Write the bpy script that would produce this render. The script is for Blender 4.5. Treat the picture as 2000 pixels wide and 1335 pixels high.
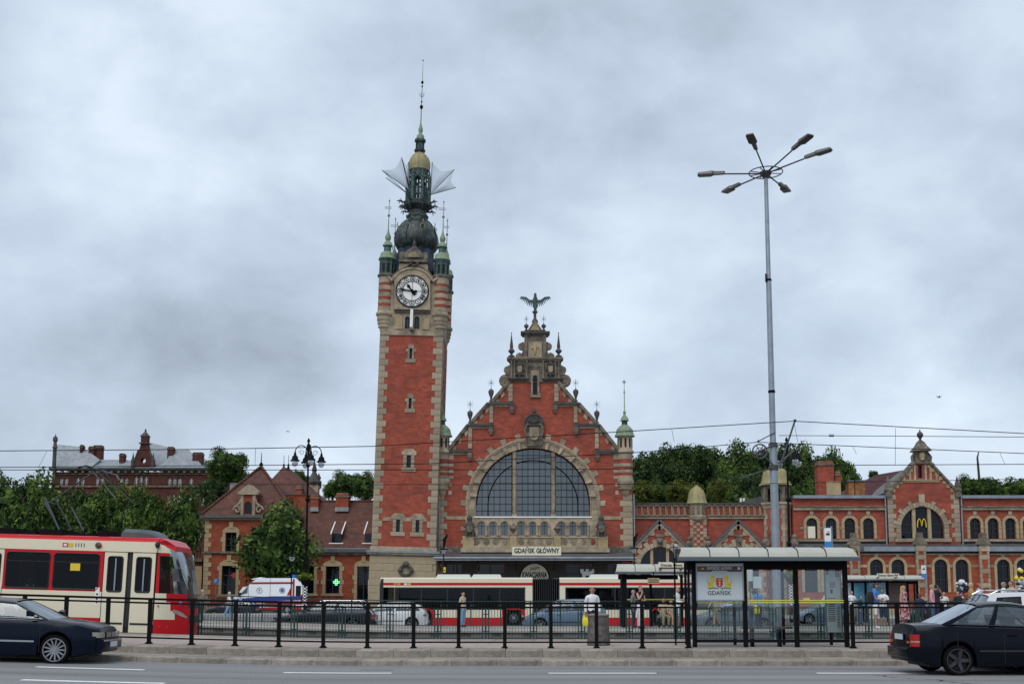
import bpy,math,random
from mathutils import Vector,Matrix,noise
from mathutils.geometry import tessellate_polygon
random.seed(7)
R = math.radians
PI = math.pi
for o in list(bpy.data.objects): bpy.data.objects.remove(o)
scn = bpy.context.scene
COL = scn.collection

# ------------------------------------------------------------------ camera
FPX,CX,CY,PITCH,CAMH = 2200.0,1020.0,904.0,R(6.862),1.5
cam_d = bpy.data.cameras.new('camera'); cam = bpy.data.objects.new('camera',cam_d); COL.objects.link(cam)
cam.location = (0,0,CAMH); cam.rotation_euler = (R(90) + PITCH,0,0)
cam_d.sensor_width = 36; cam_d.lens = 36 * FPX / 2000
cam_d.shift_x = -(CX - 1000) / 2000; cam_d.shift_y = (CY - 667.5) / 2000
cam_d.clip_start = 0.1; cam_d.clip_end = 5000
scn.camera = cam

# ------------------------------------------------------------------ world, sun, exposure
SUN_EL,SUN_AZ = 52,205      # degrees: elevation, compass bearing (0 = +Y)
world = bpy.data.worlds.new('World'); scn.world = world; world.use_nodes = True
wn,wl = world.node_tree.nodes,world.node_tree.links
wn.clear()
wout = wn.new('ShaderNodeOutputWorld'); bg = wn.new('ShaderNodeBackground'); bg.inputs['Strength'].default_value = 0.1
sky = wn.new('ShaderNodeTexSky'); sky.sky_type = 'NISHITA'; sky.sun_disc = False
sky.sun_elevation = R(SUN_EL); sky.sun_rotation = R(SUN_AZ)
tc = wn.new('ShaderNodeTexCoord')
sep = wn.new('ShaderNodeSeparateXYZ'); wl.new(tc.outputs['Generated'],sep.inputs[0])
def wmath(op,a,b=None,clamp=False):
 n = wn.new('ShaderNodeMath'); n.operation = op; n.use_clamp = clamp
 for i,s in enumerate((a,b)):
  if s is None: continue
  if isinstance(s,(int,float)): n.inputs[i].default_value = s
  else: wl.new(s,n.inputs[i])
 return n.outputs[0]
comb = wn.new('ShaderNodeCombineXYZ')
wl.new(sep.outputs['X'],comb.inputs[0]); wl.new(sep.outputs['Y'],comb.inputs[1]); wl.new(wmath('MULTIPLY',sep.outputs['Z'],1.5),comb.inputs[2])
def wnoise(scale,detail,rough,off,dist=0.0):
 mp = wn.new('ShaderNodeMapping'); mp.inputs['Location'].default_value = off; wl.new(comb.outputs[0],mp.inputs[0])
 n = wn.new('ShaderNodeTexNoise'); n.inputs['Scale'].default_value = scale; n.inputs['Detail'].default_value = detail
 n.inputs['Roughness'].default_value = rough; n.inputs['Distortion'].default_value = dist
 wl.new(mp.outputs[0],n.inputs['Vector']); return n.outputs['Fac']
n1 = wnoise(3.4,9,0.50,(3.1,1.7,0.3),0.10)
n2 = wnoise(9.0,9,0.55,(8.4,2.2,0.6),0.25)
dens = wmath('ADD',wmath('MULTIPLY',n1,0.66),wmath('MULTIPLY',n2,0.30))
# broad brighter and darker banks of the cloud sheet
def bank(px,py,size,amount):
 global dens
 u,v = px - CX,CY - py
 d = Vector((u,FPX*math.cos(PITCH) - v*math.sin(PITCH),FPX*math.sin(PITCH) + v*math.cos(PITCH))).normalized()
 n = wn.new('ShaderNodeVectorMath'); n.operation = 'DISTANCE'; wl.new(tc.outputs['Generated'],n.inputs[0]); n.inputs[1].default_value = d
 m = wn.new('ShaderNodeMapRange'); m.interpolation_type = 'SMOOTHERSTEP'; wl.new(n.outputs['Value'],m.inputs[0])
 m.inputs[1].default_value = 0; m.inputs[2].default_value = size/FPX; m.inputs[3].default_value = amount; m.inputs[4].default_value = 0
 dens = wmath('ADD',dens,m.outputs[0])
for q in ((300,230,520,.06),(430,640,520,-.06),(60,620,300,-.035),(1300,600,360,.05),(1780,680,480,.04),(1400,200,520,-.015),(560,880,320,.04),(900,150,400,.03)): bank(*q)
ramp = wn.new('ShaderNodeValToRGB'); wl.new(dens,ramp.inputs[0])
e = ramp.color_ramp.elements
e[0].position = 0.30; e[0].color = (2.9,3.45,4.2,1)
e[1].position = 0.66; e[1].color = (7.0,7.95,8.95,1)
m_ = ramp.color_ramp.elements.new(0.50); m_.color = (5.0,5.9,7.05,1)
mixw = wn.new('ShaderNodeMixRGB'); mixw.inputs[0].default_value = 0.94
wl.new(sky.outputs[0],mixw.inputs[1]); wl.new(ramp.outputs[0],mixw.inputs[2])
wl.new(mixw.outputs[0],bg.inputs['Color']); wl.new(bg.outputs[0],wout.inputs['Surface'])

sun_d = bpy.data.lights.new('sun','SUN'); sun = bpy.data.objects.new('sun',sun_d); COL.objects.link(sun)
sun_d.energy = 1.5; sun_d.angle = R(48); sun_d.color = (1.0,0.96,0.9)
sun.rotation_euler = (R(90 - SUN_EL),0,R(180 - SUN_AZ))
scn.view_settings.view_transform = 'Standard'; scn.view_settings.look = 'None'
scn.view_settings.gamma = 1; scn.view_settings.use_curve_mapping = False
scn.view_settings.exposure = 0.25

# ------------------------------------------------------------------ helpers
def P(px,py,Y):
 """photo pixel on the plane at distance Y -> world (x, z)"""
 u,v = px - CX,CY - py
 cy = FPX * math.cos(PITCH) - v * math.sin(PITCH)
 return (Y * u / cy,CAMH + Y * (FPX * math.sin(PITCH) + v * math.cos(PITCH)) / cy)
def PX(px,Y,py=1120): return P(px,py,Y)[0]
def PZ(py,Y): return P(CX,py,Y)[1]
def gz(x):
 t = max(0.0,min(1.0,(-x - 3) / 16.0)); return 0.32 * t * t * (3 - 2 * t)

MATS = {}
def nodes_of(m):
 m.use_nodes = True; nt = m.node_tree; return nt,nt.nodes['Principled BSDF']
def mat(name,col,rough=0.8,metal=0.0,var=0.0,vscale=1.5,bump=0.0,bscale=20.0,spec=0.5,dirt=None,dscale=0.6,dlo=0.5,dhi=0.75,coat=0.0,objvar=0.0,streak=False):
 """plain principled material with noise variation, optional dirt colour patches"""
 m = bpy.data.materials.new(name); nt,b = nodes_of(m); N,L = nt.nodes,nt.links
 b.inputs['Roughness'].default_value = rough; b.inputs['Metallic'].default_value = metal
 b.inputs['Specular IOR Level'].default_value = spec; b.inputs['Coat Weight'].default_value = coat
 c = (*col,1)
 b.inputs['Base Color'].default_value = c
 t = N.new('ShaderNodeTexCoord'); src = t.outputs['Object']
 out = None
 if var > 0:
  n = N.new('ShaderNodeTexNoise'); n.inputs['Scale'].default_value = vscale; n.inputs['Detail'].default_value = 6; n.inputs['Roughness'].default_value = 0.62
  if streak:
   mp = N.new('ShaderNodeMapping'); mp.inputs['Scale'].default_value = streak; L.new(src,mp.inputs[0]); L.new(mp.outputs[0],n.inputs['Vector'])
  else: L.new(src,n.inputs['Vector'])
  r = N.new('ShaderNodeValToRGB'); L.new(n.outputs['Fac'],r.inputs[0])
  r.color_ramp.elements[0].position = 0.3; r.color_ramp.elements[1].position = 0.7
  r.color_ramp.elements[0].color = (*[x * (1 - var) for x in col],1)
  r.color_ramp.elements[1].color = (*[min(1,x * (1 + var)) for x in col],1)
  out = r.outputs[0]
 if dirt:
  n = N.new('ShaderNodeTexNoise'); n.inputs['Scale'].default_value = dscale; n.inputs['Detail'].default_value = 8; n.inputs['Roughness'].default_value = 0.7
  L.new(src,n.inputs['Vector'])
  mr = N.new('ShaderNodeMapRange'); mr.inputs[1].default_value = dlo; mr.inputs[2].default_value = dhi; L.new(n.outputs['Fac'],mr.inputs[0])
  mx = N.new('ShaderNodeMixRGB'); L.new(mr.outputs[0],mx.inputs[0])
  if out: L.new(out,mx.inputs[1])
  else: mx.inputs[1].default_value = c
  mx.inputs[2].default_value = (*dirt,1); out = mx.outputs[0]
 if objvar > 0:
  oi = N.new('ShaderNodeObjectInfo'); mr = N.new('ShaderNodeMapRange'); L.new(oi.outputs['Random'],mr.inputs[0])
  mr.inputs[3].default_value = 1 - objvar; mr.inputs[4].default_value = 1 + objvar
  mx = N.new('ShaderNodeMixRGB'); mx.blend_type = 'MULTIPLY'; mx.inputs[0].default_value = 1
  if out: L.new(out,mx.inputs[1])
  else: mx.inputs[1].default_value = c
  L.new(mr.outputs[0],mx.inputs[2]); out = mx.outputs[0]
 if out: L.new(out,b.inputs['Base Color'])
 if bump > 0:
  n = N.new('ShaderNodeTexNoise'); n.inputs['Scale'].default_value = bscale; n.inputs['Detail'].default_value = 5; L.new(src,n.inputs['Vector'])
  bp = N.new('ShaderNodeBump'); bp.inputs['Strength'].default_value = bump; bp.inputs['Distance'].default_value = 0.02
  L.new(n.outputs['Fac'],bp.inputs['Height']); L.new(bp.outputs[0],b.inputs['Normal'])
 MATS[name] = m; return m

def brick_mat(name,c1,c2,mortar,dirt,w=0.27,h=0.085,tile=False,scale=1.0):
 m = bpy.data.materials.new(name); nt,b = nodes_of(m); N,L = nt.nodes,nt.links
 b.inputs['Roughness'].default_value = 0.85; b.inputs['Specular IOR Level'].default_value = 0.25
 t = N.new('ShaderNodeTexCoord')
 mp = N.new('ShaderNodeMapping'); mp.inputs['Rotation'].default_value = (R(90),0,0); L.new(t.outputs['Object'],mp.inputs[0])
 # x stays x, brick rows follow z
 s = N.new('ShaderNodeSeparateXYZ'); L.new(t.outputs['Object'],s.inputs[0])
 ad = N.new('ShaderNodeMath'); ad.operation = 'ADD'; L.new(s.outputs[0],ad.inputs[0]); L.new(s.outputs[1],ad.inputs[1])
 cb = N.new('ShaderNodeCombineXYZ'); L.new(ad.outputs[0],cb.inputs[0]); L.new(s.outputs[2],cb.inputs[1])
 br = N.new('ShaderNodeTexBrick'); L.new(cb.outputs[0],br.inputs['Vector'])
 br.inputs['Scale'].default_value = scale; br.inputs['Brick Width'].default_value = w; br.inputs['Row Height'].default_value = h
 br.inputs['Mortar Size'].default_value = 0.008; br.inputs['Mortar Smooth'].default_value = 0.3; br.inputs['Bias'].default_value = 0
 br.inputs['Color1'].default_value = (*c1,1); br.inputs['Color2'].default_value = (*c2,1); br.inputs['Mortar'].default_value = (*mortar,1)
 n = N.new('ShaderNodeTexNoise'); n.inputs['Scale'].default_value = 0.35; n.inputs['Detail'].default_value = 8; n.inputs['Roughness'].default_value = 0.65
 mp2 = N.new('ShaderNodeMapping'); mp2.inputs['Scale'].default_value = (1,1,2.2); L.new(t.outputs['Object'],mp2.inputs[0]); L.new(mp2.outputs[0],n.inputs['Vector'])
 mr = N.new('ShaderNodeMapRange'); mr.inputs[1].default_value = 0.42; mr.inputs[2].default_value = 0.72; L.new(n.outputs['Fac'],mr.inputs[0])
 mx = N.new('ShaderNodeMixRGB'); L.new(mr.outputs[0],mx.inputs[0]); L.new(br.outputs['Color'],mx.inputs[1]); mx.inputs[2].default_value = (*dirt,1)
 n3 = N.new('ShaderNodeTexNoise'); n3.inputs['Scale'].default_value = 1.3; n3.inputs['Detail'].default_value = 6; L.new(mp2.outputs[0],n3.inputs['Vector'])
 mr3 = N.new('ShaderNodeMapRange'); mr3.inputs[1].default_value = 0.3; mr3.inputs[2].default_value = 0.7; mr3.inputs[3].default_value = 0.72; mr3.inputs[4].default_value = 1.15; L.new(n3.outputs['Fac'],mr3.inputs[0])
 mx3 = N.new('ShaderNodeMixRGB'); mx3.blend_type = 'MULTIPLY'; mx3.inputs[0].default_value = 1; L.new(mx.outputs[0],mx3.inputs[1]); L.new(mr3.outputs[0],mx3.inputs[2])
 L.new(mx3.outputs[0],b.inputs['Base Color'])
 bp = N.new('ShaderNodeBump'); bp.inputs['Strength'].default_value = 0.4; bp.inputs['Distance'].default_value = 0.01; bp.invert = True
 L.new(br.outputs['Fac'],bp.inputs['Height']); L.new(bp.outputs[0],b.inputs['Normal'])
 MATS[name] = m; return m

def glass_mat(name,tint,opacity,refl=0.3,rough=0.03,dark=(0.01,0.012,0.015),gc=0.95):
 """tinted pane: part clear, part dark, with a sky reflection"""
 m = bpy.data.materials.new(name); m.use_nodes = True; nt = m.node_tree; N,L = nt.nodes,nt.links; N.clear()
 o = N.new('ShaderNodeOutputMaterial'); tr = N.new('ShaderNodeBsdfTransparent'); tr.inputs[0].default_value = (*tint,1)
 df = N.new('ShaderNodeBsdfDiffuse'); df.inputs[0].default_value = (*dark,1)
 gl = N.new('ShaderNodeBsdfGlossy'); gl.inputs['Roughness'].default_value = rough; gl.inputs[0].default_value = (gc*.95,gc,gc*1.05,1)
 a = N.new('ShaderNodeMixShader'); a.inputs[0].default_value = opacity; L.new(tr.outputs[0],a.inputs[1]); L.new(df.outputs[0],a.inputs[2])
 lw = N.new('ShaderNodeLayerWeight'); lw.inputs['Blend'].default_value = 0.35
 mr = N.new('ShaderNodeMapRange'); mr.inputs[3].default_value = refl; mr.inputs[4].default_value = min(1.0,refl+.6); L.new(lw.outputs['Facing'] if 0 else lw.outputs['Fresnel'],mr.inputs[0])
 c = N.new('ShaderNodeMixShader'); L.new(mr.outputs[0],c.inputs[0]); L.new(a.outputs[0],c.inputs[1]); L.new(gl.outputs[0],c.inputs[2])
 L.new(c.outputs[0],o.inputs[0]); MATS[name] = m; return m

def emit_mat(name,col,strength):
 m = bpy.data.materials.new(name); nt,b = nodes_of(m)
 b.inputs['Base Color'].default_value = (*col,1); b.inputs['Emission Color'].default_value = (*col,1); b.inputs['Emission Strength'].default_value = strength
 MATS[name] = m; return m

brick_mat('brick_red',(0.42,0.088,0.052),(0.32,0.062,0.038),(0.29,0.11,0.075),(0.21,0.062,0.045))
brick_mat('brick_orange',(0.38,0.082,0.036),(0.28,0.055,0.028),(0.27,0.11,0.07),(0.22,0.058,0.035))
brick_mat('brick_dark',(0.13,0.034,0.025),(0.09,0.024,0.02),(0.10,0.055,0.045),(0.06,0.026,0.022))
brick_mat('roof_tile',(0.155,0.068,0.052),(0.115,0.05,0.04),(0.05,0.024,0.02),(0.09,0.05,0.04),w=0.22,h=0.2)
brick_mat('roof_tile_dark',(0.10,0.035,0.035),(0.07,0.028,0.03),(0.04,0.02,0.02),(0.06,0.03,0.03),w=0.22,h=0.2)
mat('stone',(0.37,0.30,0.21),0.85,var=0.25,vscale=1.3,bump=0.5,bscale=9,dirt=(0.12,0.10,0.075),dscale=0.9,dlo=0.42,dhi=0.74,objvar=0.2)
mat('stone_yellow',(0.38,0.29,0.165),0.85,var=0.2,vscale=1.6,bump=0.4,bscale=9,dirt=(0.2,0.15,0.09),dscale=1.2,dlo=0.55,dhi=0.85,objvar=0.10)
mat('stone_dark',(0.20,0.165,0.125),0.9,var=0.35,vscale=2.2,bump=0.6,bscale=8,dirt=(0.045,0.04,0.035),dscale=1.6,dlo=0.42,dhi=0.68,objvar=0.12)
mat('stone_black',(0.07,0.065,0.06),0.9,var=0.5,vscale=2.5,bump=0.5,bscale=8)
mat('stone_base',(0.36,0.29,0.19),0.9,var=0.2,vscale=0.8,bump=0.6,bscale=5,dirt=(0.17,0.14,0.1),dscale=0.7,dlo=0.5,dhi=0.8)
mat('copper_green',(0.20,0.27,0.17),0.7,var=0.3,vscale=2.5,dirt=(0.07,0.08,0.05),dscale=2.2,dlo=0.5,dhi=0.8,streak=(3,3,0.5))
mat('copper_gold',(0.31,0.26,0.12),0.65,0.0,var=0.3,vscale=3,dirt=(0.17,0.22,0.14),dscale=1.6,dlo=0.5,dhi=0.7,streak=(3,3,0.5))
mat('copper_teal',(0.075,0.14,0.13),0.7,var=0.5,vscale=2.5,dirt=(0.018,0.02,0.02),dscale=1.8,dlo=0.42,dhi=0.68)
mat('copper_dark',(0.022,0.028,0.030),0.5,0.15,var=0.6,vscale=2,dirt=(0.12,0.18,0.15),dscale=1.4,dlo=0.50,dhi=0.72,streak=(2,2,.5))
mat('slate_blue',(0.022,0.038,0.062),0.7,var=0.4,spec=.2)
mat('lead',(0.10,0.11,0.12),0.5,0.3,var=0.25,dirt=(0.05,0.05,0.05))
mat('zinc_roof',(0.27,0.29,0.31),0.5,0.2,var=0.25,vscale=0.8,streak=(2,2,0.3))
mat('zinc_trim',(0.25,0.28,0.32),0.5,0.4,var=0.2)
mat('iron_black',(0.004,0.004,0.005),0.65,0.0,spec=0.12)
mat('iron_grey',(0.06,0.065,0.07),0.5,0.4)
mat('galvanised',(0.28,0.32,0.36),0.45,0.5,var=0.15,vscale=4)
mat('fence_green',(0.018,0.045,0.042),0.5,0.1)
mat('white_paint',(0.78,0.78,0.76),0.5,var=0.05)
mat('cream_panel',(0.72,0.68,0.54),0.5)
mat('black_print',(0.012,0.012,0.014),0.7)
mat('wood_frame',(0.03,0.024,0.02),0.6)
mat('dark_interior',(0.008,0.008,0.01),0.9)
mat('rubber',(0.006,0.006,0.006),0.9,spec=.1)
mat('chrome',(0.55,0.57,0.6),0.18,1.0)
mat('alloy',(0.36,0.37,0.39),0.3,0.9)
mat('alloy_dark',(0.07,0.07,0.08),0.35,0.8)
glass_mat('window_glass',(0.12,0.14,0.18),0.90,0.015,0.05,dark=(0.004,0.005,0.012),gc=.7)
glass_mat('hall_glass',(0.2,0.25,0.28),0.92,0.11,0.08,dark=(0.045,0.055,0.06),gc=.85)
glass_mat('car_glass',(0.42,0.50,0.50),0.15,0.08,0.02)
glass_mat('screen_glass',(0.3,0.33,0.36),0.45,0.24,0.05,dark=(0.03,0.035,0.04)); glass_mat('clear_glass',(0.86,0.90,0.90),0.02,0.05,0.02)
glass_mat('dark_glass',(0.36,0.38,0.42),0.25,0.0,0.02,dark=(0.004,0.005,0.008),gc=.6)

class MB:
 """collects faces and links them as ONE mesh object"""
 def __init__(s,mt=None): s.v = []; s.f = []; s.fm = []; s.mats = []; s.cm = mt
 def m(s,mt): s.cm = mt; return s
 def _mi(s):
  if s.cm not in s.mats: s.mats.append(s.cm)
  return s.mats.index(s.cm)
 def add(s,vs,fs):
  k = len(s.v); s.v += [tuple(p) for p in vs]; i = s._mi()
  for f in fs: s.f.append([a + k for a in f]); s.fm.append(i)
  return s
 def box(s,x0,x1,y0,y1,z0,z1):
  if x0 > x1: x0,x1 = x1,x0
  if z0 > z1: z0,z1 = z1,z0
  return s.add([(x0,y0,z0),(x1,y0,z0),(x1,y1,z0),(x0,y1,z0),(x0,y0,z1),(x1,y0,z1),(x1,y1,z1),(x0,y1,z1)],
                     [(0,1,5,4),(1,2,6,5),(2,3,7,6),(3,0,4,7),(4,5,6,7),(3,2,1,0)])
 def wall(s,outer,holes,y0,y1,reveal=None):
  """plate in the XZ plane with openings, front face at y0"""
  rings = [outer] + list(holes)
  def area(r): return sum(r[i][0]*r[(i+1) % len(r)][1] - r[(i+1) % len(r)][0]*r[i][1] for i in range(len(r)))
  pts = [p for r in rings for p in r]
  tr = tessellate_polygon([[Vector((p[0],p[1],0)) for p in r] for r in rings])
  n = len(pts); vs = [(p[0],y0,p[1]) for p in pts] + [(p[0],y1,p[1]) for p in pts]; fs = []
  for a,b,c in tr:
   A = (pts[b][0]-pts[a][0])*(pts[c][1]-pts[a][1]) - (pts[c][0]-pts[a][0])*(pts[b][1]-pts[a][1])
   if abs(A) < 1e-9: continue
   if A < 0: b,c = c,b
   fs.append((a,b,c)); fs.append((n+a,n+c,n+b))
  k = 0
  for ri,r in enumerate(rings):
   L = len(r); ccw = area(r) > 0
   for i in range(L):
    a,b = k+i,k+(i+1) % L
    if ccw == (ri == 0): fs.append((b,a,n+a,n+b))
    else: fs.append((a,b,n+b,n+a))
   k += L
  return s.add(vs,fs)
 def tube(s,pts,r,n=6,caps=True,closed=False):
  pts = [Vector(p) for p in pts]; L = len(pts); rs = r if isinstance(r,(list,tuple)) else [r]*L
  vs,fs = [],[]; up = None
  for i,p in enumerate(pts):
   if closed: t = pts[(i+1) % L] - pts[i-1]
   else: t = pts[min(i+1,L-1)] - pts[max(i-1,0)]
   if t.length < 1e-9: t = Vector((0,0,1))
   t.normalize()
   if up is None: up = Vector((0,0,1)) if abs(t.z) < 0.9 else Vector((1,0,0))
   a = t.cross(up)
   if a.length < 1e-4: a = t.cross(Vector((0,1,0)))
   a.normalize(); b = a.cross(t); b.normalize(); up = b
   for k in range(n):
    th = 2*PI*k/n; vs.append(p + a*math.cos(th)*rs[i] + b*math.sin(th)*rs[i])
  for i in range(L if closed else L-1):
   for k in range(n):
    j = (i+1) % L; fs.append((i*n+k,j*n+k,j*n+(k+1) % n,i*n+(k+1) % n))
  if caps and not closed: fs.append(tuple(range(n))); fs.append(tuple((L-1)*n+k for k in reversed(range(n))))
  return s.add(vs,fs)
 def lathe(s,cx,cy,prof,n=12,a0=0.0,a1=2*PI,sx=1.0,sy=1.0):
  full = abs(a1 - a0 - 2*PI) < 1e-6; cols = n if full else n+1; vs,fs = [],[]
  for r,z in prof:
   for k in range(cols):
    th = a0 + (a1-a0)*k/n; vs.append((cx + r*math.cos(th)*sx,cy + r*math.sin(th)*sy,z))
  for i in range(len(prof)-1):
   for k in range(n):
    k2 = (k+1) % cols if full else k+1
    fs.append((i*cols+k,i*cols+k2,(i+1)*cols+k2,(i+1)*cols+k))
  if full:
   if prof[0][0] > 1e-4: fs.append(tuple(reversed(range(n))))
   if prof[-1][0] > 1e-4: fs.append(tuple((len(prof)-1)*cols+k for k in range(n)))
  return s.add(vs,fs)
 def ball(s,c,r,n=8,sz=1.0):
  return s.lathe(c[0],c[1],[(max(1e-5,r*math.sin(PI*i/6)),c[2] - r*sz*math.cos(PI*i/6)) for i in range(7)],n)
 def loft(s,secs,closed=True,caps=True):
  n = len(secs[0]); vs = [p for q in secs for p in q]; fs = []
  for i in range(len(secs)-1):
   for k in range(n if closed else n-1):
    fs.append((i*n+k,i*n+(k+1) % n,(i+1)*n+(k+1) % n,(i+1)*n+k))
  if caps: fs.append(tuple(reversed(range(n)))); fs.append(tuple((len(secs)-1)*n+k for k in range(n)))
  return s.add(vs,fs)
 def text(s,body,x,y,z,h,w=None,depth=0.01,align='CENTER',shear=0.0,rotz=0.0,rot2=0.0,bold=.012):
  """upright lettering; its baseline centre at x, y, z; facing -Y (turned by rotz)"""
  cu = bpy.data.curves.new('t','FONT'); cu.body = body; cu.align_x = align; cu.extrude = depth/2; cu.resolution_u = 2; cu.shear = shear; cu.offset = bold
  ob = bpy.data.objects.new('t',cu); COL.objects.link(ob)
  me = bpy.data.meshes.new_from_object(ob)
  bpy.data.objects.remove(ob);
  if not me.vertices: return s
  xs = [q.co.x for q in me.vertices]; ys = [q.co.y for q in me.vertices if q.co.y > 0]
  hh = 0.70; k = h / hh; kx = k if w is None else w / (max(xs)-min(xs))
  cr,sr = math.cos(rotz),math.sin(rotz); c2,s2 = math.cos(rot2),math.sin(rot2); vs = []
  for q in me.vertices:
   a,b,d = q.co.x*kx,q.co.y*k,-q.co.z
   a,b = a*c2 - b*s2,a*s2 + b*c2
   vs.append((x + a*cr - d*sr,y + a*sr + d*cr,z + b))
  s.add(vs,[tuple(p.vertices) for p in me.polygons]); bpy.data.meshes.remove(me); return s
 def mesh(s,name,off=(0,0,0),smooth=False):
  me = bpy.data.meshes.new(name)
  me.from_pydata([(a-off[0],b-off[1],c-off[2]) for a,b,c in s.v],[],s.f)
  for q in s.mats: me.materials.append(MATS[q] if isinstance(q,str) else q)
  if len(s.mats) > 1: me.polygons.foreach_set('material_index',s.fm)
  if smooth:
   me.polygons.foreach_set('use_smooth',[True]*len(me.polygons))
   try: me.set_sharp_from_angle(angle=R(smooth if smooth is not True and smooth > 1 else 40))
   except Exception: pass
  me.update(); return me
 def build(s,name,parent=None,smooth=False,kind=None,label=None):
  ob = bpy.data.objects.new(name,s.mesh(name,base_of(parent),smooth)); COL.objects.link(ob); ob.parent = parent
  if kind: ob['kind'] = kind
  if label: ob['label'] = label
  return ob
def base_of(o):
 v = Vector((0,0,0))
 while o is not None: v += o.location; o = o.parent
 return v
def tag(o,label=None,cat=None,group=None,kind=None):
 if label: o['label'] = label
 if cat: o['category'] = cat
 if group: o['group'] = group
 if kind: o['kind'] = kind
 return o
def thing(name,loc,label,cat,group=None):
 o = bpy.data.objects.new(name,None); COL.objects.link(o); o.location = loc; o.empty_display_size = 0.3
 return tag(o,label,cat,group)
def piece(name,me,loc,parent,rot=None,scale=None):
 """one of many alike pieces sharing a mesh; loc in world space"""
 ob = bpy.data.objects.new(name,me); COL.objects.link(ob); ob.parent = parent
 ob.location = Vector(loc) - base_of(parent)
 if rot: ob.rotation_euler = rot
 if scale: ob.scale = scale
 return ob
def copy_tree(o,parent=None):
 c = o.copy(); COL.objects.link(c); c.parent = parent
 for ch in list(o.children): copy_tree(ch,c)
 return c
def struct(mb,name,smooth=False,kind='structure'):
 return mb.build(name,None,smooth,kind)
def arc(cx,cz,r,a0,a1,n):
 return [(cx + r*math.cos(a0+(a1-a0)*i/n),cz + r*math.sin(a0+(a1-a0)*i/n)) for i in range(n+1)]
def arch_ring(cx,zb,w,zt,n=10,rise=None):
 """outline of an arched opening: half round head unless rise is given"""
 r = w/2
 if rise is None: rise = r
 zc = zt - rise
 return [(cx-r,zb),(cx+r,zb)] + [(cx + r*math.cos(PI*i/n),zc + rise*math.sin(PI*i/n)) for i in range(n+1)]
_bm = {}
def block_mesh(mt,w,d,h,ch=0.02):
 """chamfered block centred on x,y; stands on z=0; sizes rounded so that alike pieces share"""
 key = (mt,round(w,2),round(d,2),round(h,2),ch)
 if key not in _bm:
  w,d,h = max(key[1],.02)/2,max(key[2],.02)/2,max(key[3],.02); b = MB(mt)
  c = min(ch,w*.6,d*.6,h*.3)
  def ring(z,i): return [(-w+i,-d+i,z),(w-i,-d+i,z),(w-i,d-i,z),(-w+i,d-i,z)]
  b.loft([ring(0,c),ring(c,0),ring(h-c,0),ring(h,c)]); _bm[key] = b.mesh('block')
 return _bm[key]
def block(name,mt,x0,x1,y0,y1,z0,z1,parent,ch=0.02):
 if x0 > x1: x0,x1 = x1,x0
 if z0 > z1: z0,z1 = z1,z0
 return piece(name,block_mesh(mt,x1-x0,y1-y0,z1-z0,ch),((x0+x1)/2,(y0+y1)/2,z0),parent)
def voussoirs(parent,mt,cx,cz,r0,r1,y0,y1,n,a0=0.0,a1=PI,name='voussoir',long_every=0,r2=None,gap=0.012):
 """arch of n separate wedge stones; every long_every-th one reaches out to r2"""
 meshes = {}
 da = (a1-a0)/n
 for i in range(n):
  lg = bool(long_every and i % long_every == long_every//2)
  if lg not in meshes:
   ro = r2 if lg else r1; g = gap/((r0+r1)/2); b = MB(mt); pts = []
   for k in range(4): t = -da/2+g+(da-2*g)*k/3; pts.append((r0*math.cos(t),r0*math.sin(t)))
   for k in range(4): t = da/2-g-(da-2*g)*k/3; pts.append((ro*math.cos(t),ro*math.sin(t)))
   b.wall(pts[::-1],[],y0,y1); meshes[lg] = b.mesh('voussoir')
  piece(name,meshes[lg],(cx,0,cz),parent,rot=(0,-(a0+da*(i+.5)),0))
# ------------------------------------------------------------------ ground, road, platforms
def asphalt(name,c,lo,hi):
 m = mat(name,c,0.85,var=0.0,bump=0.35,bscale=60,spec=0.35)
 nt = m.node_tree; N,L = nt.nodes,nt.links; b = N['Principled BSDF']; t = N.new('ShaderNodeTexCoord')
 mp = N.new('ShaderNodeMapping'); mp.inputs['Scale'].default_value = (0.05,1.1,1); L.new(t.outputs['Object'],mp.inputs[0])
 n = N.new('ShaderNodeTexNoise'); n.inputs['Scale'].default_value = 1; n.inputs['Detail'].default_value = 5; L.new(mp.outputs[0],n.inputs['Vector'])
 n2 = N.new('ShaderNodeTexNoise'); n2.inputs['Scale'].default_value = 35; n2.inputs['Detail'].default_value = 8; L.new(t.outputs['Object'],n2.inputs['Vector'])
 ad = N.new('ShaderNodeMath'); ad.operation = 'MULTIPLY_ADD'; L.new(n2.outputs['Fac'],ad.inputs[0]); ad.inputs[1].default_value = 0.45
 ml = N.new('ShaderNodeMath'); ml.operation = 'MULTIPLY'; ml.inputs[1].default_value = 0.6; L.new(n.outputs['Fac'],ml.inputs[0]); L.new(ml.outputs[0],ad.inputs[2])
 r = N.new('ShaderNodeValToRGB'); L.new(ad.outputs[0],r.inputs[0]); r.color_ramp.elements[0].position = 0.35; r.color_ramp.elements[1].position = 0.7
 r.color_ramp.elements[0].color = (*lo,1); r.color_ramp.elements[1].color = (*hi,1); L.new(r.outputs[0],b.inputs['Base Color'])
asphalt('asphalt_road',(0.1,0.1,0.11),(0.125,0.124,0.127),(0.27,0.266,0.268))
asphalt('asphalt_far',(0.1,0.1,0.11),(0.10,0.10,0.11),(0.19,0.19,0.195))
mat('road_paint',(0.72,0.72,0.70),0.7,var=0.12,vscale=6,dirt=(0.3,0.3,0.3),dscale=5,dlo=0.6,dhi=0.8)
mat('concrete',(0.285,0.25,0.215),0.9,var=0.28,vscale=3,bump=0.5,bscale=25,dirt=(0.085,0.075,0.055),dscale=2.2,dlo=0.45,dhi=0.75,objvar=0.18)
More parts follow.
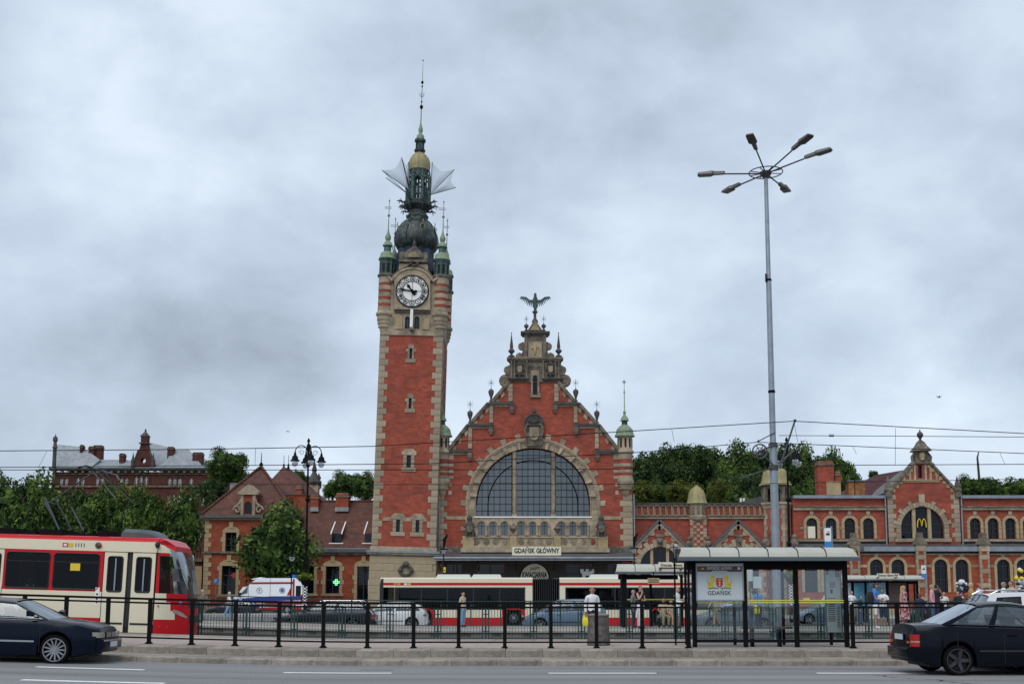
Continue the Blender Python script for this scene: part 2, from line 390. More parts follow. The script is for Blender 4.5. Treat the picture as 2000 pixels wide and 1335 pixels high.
mat('concrete_wall',(0.24,0.23,0.205),0.9,var=0.3,vscale=2,bump=0.5,bscale=15,dirt=(0.09,0.085,0.07),dscale=1.5,dlo=0.5,dhi=0.8,objvar=0.08)
mat('paving_pink',(0.36,0.29,0.26),0.9,var=0.12,vscale=3,objvar=0.07,bump=0.3,bscale=30)
mat('paving_grey',(0.32,0.31,0.29),0.9,var=0.15,vscale=2,objvar=0.07)
mat('ballast',(0.12,0.11,0.10),0.95,var=0.4,vscale=9,bump=1,bscale=30)
mat('rail_steel',(0.22,0.2,0.19),0.4,0.8)
mat('soil',(0.10,0.085,0.06),1,var=0.3)
mat('grass_far',(0.05,0.085,0.025),1,var=0.4,vscale=0.6,bump=1,bscale=3)

XS = [-60 + i for i in range(0,40)] + [-20 + .5*i for i in range(0,45)] + [3 + i*3 for i in range(0,30)]
def strip(mt,y0,y1,z,name,kind='structure',under=0.35):
 b = MB(mt)
 b.loft([[(x,y0,gz(x)+z),(x,y1,gz(x)+z),(x,y1,gz(x)+z-under),(x,y0,gz(x)+z-under)] for x in XS]); return struct(b,name,kind=kind)
b = MB('soil'); b.box(-900,900,-300,2500,-1.2,-0.9); struct(b,'ground')
road = strip('asphalt_road',-40,26,0,'road')
strip('asphalt_road',26,27.44,0.10,'kerb_bed')
plat = strip('concrete',28.467,34.533,0.262,'tram_platform',under=.5)
trk = strip('ballast',34.533,44.133,0.0,'tram_track_bed',under=.5)
plat2 = strip('concrete',44.467,52.4,0.262,'far_tram_platform',under=.6)
farroad = strip('asphalt_far',52.4,82.667,-0.10,'bus_road',under=.8)
fore = strip('paving_grey',82.667,128,0.05,'station_forecourt',under=.8)

def gblock(name,mt,x0,x1,y0,y1,z0,z1,parent,ch=0.02,dz=0.0):
 xm = (x0+x1)/2; o = piece(name,block_mesh(mt,x1-x0,y1-y0,z1-z0,ch),(xm,(y0+y1)/2,z0+gz(xm)+dz),parent)
 o.rotation_euler = (0,-math.atan2(gz(x1)-gz(x0),x1-x0),0); return o
# low kerb, its flat top slabs, and the row of tall kerb blocks: single stones
x = -22.0; k = 0
while x < 22:
 gblock('kerb_stone','concrete',x,x+1.02-.012,25.867,26.467,-0.2,0.118,road,0.018,random.uniform(-.004,.004))
 gblock('kerb_slab','concrete',x+.3,x+.3+1.02-.01,26.48,27.467,-0.05,0.112,road,0.006,random.uniform(-.004,.004)); x += 1.02
x = -22.0
while x < 22:
 gblock('kerb_block','concrete',x,x+.888,27.467,28.48,0.0,0.282,plat,0.022,random.uniform(-.006,.006)); x += 0.9
# paving slabs on the near platform (three rows seen edge-on) and the edge slabs of the far one
for j,(y0,y1) in enumerate(((28.493,29.733),(29.747,30.933),(30.947,32.267),(32.28,33.467))):
 x = -13.5 + .3*j
 while x < 15:
  gblock('paving_slab','paving_pink',x,x+1.19,y0,y1,0.2,0.285,plat,0.004,random.uniform(-.002,.002)); x += 1.2
x = -20
while x < 22:
 gblock('edge_slab','concrete',x,x+1.19,33.493,34.573,0.2,0.29,plat,0.01); x += 1.2
x = -22
while x < 24:
 gblock('edge_slab','paving_grey',x,x+1.19,44.107,45.333,0.2,0.30,plat2,0.012)
 gblock('wall_slab','concrete_wall',x+.4,x+.4+1.59,44.213,44.48,-0.2,0.2,plat2,0.01) if int((x+22)/1.2) % 4 != 9 else None
 x += 1.2
for y in (36.05,37.485,41.2,42.635):
 b = MB('rail_steel'); b.loft([[(x,y-.035,gz(x)+.0),(x,y+.035,gz(x)),(x,y+.035,gz(x)+.09),(x,y-.035,gz(x)+.09)] for x in XS]); b.build('rail',trk)
# painted dashes
def dash(x0,x1,y0,y1,name='lane_marking'):
 b = MB('road_paint'); n = 8
 b.loft([[(x0+(x1-x0)*i/n,y0,gz(x0+(x1-x0)*i/n)+.006),(x0+(x1-x0)*i/n,y1,gz(x0+(x1-x0)*i/n)+.006),(x0+(x1-x0)*i/n,y1,gz(x0+(x1-x0)*i/n)+.001),(x0+(x1-x0)*i/n,y0,gz(x0+(x1-x0)*i/n)+.001)] for i in range(n+1)])
 b.build(name,road)
for xa in (-15.3,-9.9,-4.86,0.53,6.0,11.4,16.8): dash(xa,xa+2.2,23.2,23.373)
for xa in (-14.3,-8.76,7.97,13.4): dash(xa,xa+2.5,19.933,20.133)
# a crack in the asphalt by the right-hand car and a sealed seam
mat('crack',(0.02,0.02,0.022),0.9)
b = MB('crack'); x,y = 6.95,22.667; pts = []
while y > 18.667: pts.append((x,y)); x += random.uniform(-.12,.22); y -= random.uniform(.10,.2)
for (a,c),(d,e_) in zip(pts,pts[1:]):
 w = random.uniform(.012,.03); b.add([(a-w,c,.005),(a+w,c,.005),(d+w,e_,.005),(d-w,e_,.005)],[(0,3,2,1)])
b.build('crack',road)
b = MB('crack'); b.box(-3.45,-2.75,24.293,24.347,0,.005); b.build('seam',road)
# kerbs along the bus road
b = MB('concrete');
for x0 in range(-40,60,4): b.box(x0,x0+3.97,82.533,82.933,-.3,.08)
b.build('forecourt_kerb',fore)

# wooded hill behind the station
b = MB('grass_far'); nx,ny = 60,12
def hill_z(x,y):
 t = max(0,min(1,(y-124)/60)); s = t*t*(3-2*t)
 return -0.4 + s*(1.5 + 9.5*max(0,min(1,(x-2)/14)) + 0*x + 1.2*math.sin(x*.09+1))
vs = [(-160 + 6*i,122 + 14*j,hill_z(-160+6*i,122+14*j)) for j in range(ny) for i in range(nx)]
b.add(vs,[(j*nx+i,j*nx+i+1,(j+1)*nx+i+1,(j+1)*nx+i) for j in range(ny-1) for i in range(nx-1)])
struct(b,'hill',smooth=80)
# ------------------------------------------------------------------ station hall with the stepped gable
YH = 102.67
def H(px,py): return P(px,py,YH)
def quoins(parent,side,xe,zlo,zhi,yf,mt='stone',h=0.55,wl=0.85,ws=0.5,inward=1,proud=0.04,skip=None):
 """corner stones, long and short in turn; xe = outer edge, inward = +1 if the wall lies towards +x"""
 n = max(1,round((zhi-zlo)/h)); hh = (zhi-zlo)/n
 for i in range(n):
  w = wl if i % 2 else ws
  block('quoin',mt,xe,xe+inward*w,yf-proud,yf+.25,zlo+i*hh+.008,zlo+(i+1)*hh-.008,parent,0.015)
hall = thing('station_hall',(PX(1043,YH),YH,0),'red brick station hall with a stepped stone gable and a huge arched window','station building')
CXH = H(1042,985)
# silhouette of the gable wall from the photograph's left half, mirrored
half = [(850,1200),(850,880),(880,880),(916,832),(916,829),(958,787),(960,785),(996,745),(996,738)]
LX = H(1042,900)[0]
lp = [H(*p) for p in half]; lp = [(x,z) for x,z in lp]
lp[0] = (lp[1][0],0.0)
rp = [(2*LX - x,z) for x,z in lp][::-1]
wcx,wcz = H(1041,985); WR = 5.22; wzb = H(1041,1010)[1]
arch_open = [(wcx-WR,wzb),(wcx+WR,wzb)] + arc(wcx,wcz,WR,0,PI,36)
# small arcade windows below and shop openings
holes = [arch_open]; arcade = []
for zx in (407,498,590,720,811,903,1037,1127,1215):
 cx_ = H(840+zx/4.045,1030)[0]; r_ = arch_ring(cx_,H(0,1045)[1],0.62,H(0,1018.5)[1],8); holes.append(r_); arcade.append((cx_,r_))
shops = []
for a,c in ((869,902),(930,985),(1003,1083),(1105,1160),(1187,1214)):
 x0,x1 = H(a,1120)[0],H(c,1120)[0]
 if a == 1003: continue
 r_ = [(x0,0.3),(x1,0.3),(x1,H(0,1101)[1]),(x0,H(0,1101)[1])]; holes.append(r_); shops.append(r_)
b = MB('brick_red'); b.wall(lp + rp,holes,YH,YH+0.9); b.build('wall',hall)
b = MB('brick_dark'); b.wall([(lp[0][0]+.2,0),(rp[-1][0]-.2,0),(rp[-1][0]-.2,17),(lp[0][0]+.2,17)],[],YH+14,YH+14.5)
for sx in (lp[0][0]+.1,rp[-1][0]-.6): b.box(sx,sx+.5,YH+.9,YH+30,0,H(0,885)[1])
b.build('side_wall',hall)
# hall roof running back
ap = (LX,H(0,760)[1]); b = MB('roof_tile_dark'); e0 = (lp[1][0]-.3,H(0,888)[1]); e1 = (2*LX-e0[0],e0[1])
b.loft([[(e0[0],y,e0[1]),(ap[0],y,ap[1]),(e1[0],y,e1[1]),(ap[0],y,ap[1]-1)] for y in (YH+.95,YH+32)]); b.build('roof',hall)
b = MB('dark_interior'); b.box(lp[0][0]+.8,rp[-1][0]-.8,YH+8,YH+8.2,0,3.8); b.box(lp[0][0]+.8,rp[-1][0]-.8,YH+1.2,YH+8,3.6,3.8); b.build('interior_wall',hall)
# great window: panes one by one, between stone mullions
zt = wcz + WR
cols = [(H(840+a/4.045,990)[0],H(840+c/4.045,990)[0]) for a,c in ((362,645),(682,957),(992,1262))]
nrow = 10; rh = (zt - wzb)/nrow
win = MB('iron_black')
yg = YH + 0.42
for bi,(x0,x1) in enumerate(cols):
 for i in range(7):
  xx = x0 + (x1-x0)*i/6; dx = min(abs(xx-wcx),WR-.02); top = wcz + math.sqrt(max(0,WR*WR-dx*dx))
  if top > wzb+.2: win.box(xx-.022,xx+.022,yg-.05,yg+.03,wzb,top-.02)
for j in range(nrow+1):
 z = wzb + rh*j; hw = WR if z < wcz else math.sqrt(max(0,WR*WR-(z-wcz)**2))
 for x0,x1 in cols:
  a,c = max(x0,wcx-hw),min(x1,wcx+hw)
  if c > a + .05: win.box(a,c,yg-.055,yg+.025,z-.022,z+.022)
for rr,t in ((WR-1.1,.05),(WR-.04,.06)):
 pts = arc(wcx,wcz,rr,0,PI,40); pts = [(wcx+rr,wzb)] + pts + [(wcx-rr,wzb)] if rr < WR-.5 else pts
 win.tube([(x,yg-.04,z) for x,z in pts],t,4)
window = win.build('window',hall)
for x0,x1 in cols:
 pw = (x1-x0)/6
 for i in range(6):
  for j in range(nrow):
   a,c,z0,z1 = x0+pw*i,x0+pw*(i+1),wzb+rh*j,wzb+rh*(j+1)
   def lim(x): return wcz + math.sqrt(max(0,WR*WR-(x-wcx)**2))
   if max(lim(a),lim(c)) <= z0+.03: continue
   ys = []; n = 5
   top = [(a+(c-a)*k/n,min(z1,max(z0,lim(a+(c-a)*k/n)))) for k in range(n+1)]
   if all(abs(q[1]-z1) < 1e-6 for q in top): poly = [(a,z0),(c,z0),(c,z1),(a,z1)]
   else: poly = [(a,z0),(c,z0)] + top[::-1]
   t1,t2 = random.uniform(-.012,.012),random.uniform(-.012,.012); pb = MB('hall_glass')
   pb.add([(x,yg + (x-a)*t1 + (z-z0)*t2,z) for x,z in poly],[tuple(range(len(poly)))]); pb.build('pane',window)
# stone mullions
for a,c in ((1001,1008.5),(1077,1084.5)):
 x0,x1 = H(a,990)[0],H(c,990)[0]; xm = (x0+x1)/2
 b = MB('stone'); b.box(x0,x1,YH+.1,YH+.6,wzb-.4,lim(xm)+.1); b.box(x0-.06,x1+.06,YH+.02,YH+.1,wzb-.1,wzb+.35); b.box(x0+.1,x1-.1,YH+.03,YH+.1,wzb+.4,lim(xm)-.1)
 b.build('mullion',hall)
# archivolt: outer smooth stones with keyed ones, inner moulded stones with little consoles
A0 = -0.19; AN = PI + .38
voussoirs(hall,'stone',wcx,wcz,5.78,6.15,YH-.10,YH+.3,45,-0.0,PI,long_every=0)
for k in range(15):
 a = R(0.8 + 12.74*k) if k else R(0.8)
 a = R(180*k/14*0.985 + 1.2)
 if abs(a-PI/2) < .12: continue
 w = .24/6.3; pts = [(wcx+r*math.cos(a+s*w),wcz+r*math.sin(a+s*w)) for r,s in ((6.14,-1),(6.62,-1),(6.62,1),(6.14,1))]
 b = MB('stone'); b.wall(pts,[],YH-.06,YH+.3); b.build('key_stone',hall)
voussoirs(hall,'stone',wcx,wcz,5.36,5.765,YH-.02,YH+.45,39,0,PI)
b = MB('stone'); pts = [(wcx+5.3,wzb-.2)] + arc(wcx,wcz,5.3,0,PI,48) + [(wcx-5.3,wzb-.2)]
b.tube([(x,YH+.02,z) for x,z in pts],.09,6); pts = [(wcx+5.97,wzb-1.4)] + arc(wcx,wcz,5.97,0,PI,48) + [(wcx-5.97,wzb-1.4)]; b.tube([(x,YH-.1,z) for x,z in pts],.07,5)
b.build('arch_moulding',hall,smooth=50)
for k in range(13):
 a = R(9 + 13.5*k)
 if abs(a-PI/2) < .12: continue
 b = MB('stone'); pts = [(wcx+r*math.cos(a+s*.022),wcz+r*math.sin(a+s*.022)) for r,s in ((5.22,-1),(5.8,-1.3),(5.8,1.3),(5.22,1))]
 b.wall(pts,[],YH-.24,YH+.2); b.ball((wcx+5.25*math.cos(a),YH-.2,wcz+5.25*math.sin(a)),.1,6); b.build('console',hall)
for s in (-1,1):
 for i in range(6):
  xi,xo = wcx+s*5.36,wcx+s*(6.15 if i % 2 else 6.15)
  z1 = wcz - .5*i; z0 = max(z1-.49,wzb-1.7)
  block('jamb_stone','stone',xi,xo,YH-.08,YH+.4,z0,z1,hall,.02)
 for zz_ in (1005,1032,1058):
  if zz_ != 1005: xo = wcx+s*6.15; block('key_stone','stone',xo,xo+s*.42,YH-.05,YH+.3,H(0,zz_+4)[1],H(0,zz_-4)[1],hall)
# arcade band
b = MB('stone'); x0,x1 = wcx-5.36,wcx+5.36
b.wall([(x0,H(0,1048)[1]),(x1,H(0,1048)[1]),(x1,H(0,1011)[1]),(x0,H(0,1011)[1])],[r for _,r in arcade],YH-.03,YH+.1); b.build('arcade_wall',hall)
b = MB('white_paint'); b.box(x0,x1,YH-.12,YH+.3,wzb-.02,wzb+.1); b.build('window_sill',hall)
for cx_,r_ in arcade:
 zb,ztp = H(0,1045)[1],H(0,1018.5)[1]
 g = MB('hall_glass'); g.wall(r_,[],YH+.2,YH+.22); w_ = g.build('window',hall)
 f = MB('iron_black'); f.box(cx_-.015,cx_+.015,YH+.15,YH+.2,zb,ztp-.02); f.box(cx_-.3,cx_+.3,YH+.15,YH+.2,ztp-.4,ztp-.37); f.build('frame',w_)
 b = MB('stone'); b.tube([(cx_+.4*math.cos(t),YH-.05,ztp-.31+.4*math.sin(t)) for t in [PI*i/10 for i in range(11)]],.06,5); b.build('window_arch',hall,smooth=50)
 for s in (-1,1): c = MB('stone'); c.lathe(cx_+s*.44,YH-.08,[(.1,zb),(.1,zb+.06),(.065,zb+.1),(.06,ztp-.42),(.1,ztp-.36),(.1,ztp-.3)],8); c.build('colonnette',hall,smooth=60)
# balustrade with round openings, piers, urns and seated figures
ya,yb = YH-1.3,YH-1.05
zb,ztb = P(0,1068,ya)[1],P(0,1048,ya)[1]
bal = MB('stone'); X_ = lambda px: P(px,1060,ya)[0]
spans = [(927,995,(370,447,520,592)),(1010,1081,(720,792,866,938)),(1096,1166,(1063,1135,1210,1285))]
for a,c,cs in spans:
 rs = [arc(X_(840+q/4.045),(zb+ztb)/2+.0,.29,0,2*PI,14)[:-1] for q in cs]
 bal.wall([(X_(a),zb+.1),(X_(c),zb+.1),(X_(c),ztb-.06),(X_(a),ztb-.06)],rs,ya,yb)
bal.box(X_(903),X_(1187),ya-.1,yb+.12,ztb-.08,ztb+.04); bal.box(X_(903),X_(1187),ya-.1,yb+.12,zb-.06,zb+.1)
bal.build('balustrade',hall)
b = MB('stone'); b.box(wcx-5.3,wcx+5.3,YH-.04,YH-.002,hz(1066) if 0 else H(0,1066)[1],H(0,1048)[1]-.01); b.build('balcony_back',hall)
for a,c,e_ in ((904,926,1),(996,1009,0),(1082,1095,0),(1167,1187,1)):
 block('balustrade_pier','stone_yellow',X_(a),X_(c),ya-.16,yb+.2,zb-.1,ztb+.08,hall,.03)
 xm = (X_(a)+X_(c))/2; z = ztb+.08; ym = (ya+yb)/2
 if not e_:
  u = MB('stone_dark'); u.lathe(xm,ym,[(.22,z),(.22,z+.08),(.08,z+.2),(.1,z+.3),(.3,z+.62),(.36,z+.7),(.26,z+.76),(.14,z+.9),(.14,z+1.0),(.0,z+1.2)],10); u.build('urn',hall,smooth=50)
 else:
  xm += .1 if a < 1000 else -.1; u = MB('stone_black')  # seated lion-like figure holding a shield
  u.loft([[(xm+rx*math.cos(t),ym+ry*math.sin(t),z+h_) for t in [2*PI*k/8 for k in range(8)]] for rx,ry,h_ in ((.55,.4,0),(.52,.4,.25),(.40,.34,.5),(.34,.3,.9),(.38,.3,1.15),(.22,.2,1.3),(.2,.2,1.42),(.25,.24,1.55),(.23,.23,1.72),(.1,.1,1.86))])
  u.tube([(xm-.3,ym-.1,z+1.15),(xm-.48,ym-.3,z+.8),(xm-.25,ym-.5,z+.75)],[.1,.09,.08],6); u.tube([(xm+.3,ym-.1,z+1.15),(xm+.45,ym-.3,z+.8),(xm+.25,ym-.5,z+.75)],[.1,.09,.08],6)
  u.tube([(xm-.2,ym-.1,z+.3),(xm-.3,ym-.5,z+.38),(xm-.3,ym-.55,z)],[.14,.13,.09],6); u.tube([(xm+.2,ym-.1,z+.3),(xm+.3,ym-.5,z+.38),(xm+.3,ym-.55,z)],[.14,.13,.09],6)
  st = u.build('statue',hall,smooth=50)
  sh = MB('stone_dark'); sh.lathe(xm,ym-.5,[(.0,0)],3) if 0 else sh.wall(arc(xm,z+.62,.3,PI,2*PI,8)+[(xm+.3,z+.9),(xm-.3,z+.9)],[],ym-.62,ym-.54); sh.build('shield',st)
b = MB('stone'); b.box(X_(900),X_(1190),ya-.2,YH,zb-.45,zb-.08); b.build('balcony_slab',hall)
# horizontal stone bands either side of the window and cornice above the canopy
for a,c in ((872,910),(1174,1213)):
 b = MB('stone'); b.box(H(a,1010)[0],H(c,1010)[0],YH-.05,YH+.1,H(0,1014)[1],H(0,1007.5)[1]); b.build('string_course',hall)
b = MB('stone_dark'); b.box(H(848,1073)[0],H(1234,1073)[0],YH-.35,YH+.1,H(0,1077)[1],H(0,1072)[1]); b.box(H(848,1073)[0],H(1234,1073)[0],YH-.2,YH+.1,H(0,1072)[1],H(0,1066)[1]); b.build('cornice',hall)
# gable steps, copings, pilasters, urns (mirrored pairs)
def mir(x,s): return x if s < 0 else 2*LX - x
for s in (-1,1):
 def hx(px,py=830): return mir(H(px,py)[0],s)
 for (xa,xb,py) in ((868,922,881),(911,963,830),(952,1004,788)):
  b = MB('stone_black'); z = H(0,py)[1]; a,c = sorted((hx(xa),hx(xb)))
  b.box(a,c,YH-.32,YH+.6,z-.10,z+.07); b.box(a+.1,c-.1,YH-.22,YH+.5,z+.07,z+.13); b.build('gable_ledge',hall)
  b = MB('stone'); b.box(a+.1,c-.1,YH-.1,YH+.1,z-.30,z-.10); b.build('ledge_band',hall)
  q = hx(xb-4); b = MB('stone_dark'); b.box(q-.2,q+.2,YH-.26,YH,z-.65,z-.1); b.box(q-.15,q+.15,YH-.2,YH,z-.85,z-.65); b.build('console',hall)
 for (xa,xb,p0,p1) in ((915,922,878,832),(956,963,828,790),(993,1001,786,747)):
  n = 4; z0,z1 = H(0,p0)[1]+.1,H(0,p1)[1]-.12; a,c = sorted((hx(xa),hx(xb)))
  for i in range(n): block('pilaster_stone','stone',a,c,YH-.12,YH+.3,z0+(z1-z0)*i/n+.006,z0+(z1-z0)*(i+1)/n-.006,hall)
 for (p,q) in (((879,879),(915,833)),((921,828),(956,789)),((963,786),(997,746))):
  (xa,za),(xb,zb_) = H(*p),H(*q); xa,xb = mir(xa,s),mir(xb,s)
  d = Vector((xb-xa,0,zb_-za)); L_ = d.length; d /= L_; nn = Vector((-d.z,0,d.x));
  if nn.z < 0: nn = -nn
  n = 3
  for i in range(n):
   A = Vector((xa,0,za))+d*(L_*i/n+.01); B = Vector((xa,0,za))+d*(L_*(i+1)/n-.01); b = MB('stone_dark')
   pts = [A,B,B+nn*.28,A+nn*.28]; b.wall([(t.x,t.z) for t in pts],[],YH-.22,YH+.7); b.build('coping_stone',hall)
   C = A*.5+B*.5-nn*.18; b = MB('stone'); w = .22; pts = [C-d*w+nn*.17,C+d*w+nn*.17,C+d*w*1.0-Vector((0,0,.28)),C-d*w-Vector((0,0,.28))]
   b.wall([(t.x,t.z) for t in pts],[],YH-.07,YH+.2); b.build('toothing_stone',hall)
 for (px_,py_) in ((918,828),(959,786)):
  x_,z_ = hx(px_),H(0,py_)[1]+.1; u = MB('stone_black')
  u.lathe(x_,YH-.05,[(.18,z_),(.18,z_+.1),(.08,z_+.2),(.1,z_+.35),(.24,z_+.75),(.26,z_+.95),(.2,z_+1.1),(.06,z_+1.15),(.03,z_+1.3),(.0,z_+1.32)],10); ur = u.build('urn',hall,smooth=50)
  st = MB('iron_grey'); st.tube([(x_,YH-.05,z_+1.2),(x_,YH-.05,z_+2.1)],.022,4)
  for t in range(4): a = PI*t/4; st.tube([(x_-.33*math.cos(a),YH-.05,z_+1.75-.33*math.sin(a)),(x_+.33*math.cos(a),YH-.05,z_+1.75+.33*math.sin(a))],.014,4)
  st.build('iron_star',ur)
# stone top of the gable
def HX(px): return H(px+1,700)[0]
def hz(py): return H(0,py)[1]
lan_c = HX(1044)
b = MB('stone_dark'); lan = arch_ring(lan_c,hz(771),.44,hz(733),8)
b.wall([(HX(994),hz(746)),(HX(1095),hz(746)),(HX(1095),hz(702)),(HX(994),hz(702))],[[(q[0],max(q[1],hz(745.5))) for q in lan]],YH-.12,YH+.7); b.build('gable_stage',hall)
b = MB('stone'); b.wall([(HX(1034),hz(776)),(HX(1034),hz(768)),(HX(1036),hz(768)),(HX(1036),hz(724)),(HX(1052),hz(724)),(HX(1052),hz(768)),(HX(1055),hz(768)),(HX(1055),hz(776))][::-1],[arch_ring(lan_c,hz(771),.44,hz(733),8)],YH-.2,YH+.1); b.build('window_surround',hall)
g = MB('window_glass'); g.wall(arch_ring(lan_c,hz(771),.44,hz(733),8),[],YH-.08,YH-.06); w_ = g.build('window',hall)
f = MB('iron_black'); f.box(lan_c-.015,lan_c+.015,YH-.12,YH-.08,hz(771),hz(734)); [f.box(lan_c-.22,lan_c+.22,YH-.12,YH-.08,hz(q),hz(q)+.03) for q in (763,756,749,742)]; f.build('frame',w_)
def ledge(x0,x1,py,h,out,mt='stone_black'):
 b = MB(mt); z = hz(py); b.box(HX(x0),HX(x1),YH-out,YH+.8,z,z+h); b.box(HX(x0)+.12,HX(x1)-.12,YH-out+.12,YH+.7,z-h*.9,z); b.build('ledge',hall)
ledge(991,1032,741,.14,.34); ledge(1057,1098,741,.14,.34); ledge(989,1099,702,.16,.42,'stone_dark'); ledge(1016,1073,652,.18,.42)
for s in (-1,1):
 c = lambda px: HX(1044 + s*(px-1044))
 for q in (998,1004,1028):
  xx = c(q); b = MB('stone_dark'); b.lathe(xx,YH-.2,[(.15,hz(740)),(.15,hz(737)),(.1,hz(735)),(.12,hz(720)),(.09,hz(708)),(.15,hz(705)),(.15,hz(703))],8); b.build('colonnette',hall,smooth=60)
 # armorial panels
 xx = c(1014); b = MB('stone_black'); b.loft([[(xx+w*math.cos(t),YH-.22-.0*w,hz(722)+hh*math.sin(t)) for t in [2*PI*k/12 for k in range(12)]] for w,hh in ((.34,.62),)]*1 + [[(xx+w*math.cos(t),YH-.32,hz(722)+hh*math.sin(t)) for t in [2*PI*k/12 for k in range(12)]] for w,hh in ((.30,.55),)])
 b.wall([(xx-.16,hz(712)),(xx+.16,hz(712)),(xx+.1,hz(705)),(xx,hz(707)),(xx-.1,hz(705))],[],YH-.36,YH-.2)
 for t in range(8): b.ball((xx+.38*math.cos(t*PI/4),YH-.26,hz(722)+.66*math.sin(t*PI/4)),.1,6)
 cr = b.build('crest',hall,smooth=40); sh = MB('stone'); sh.wall(arc(xx,hz(724),.2,PI,2*PI,6)+[(xx+.2,hz(716)),(xx-.2,hz(716))],[],YH-.40,YH-.30); sh.build('shield',cr)
 # scrolls
 def scroll(px_,py_,r,turns=1.6,mt='stone_dark',flip=1):
  xx,z0 = c(px_),hz(py_); b = MB(mt); pts = []
  for i in range(22):
   a = flip*s*(PI*2*turns*i/21) + PI/2; rr = r*(1-.78*i/21); pts.append((xx+rr*math.cos(a)*-1,YH+.1,z0+rr*math.sin(a)))
  b.tube(pts,[r*.30]*22,6); b.lathe(0,0,[],3) if 0 else None
  b.wall(arc(xx,z0,r*.95,0,2*PI,14)[:-1],[],YH-.02,YH+.3); b.build('scroll',hall,smooth=50)
 scroll(986,743,.62); scroll(990,722,.36); scroll(1018,676,.36); scroll(1012,695,.3)
 b = MB('stone_dark'); pts = [(c(1008),hz(700)),(c(1026),hz(700)),(c(1026),hz(668)),(c(1020),hz(676)),(c(1019),hz(688)),(c(1014),hz(694))]
 b.wall(pts if s < 0 else pts[::-1],[],YH,YH+.4); b.build('volute',hall)
 # obelisks
 xx,z0 = c(998),hz(700)+.14; b = MB('stone_black'); b.lathe(xx,YH-.05,[(.3,z0),(.3,z0+.12),(.12,z0+.2),(.1,z0+.3),(.3,z0+.5),(.3,z0+.62),(.12,z0+.8),(.16,z0+.9),(.16,z0+1.0),(.02,z0+2.2),(.07,z0+2.26),(0,z0+2.34)],8); b.build('obelisk',hall,smooth=40)
 xx,z0 = c(1027),hz(650)+.16; b = MB('stone_black'); b.lathe(xx,YH-.05,[(.18,z0),(.18,z0+.1),(.07,z0+.2),(.1,z0+.28),(.22,z0+.42),(.22,z0+.55),(.05,z0+.7),(0,z0+.8)],8); ur = b.build('ball_finial',hall,smooth=50)
 st = MB('iron_grey'); st.tube([(xx,YH-.05,z0+.75),(xx,YH-.05,z0+1.5)],.02,4)
 for t in range(4): a = PI*t/4; st.tube([(xx-.25*math.cos(a),YH-.05,z0+1.15-.25*math.sin(a)),(xx+.25*math.cos(a),YH-.05,z0+1.15+.25*math.sin(a))],.012,4)
 st.build('iron_star',ur)
b = MB('stone_dark'); b.box(HX(1025),HX(1063),YH-.15,YH+.6,hz(702),hz(652));
for q in (1023,1060): b.box(HX(q),HX(q+6),YH-.28,YH+.2,hz(702),hz(655))
b.build('gable_top_stage',hall)
b = MB('stone'); b.box(HX(1031),HX(1057),YH-.2,YH-.1,hz(699),hz(668)); pn = b.build('relief_panel',hall)
b = MB('stone_yellow'); xe,ze = HX(1044),hz(684)  # spread eagle in relief
b.lathe(xe,YH-.22,[(.01,ze-.55),(.1,ze-.4),(.15,ze-.1),(.13,ze+.2),(.08,ze+.35),(.1,ze+.45),(.02,ze+.55)],8)
for s in (-1,1):
 for k in range(5): b.tube([(xe+s*.08,YH-.22,ze+.22),(xe+s*(.3+.04*k),YH-.24,ze+.3-.05*k),(xe+s*(.5-.05*k),YH-.22,ze+.15-.17*k)],[.05,.05,.02],5)
 b.tube([(xe,YH-.22,ze-.35),(xe+s*.2,YH-.22,ze-.55)],[.06,.03],5)
b.build('eagle_relief',pn,smooth=60)
b = MB('stone_dark'); b.wall([(HX(1029),hz(650)+.16),(HX(1059),hz(650)+.16),(HX(1046),hz(627)),(HX(1042),hz(627))],[],YH-.2,YH+.5); pd = b.build('pediment',hall)
b = MB('stone_yellow'); b.wall([(HX(1034),hz(648)+.12),(HX(1054),hz(648)+.12),(HX(1044),hz(633))],[],YH-.26,YH-.15); b.build('pediment_panel',pd)
# bronze eagle on its pedestal
b = MB('stone_black'); z0 = hz(629); b.lathe(HX(1044),YH+.1,[(.3,z0),(.26,z0+.2),(.14,z0+.35),(.12,z0+.8),(.24,z0+.95),(.26,z0+1.05),(.12,z0+1.1)],8); b.build('pedestal',hall,smooth=40)
z1 = z0+1.1; xe = HX(1044.6); b = MB('copper_teal')
b.loft([[(xe+rx*math.cos(t),YH+.1+dy+rx*.8*math.sin(t),z1+h_) for t in [2*PI*k/8 for k in range(8)]] for rx,h_,dy in ((.1,0,0),(.14,.2,.05),(.24,.55,.05),(.27,.9,0),(.2,1.2,-.05),(.12,1.4,-.1),(.13,1.55,-.12),(.06,1.68,-.15))])
for s in (-1,1):
 arm = [(xe+s*.15,YH+.1,z1+.95),(xe+s*.55,YH+.05,z1+.95),(xe+s*.9,YH+.05,z1+1.25),(xe+s*1.28,YH+.1,z1+1.36)]
 b.tube(arm,[.13,.12,.09,.03],6)
 for k in range(9):
  f_ = k/8; i = min(2,int(f_*3)); t = f_*3-i; a = Vector(arm[i]).lerp(Vector(arm[i+1]),t); L_ = .62-.38*f_
  e_ = a + Vector((s*L_*(.15+.5*f_),0,-L_)); b.tube([a,a.lerp(e_,.5)+Vector((0,-.02,0)),e_],[.07,.07,.015],5)
b.tube([(xe,YH+.1,z1+.3),(xe,YH+.3,z1-.1),(xe,YH+.35,z1-.3)],[.15,.12,.03],6)
b.build('bronze_eagle',hall,smooth=50)
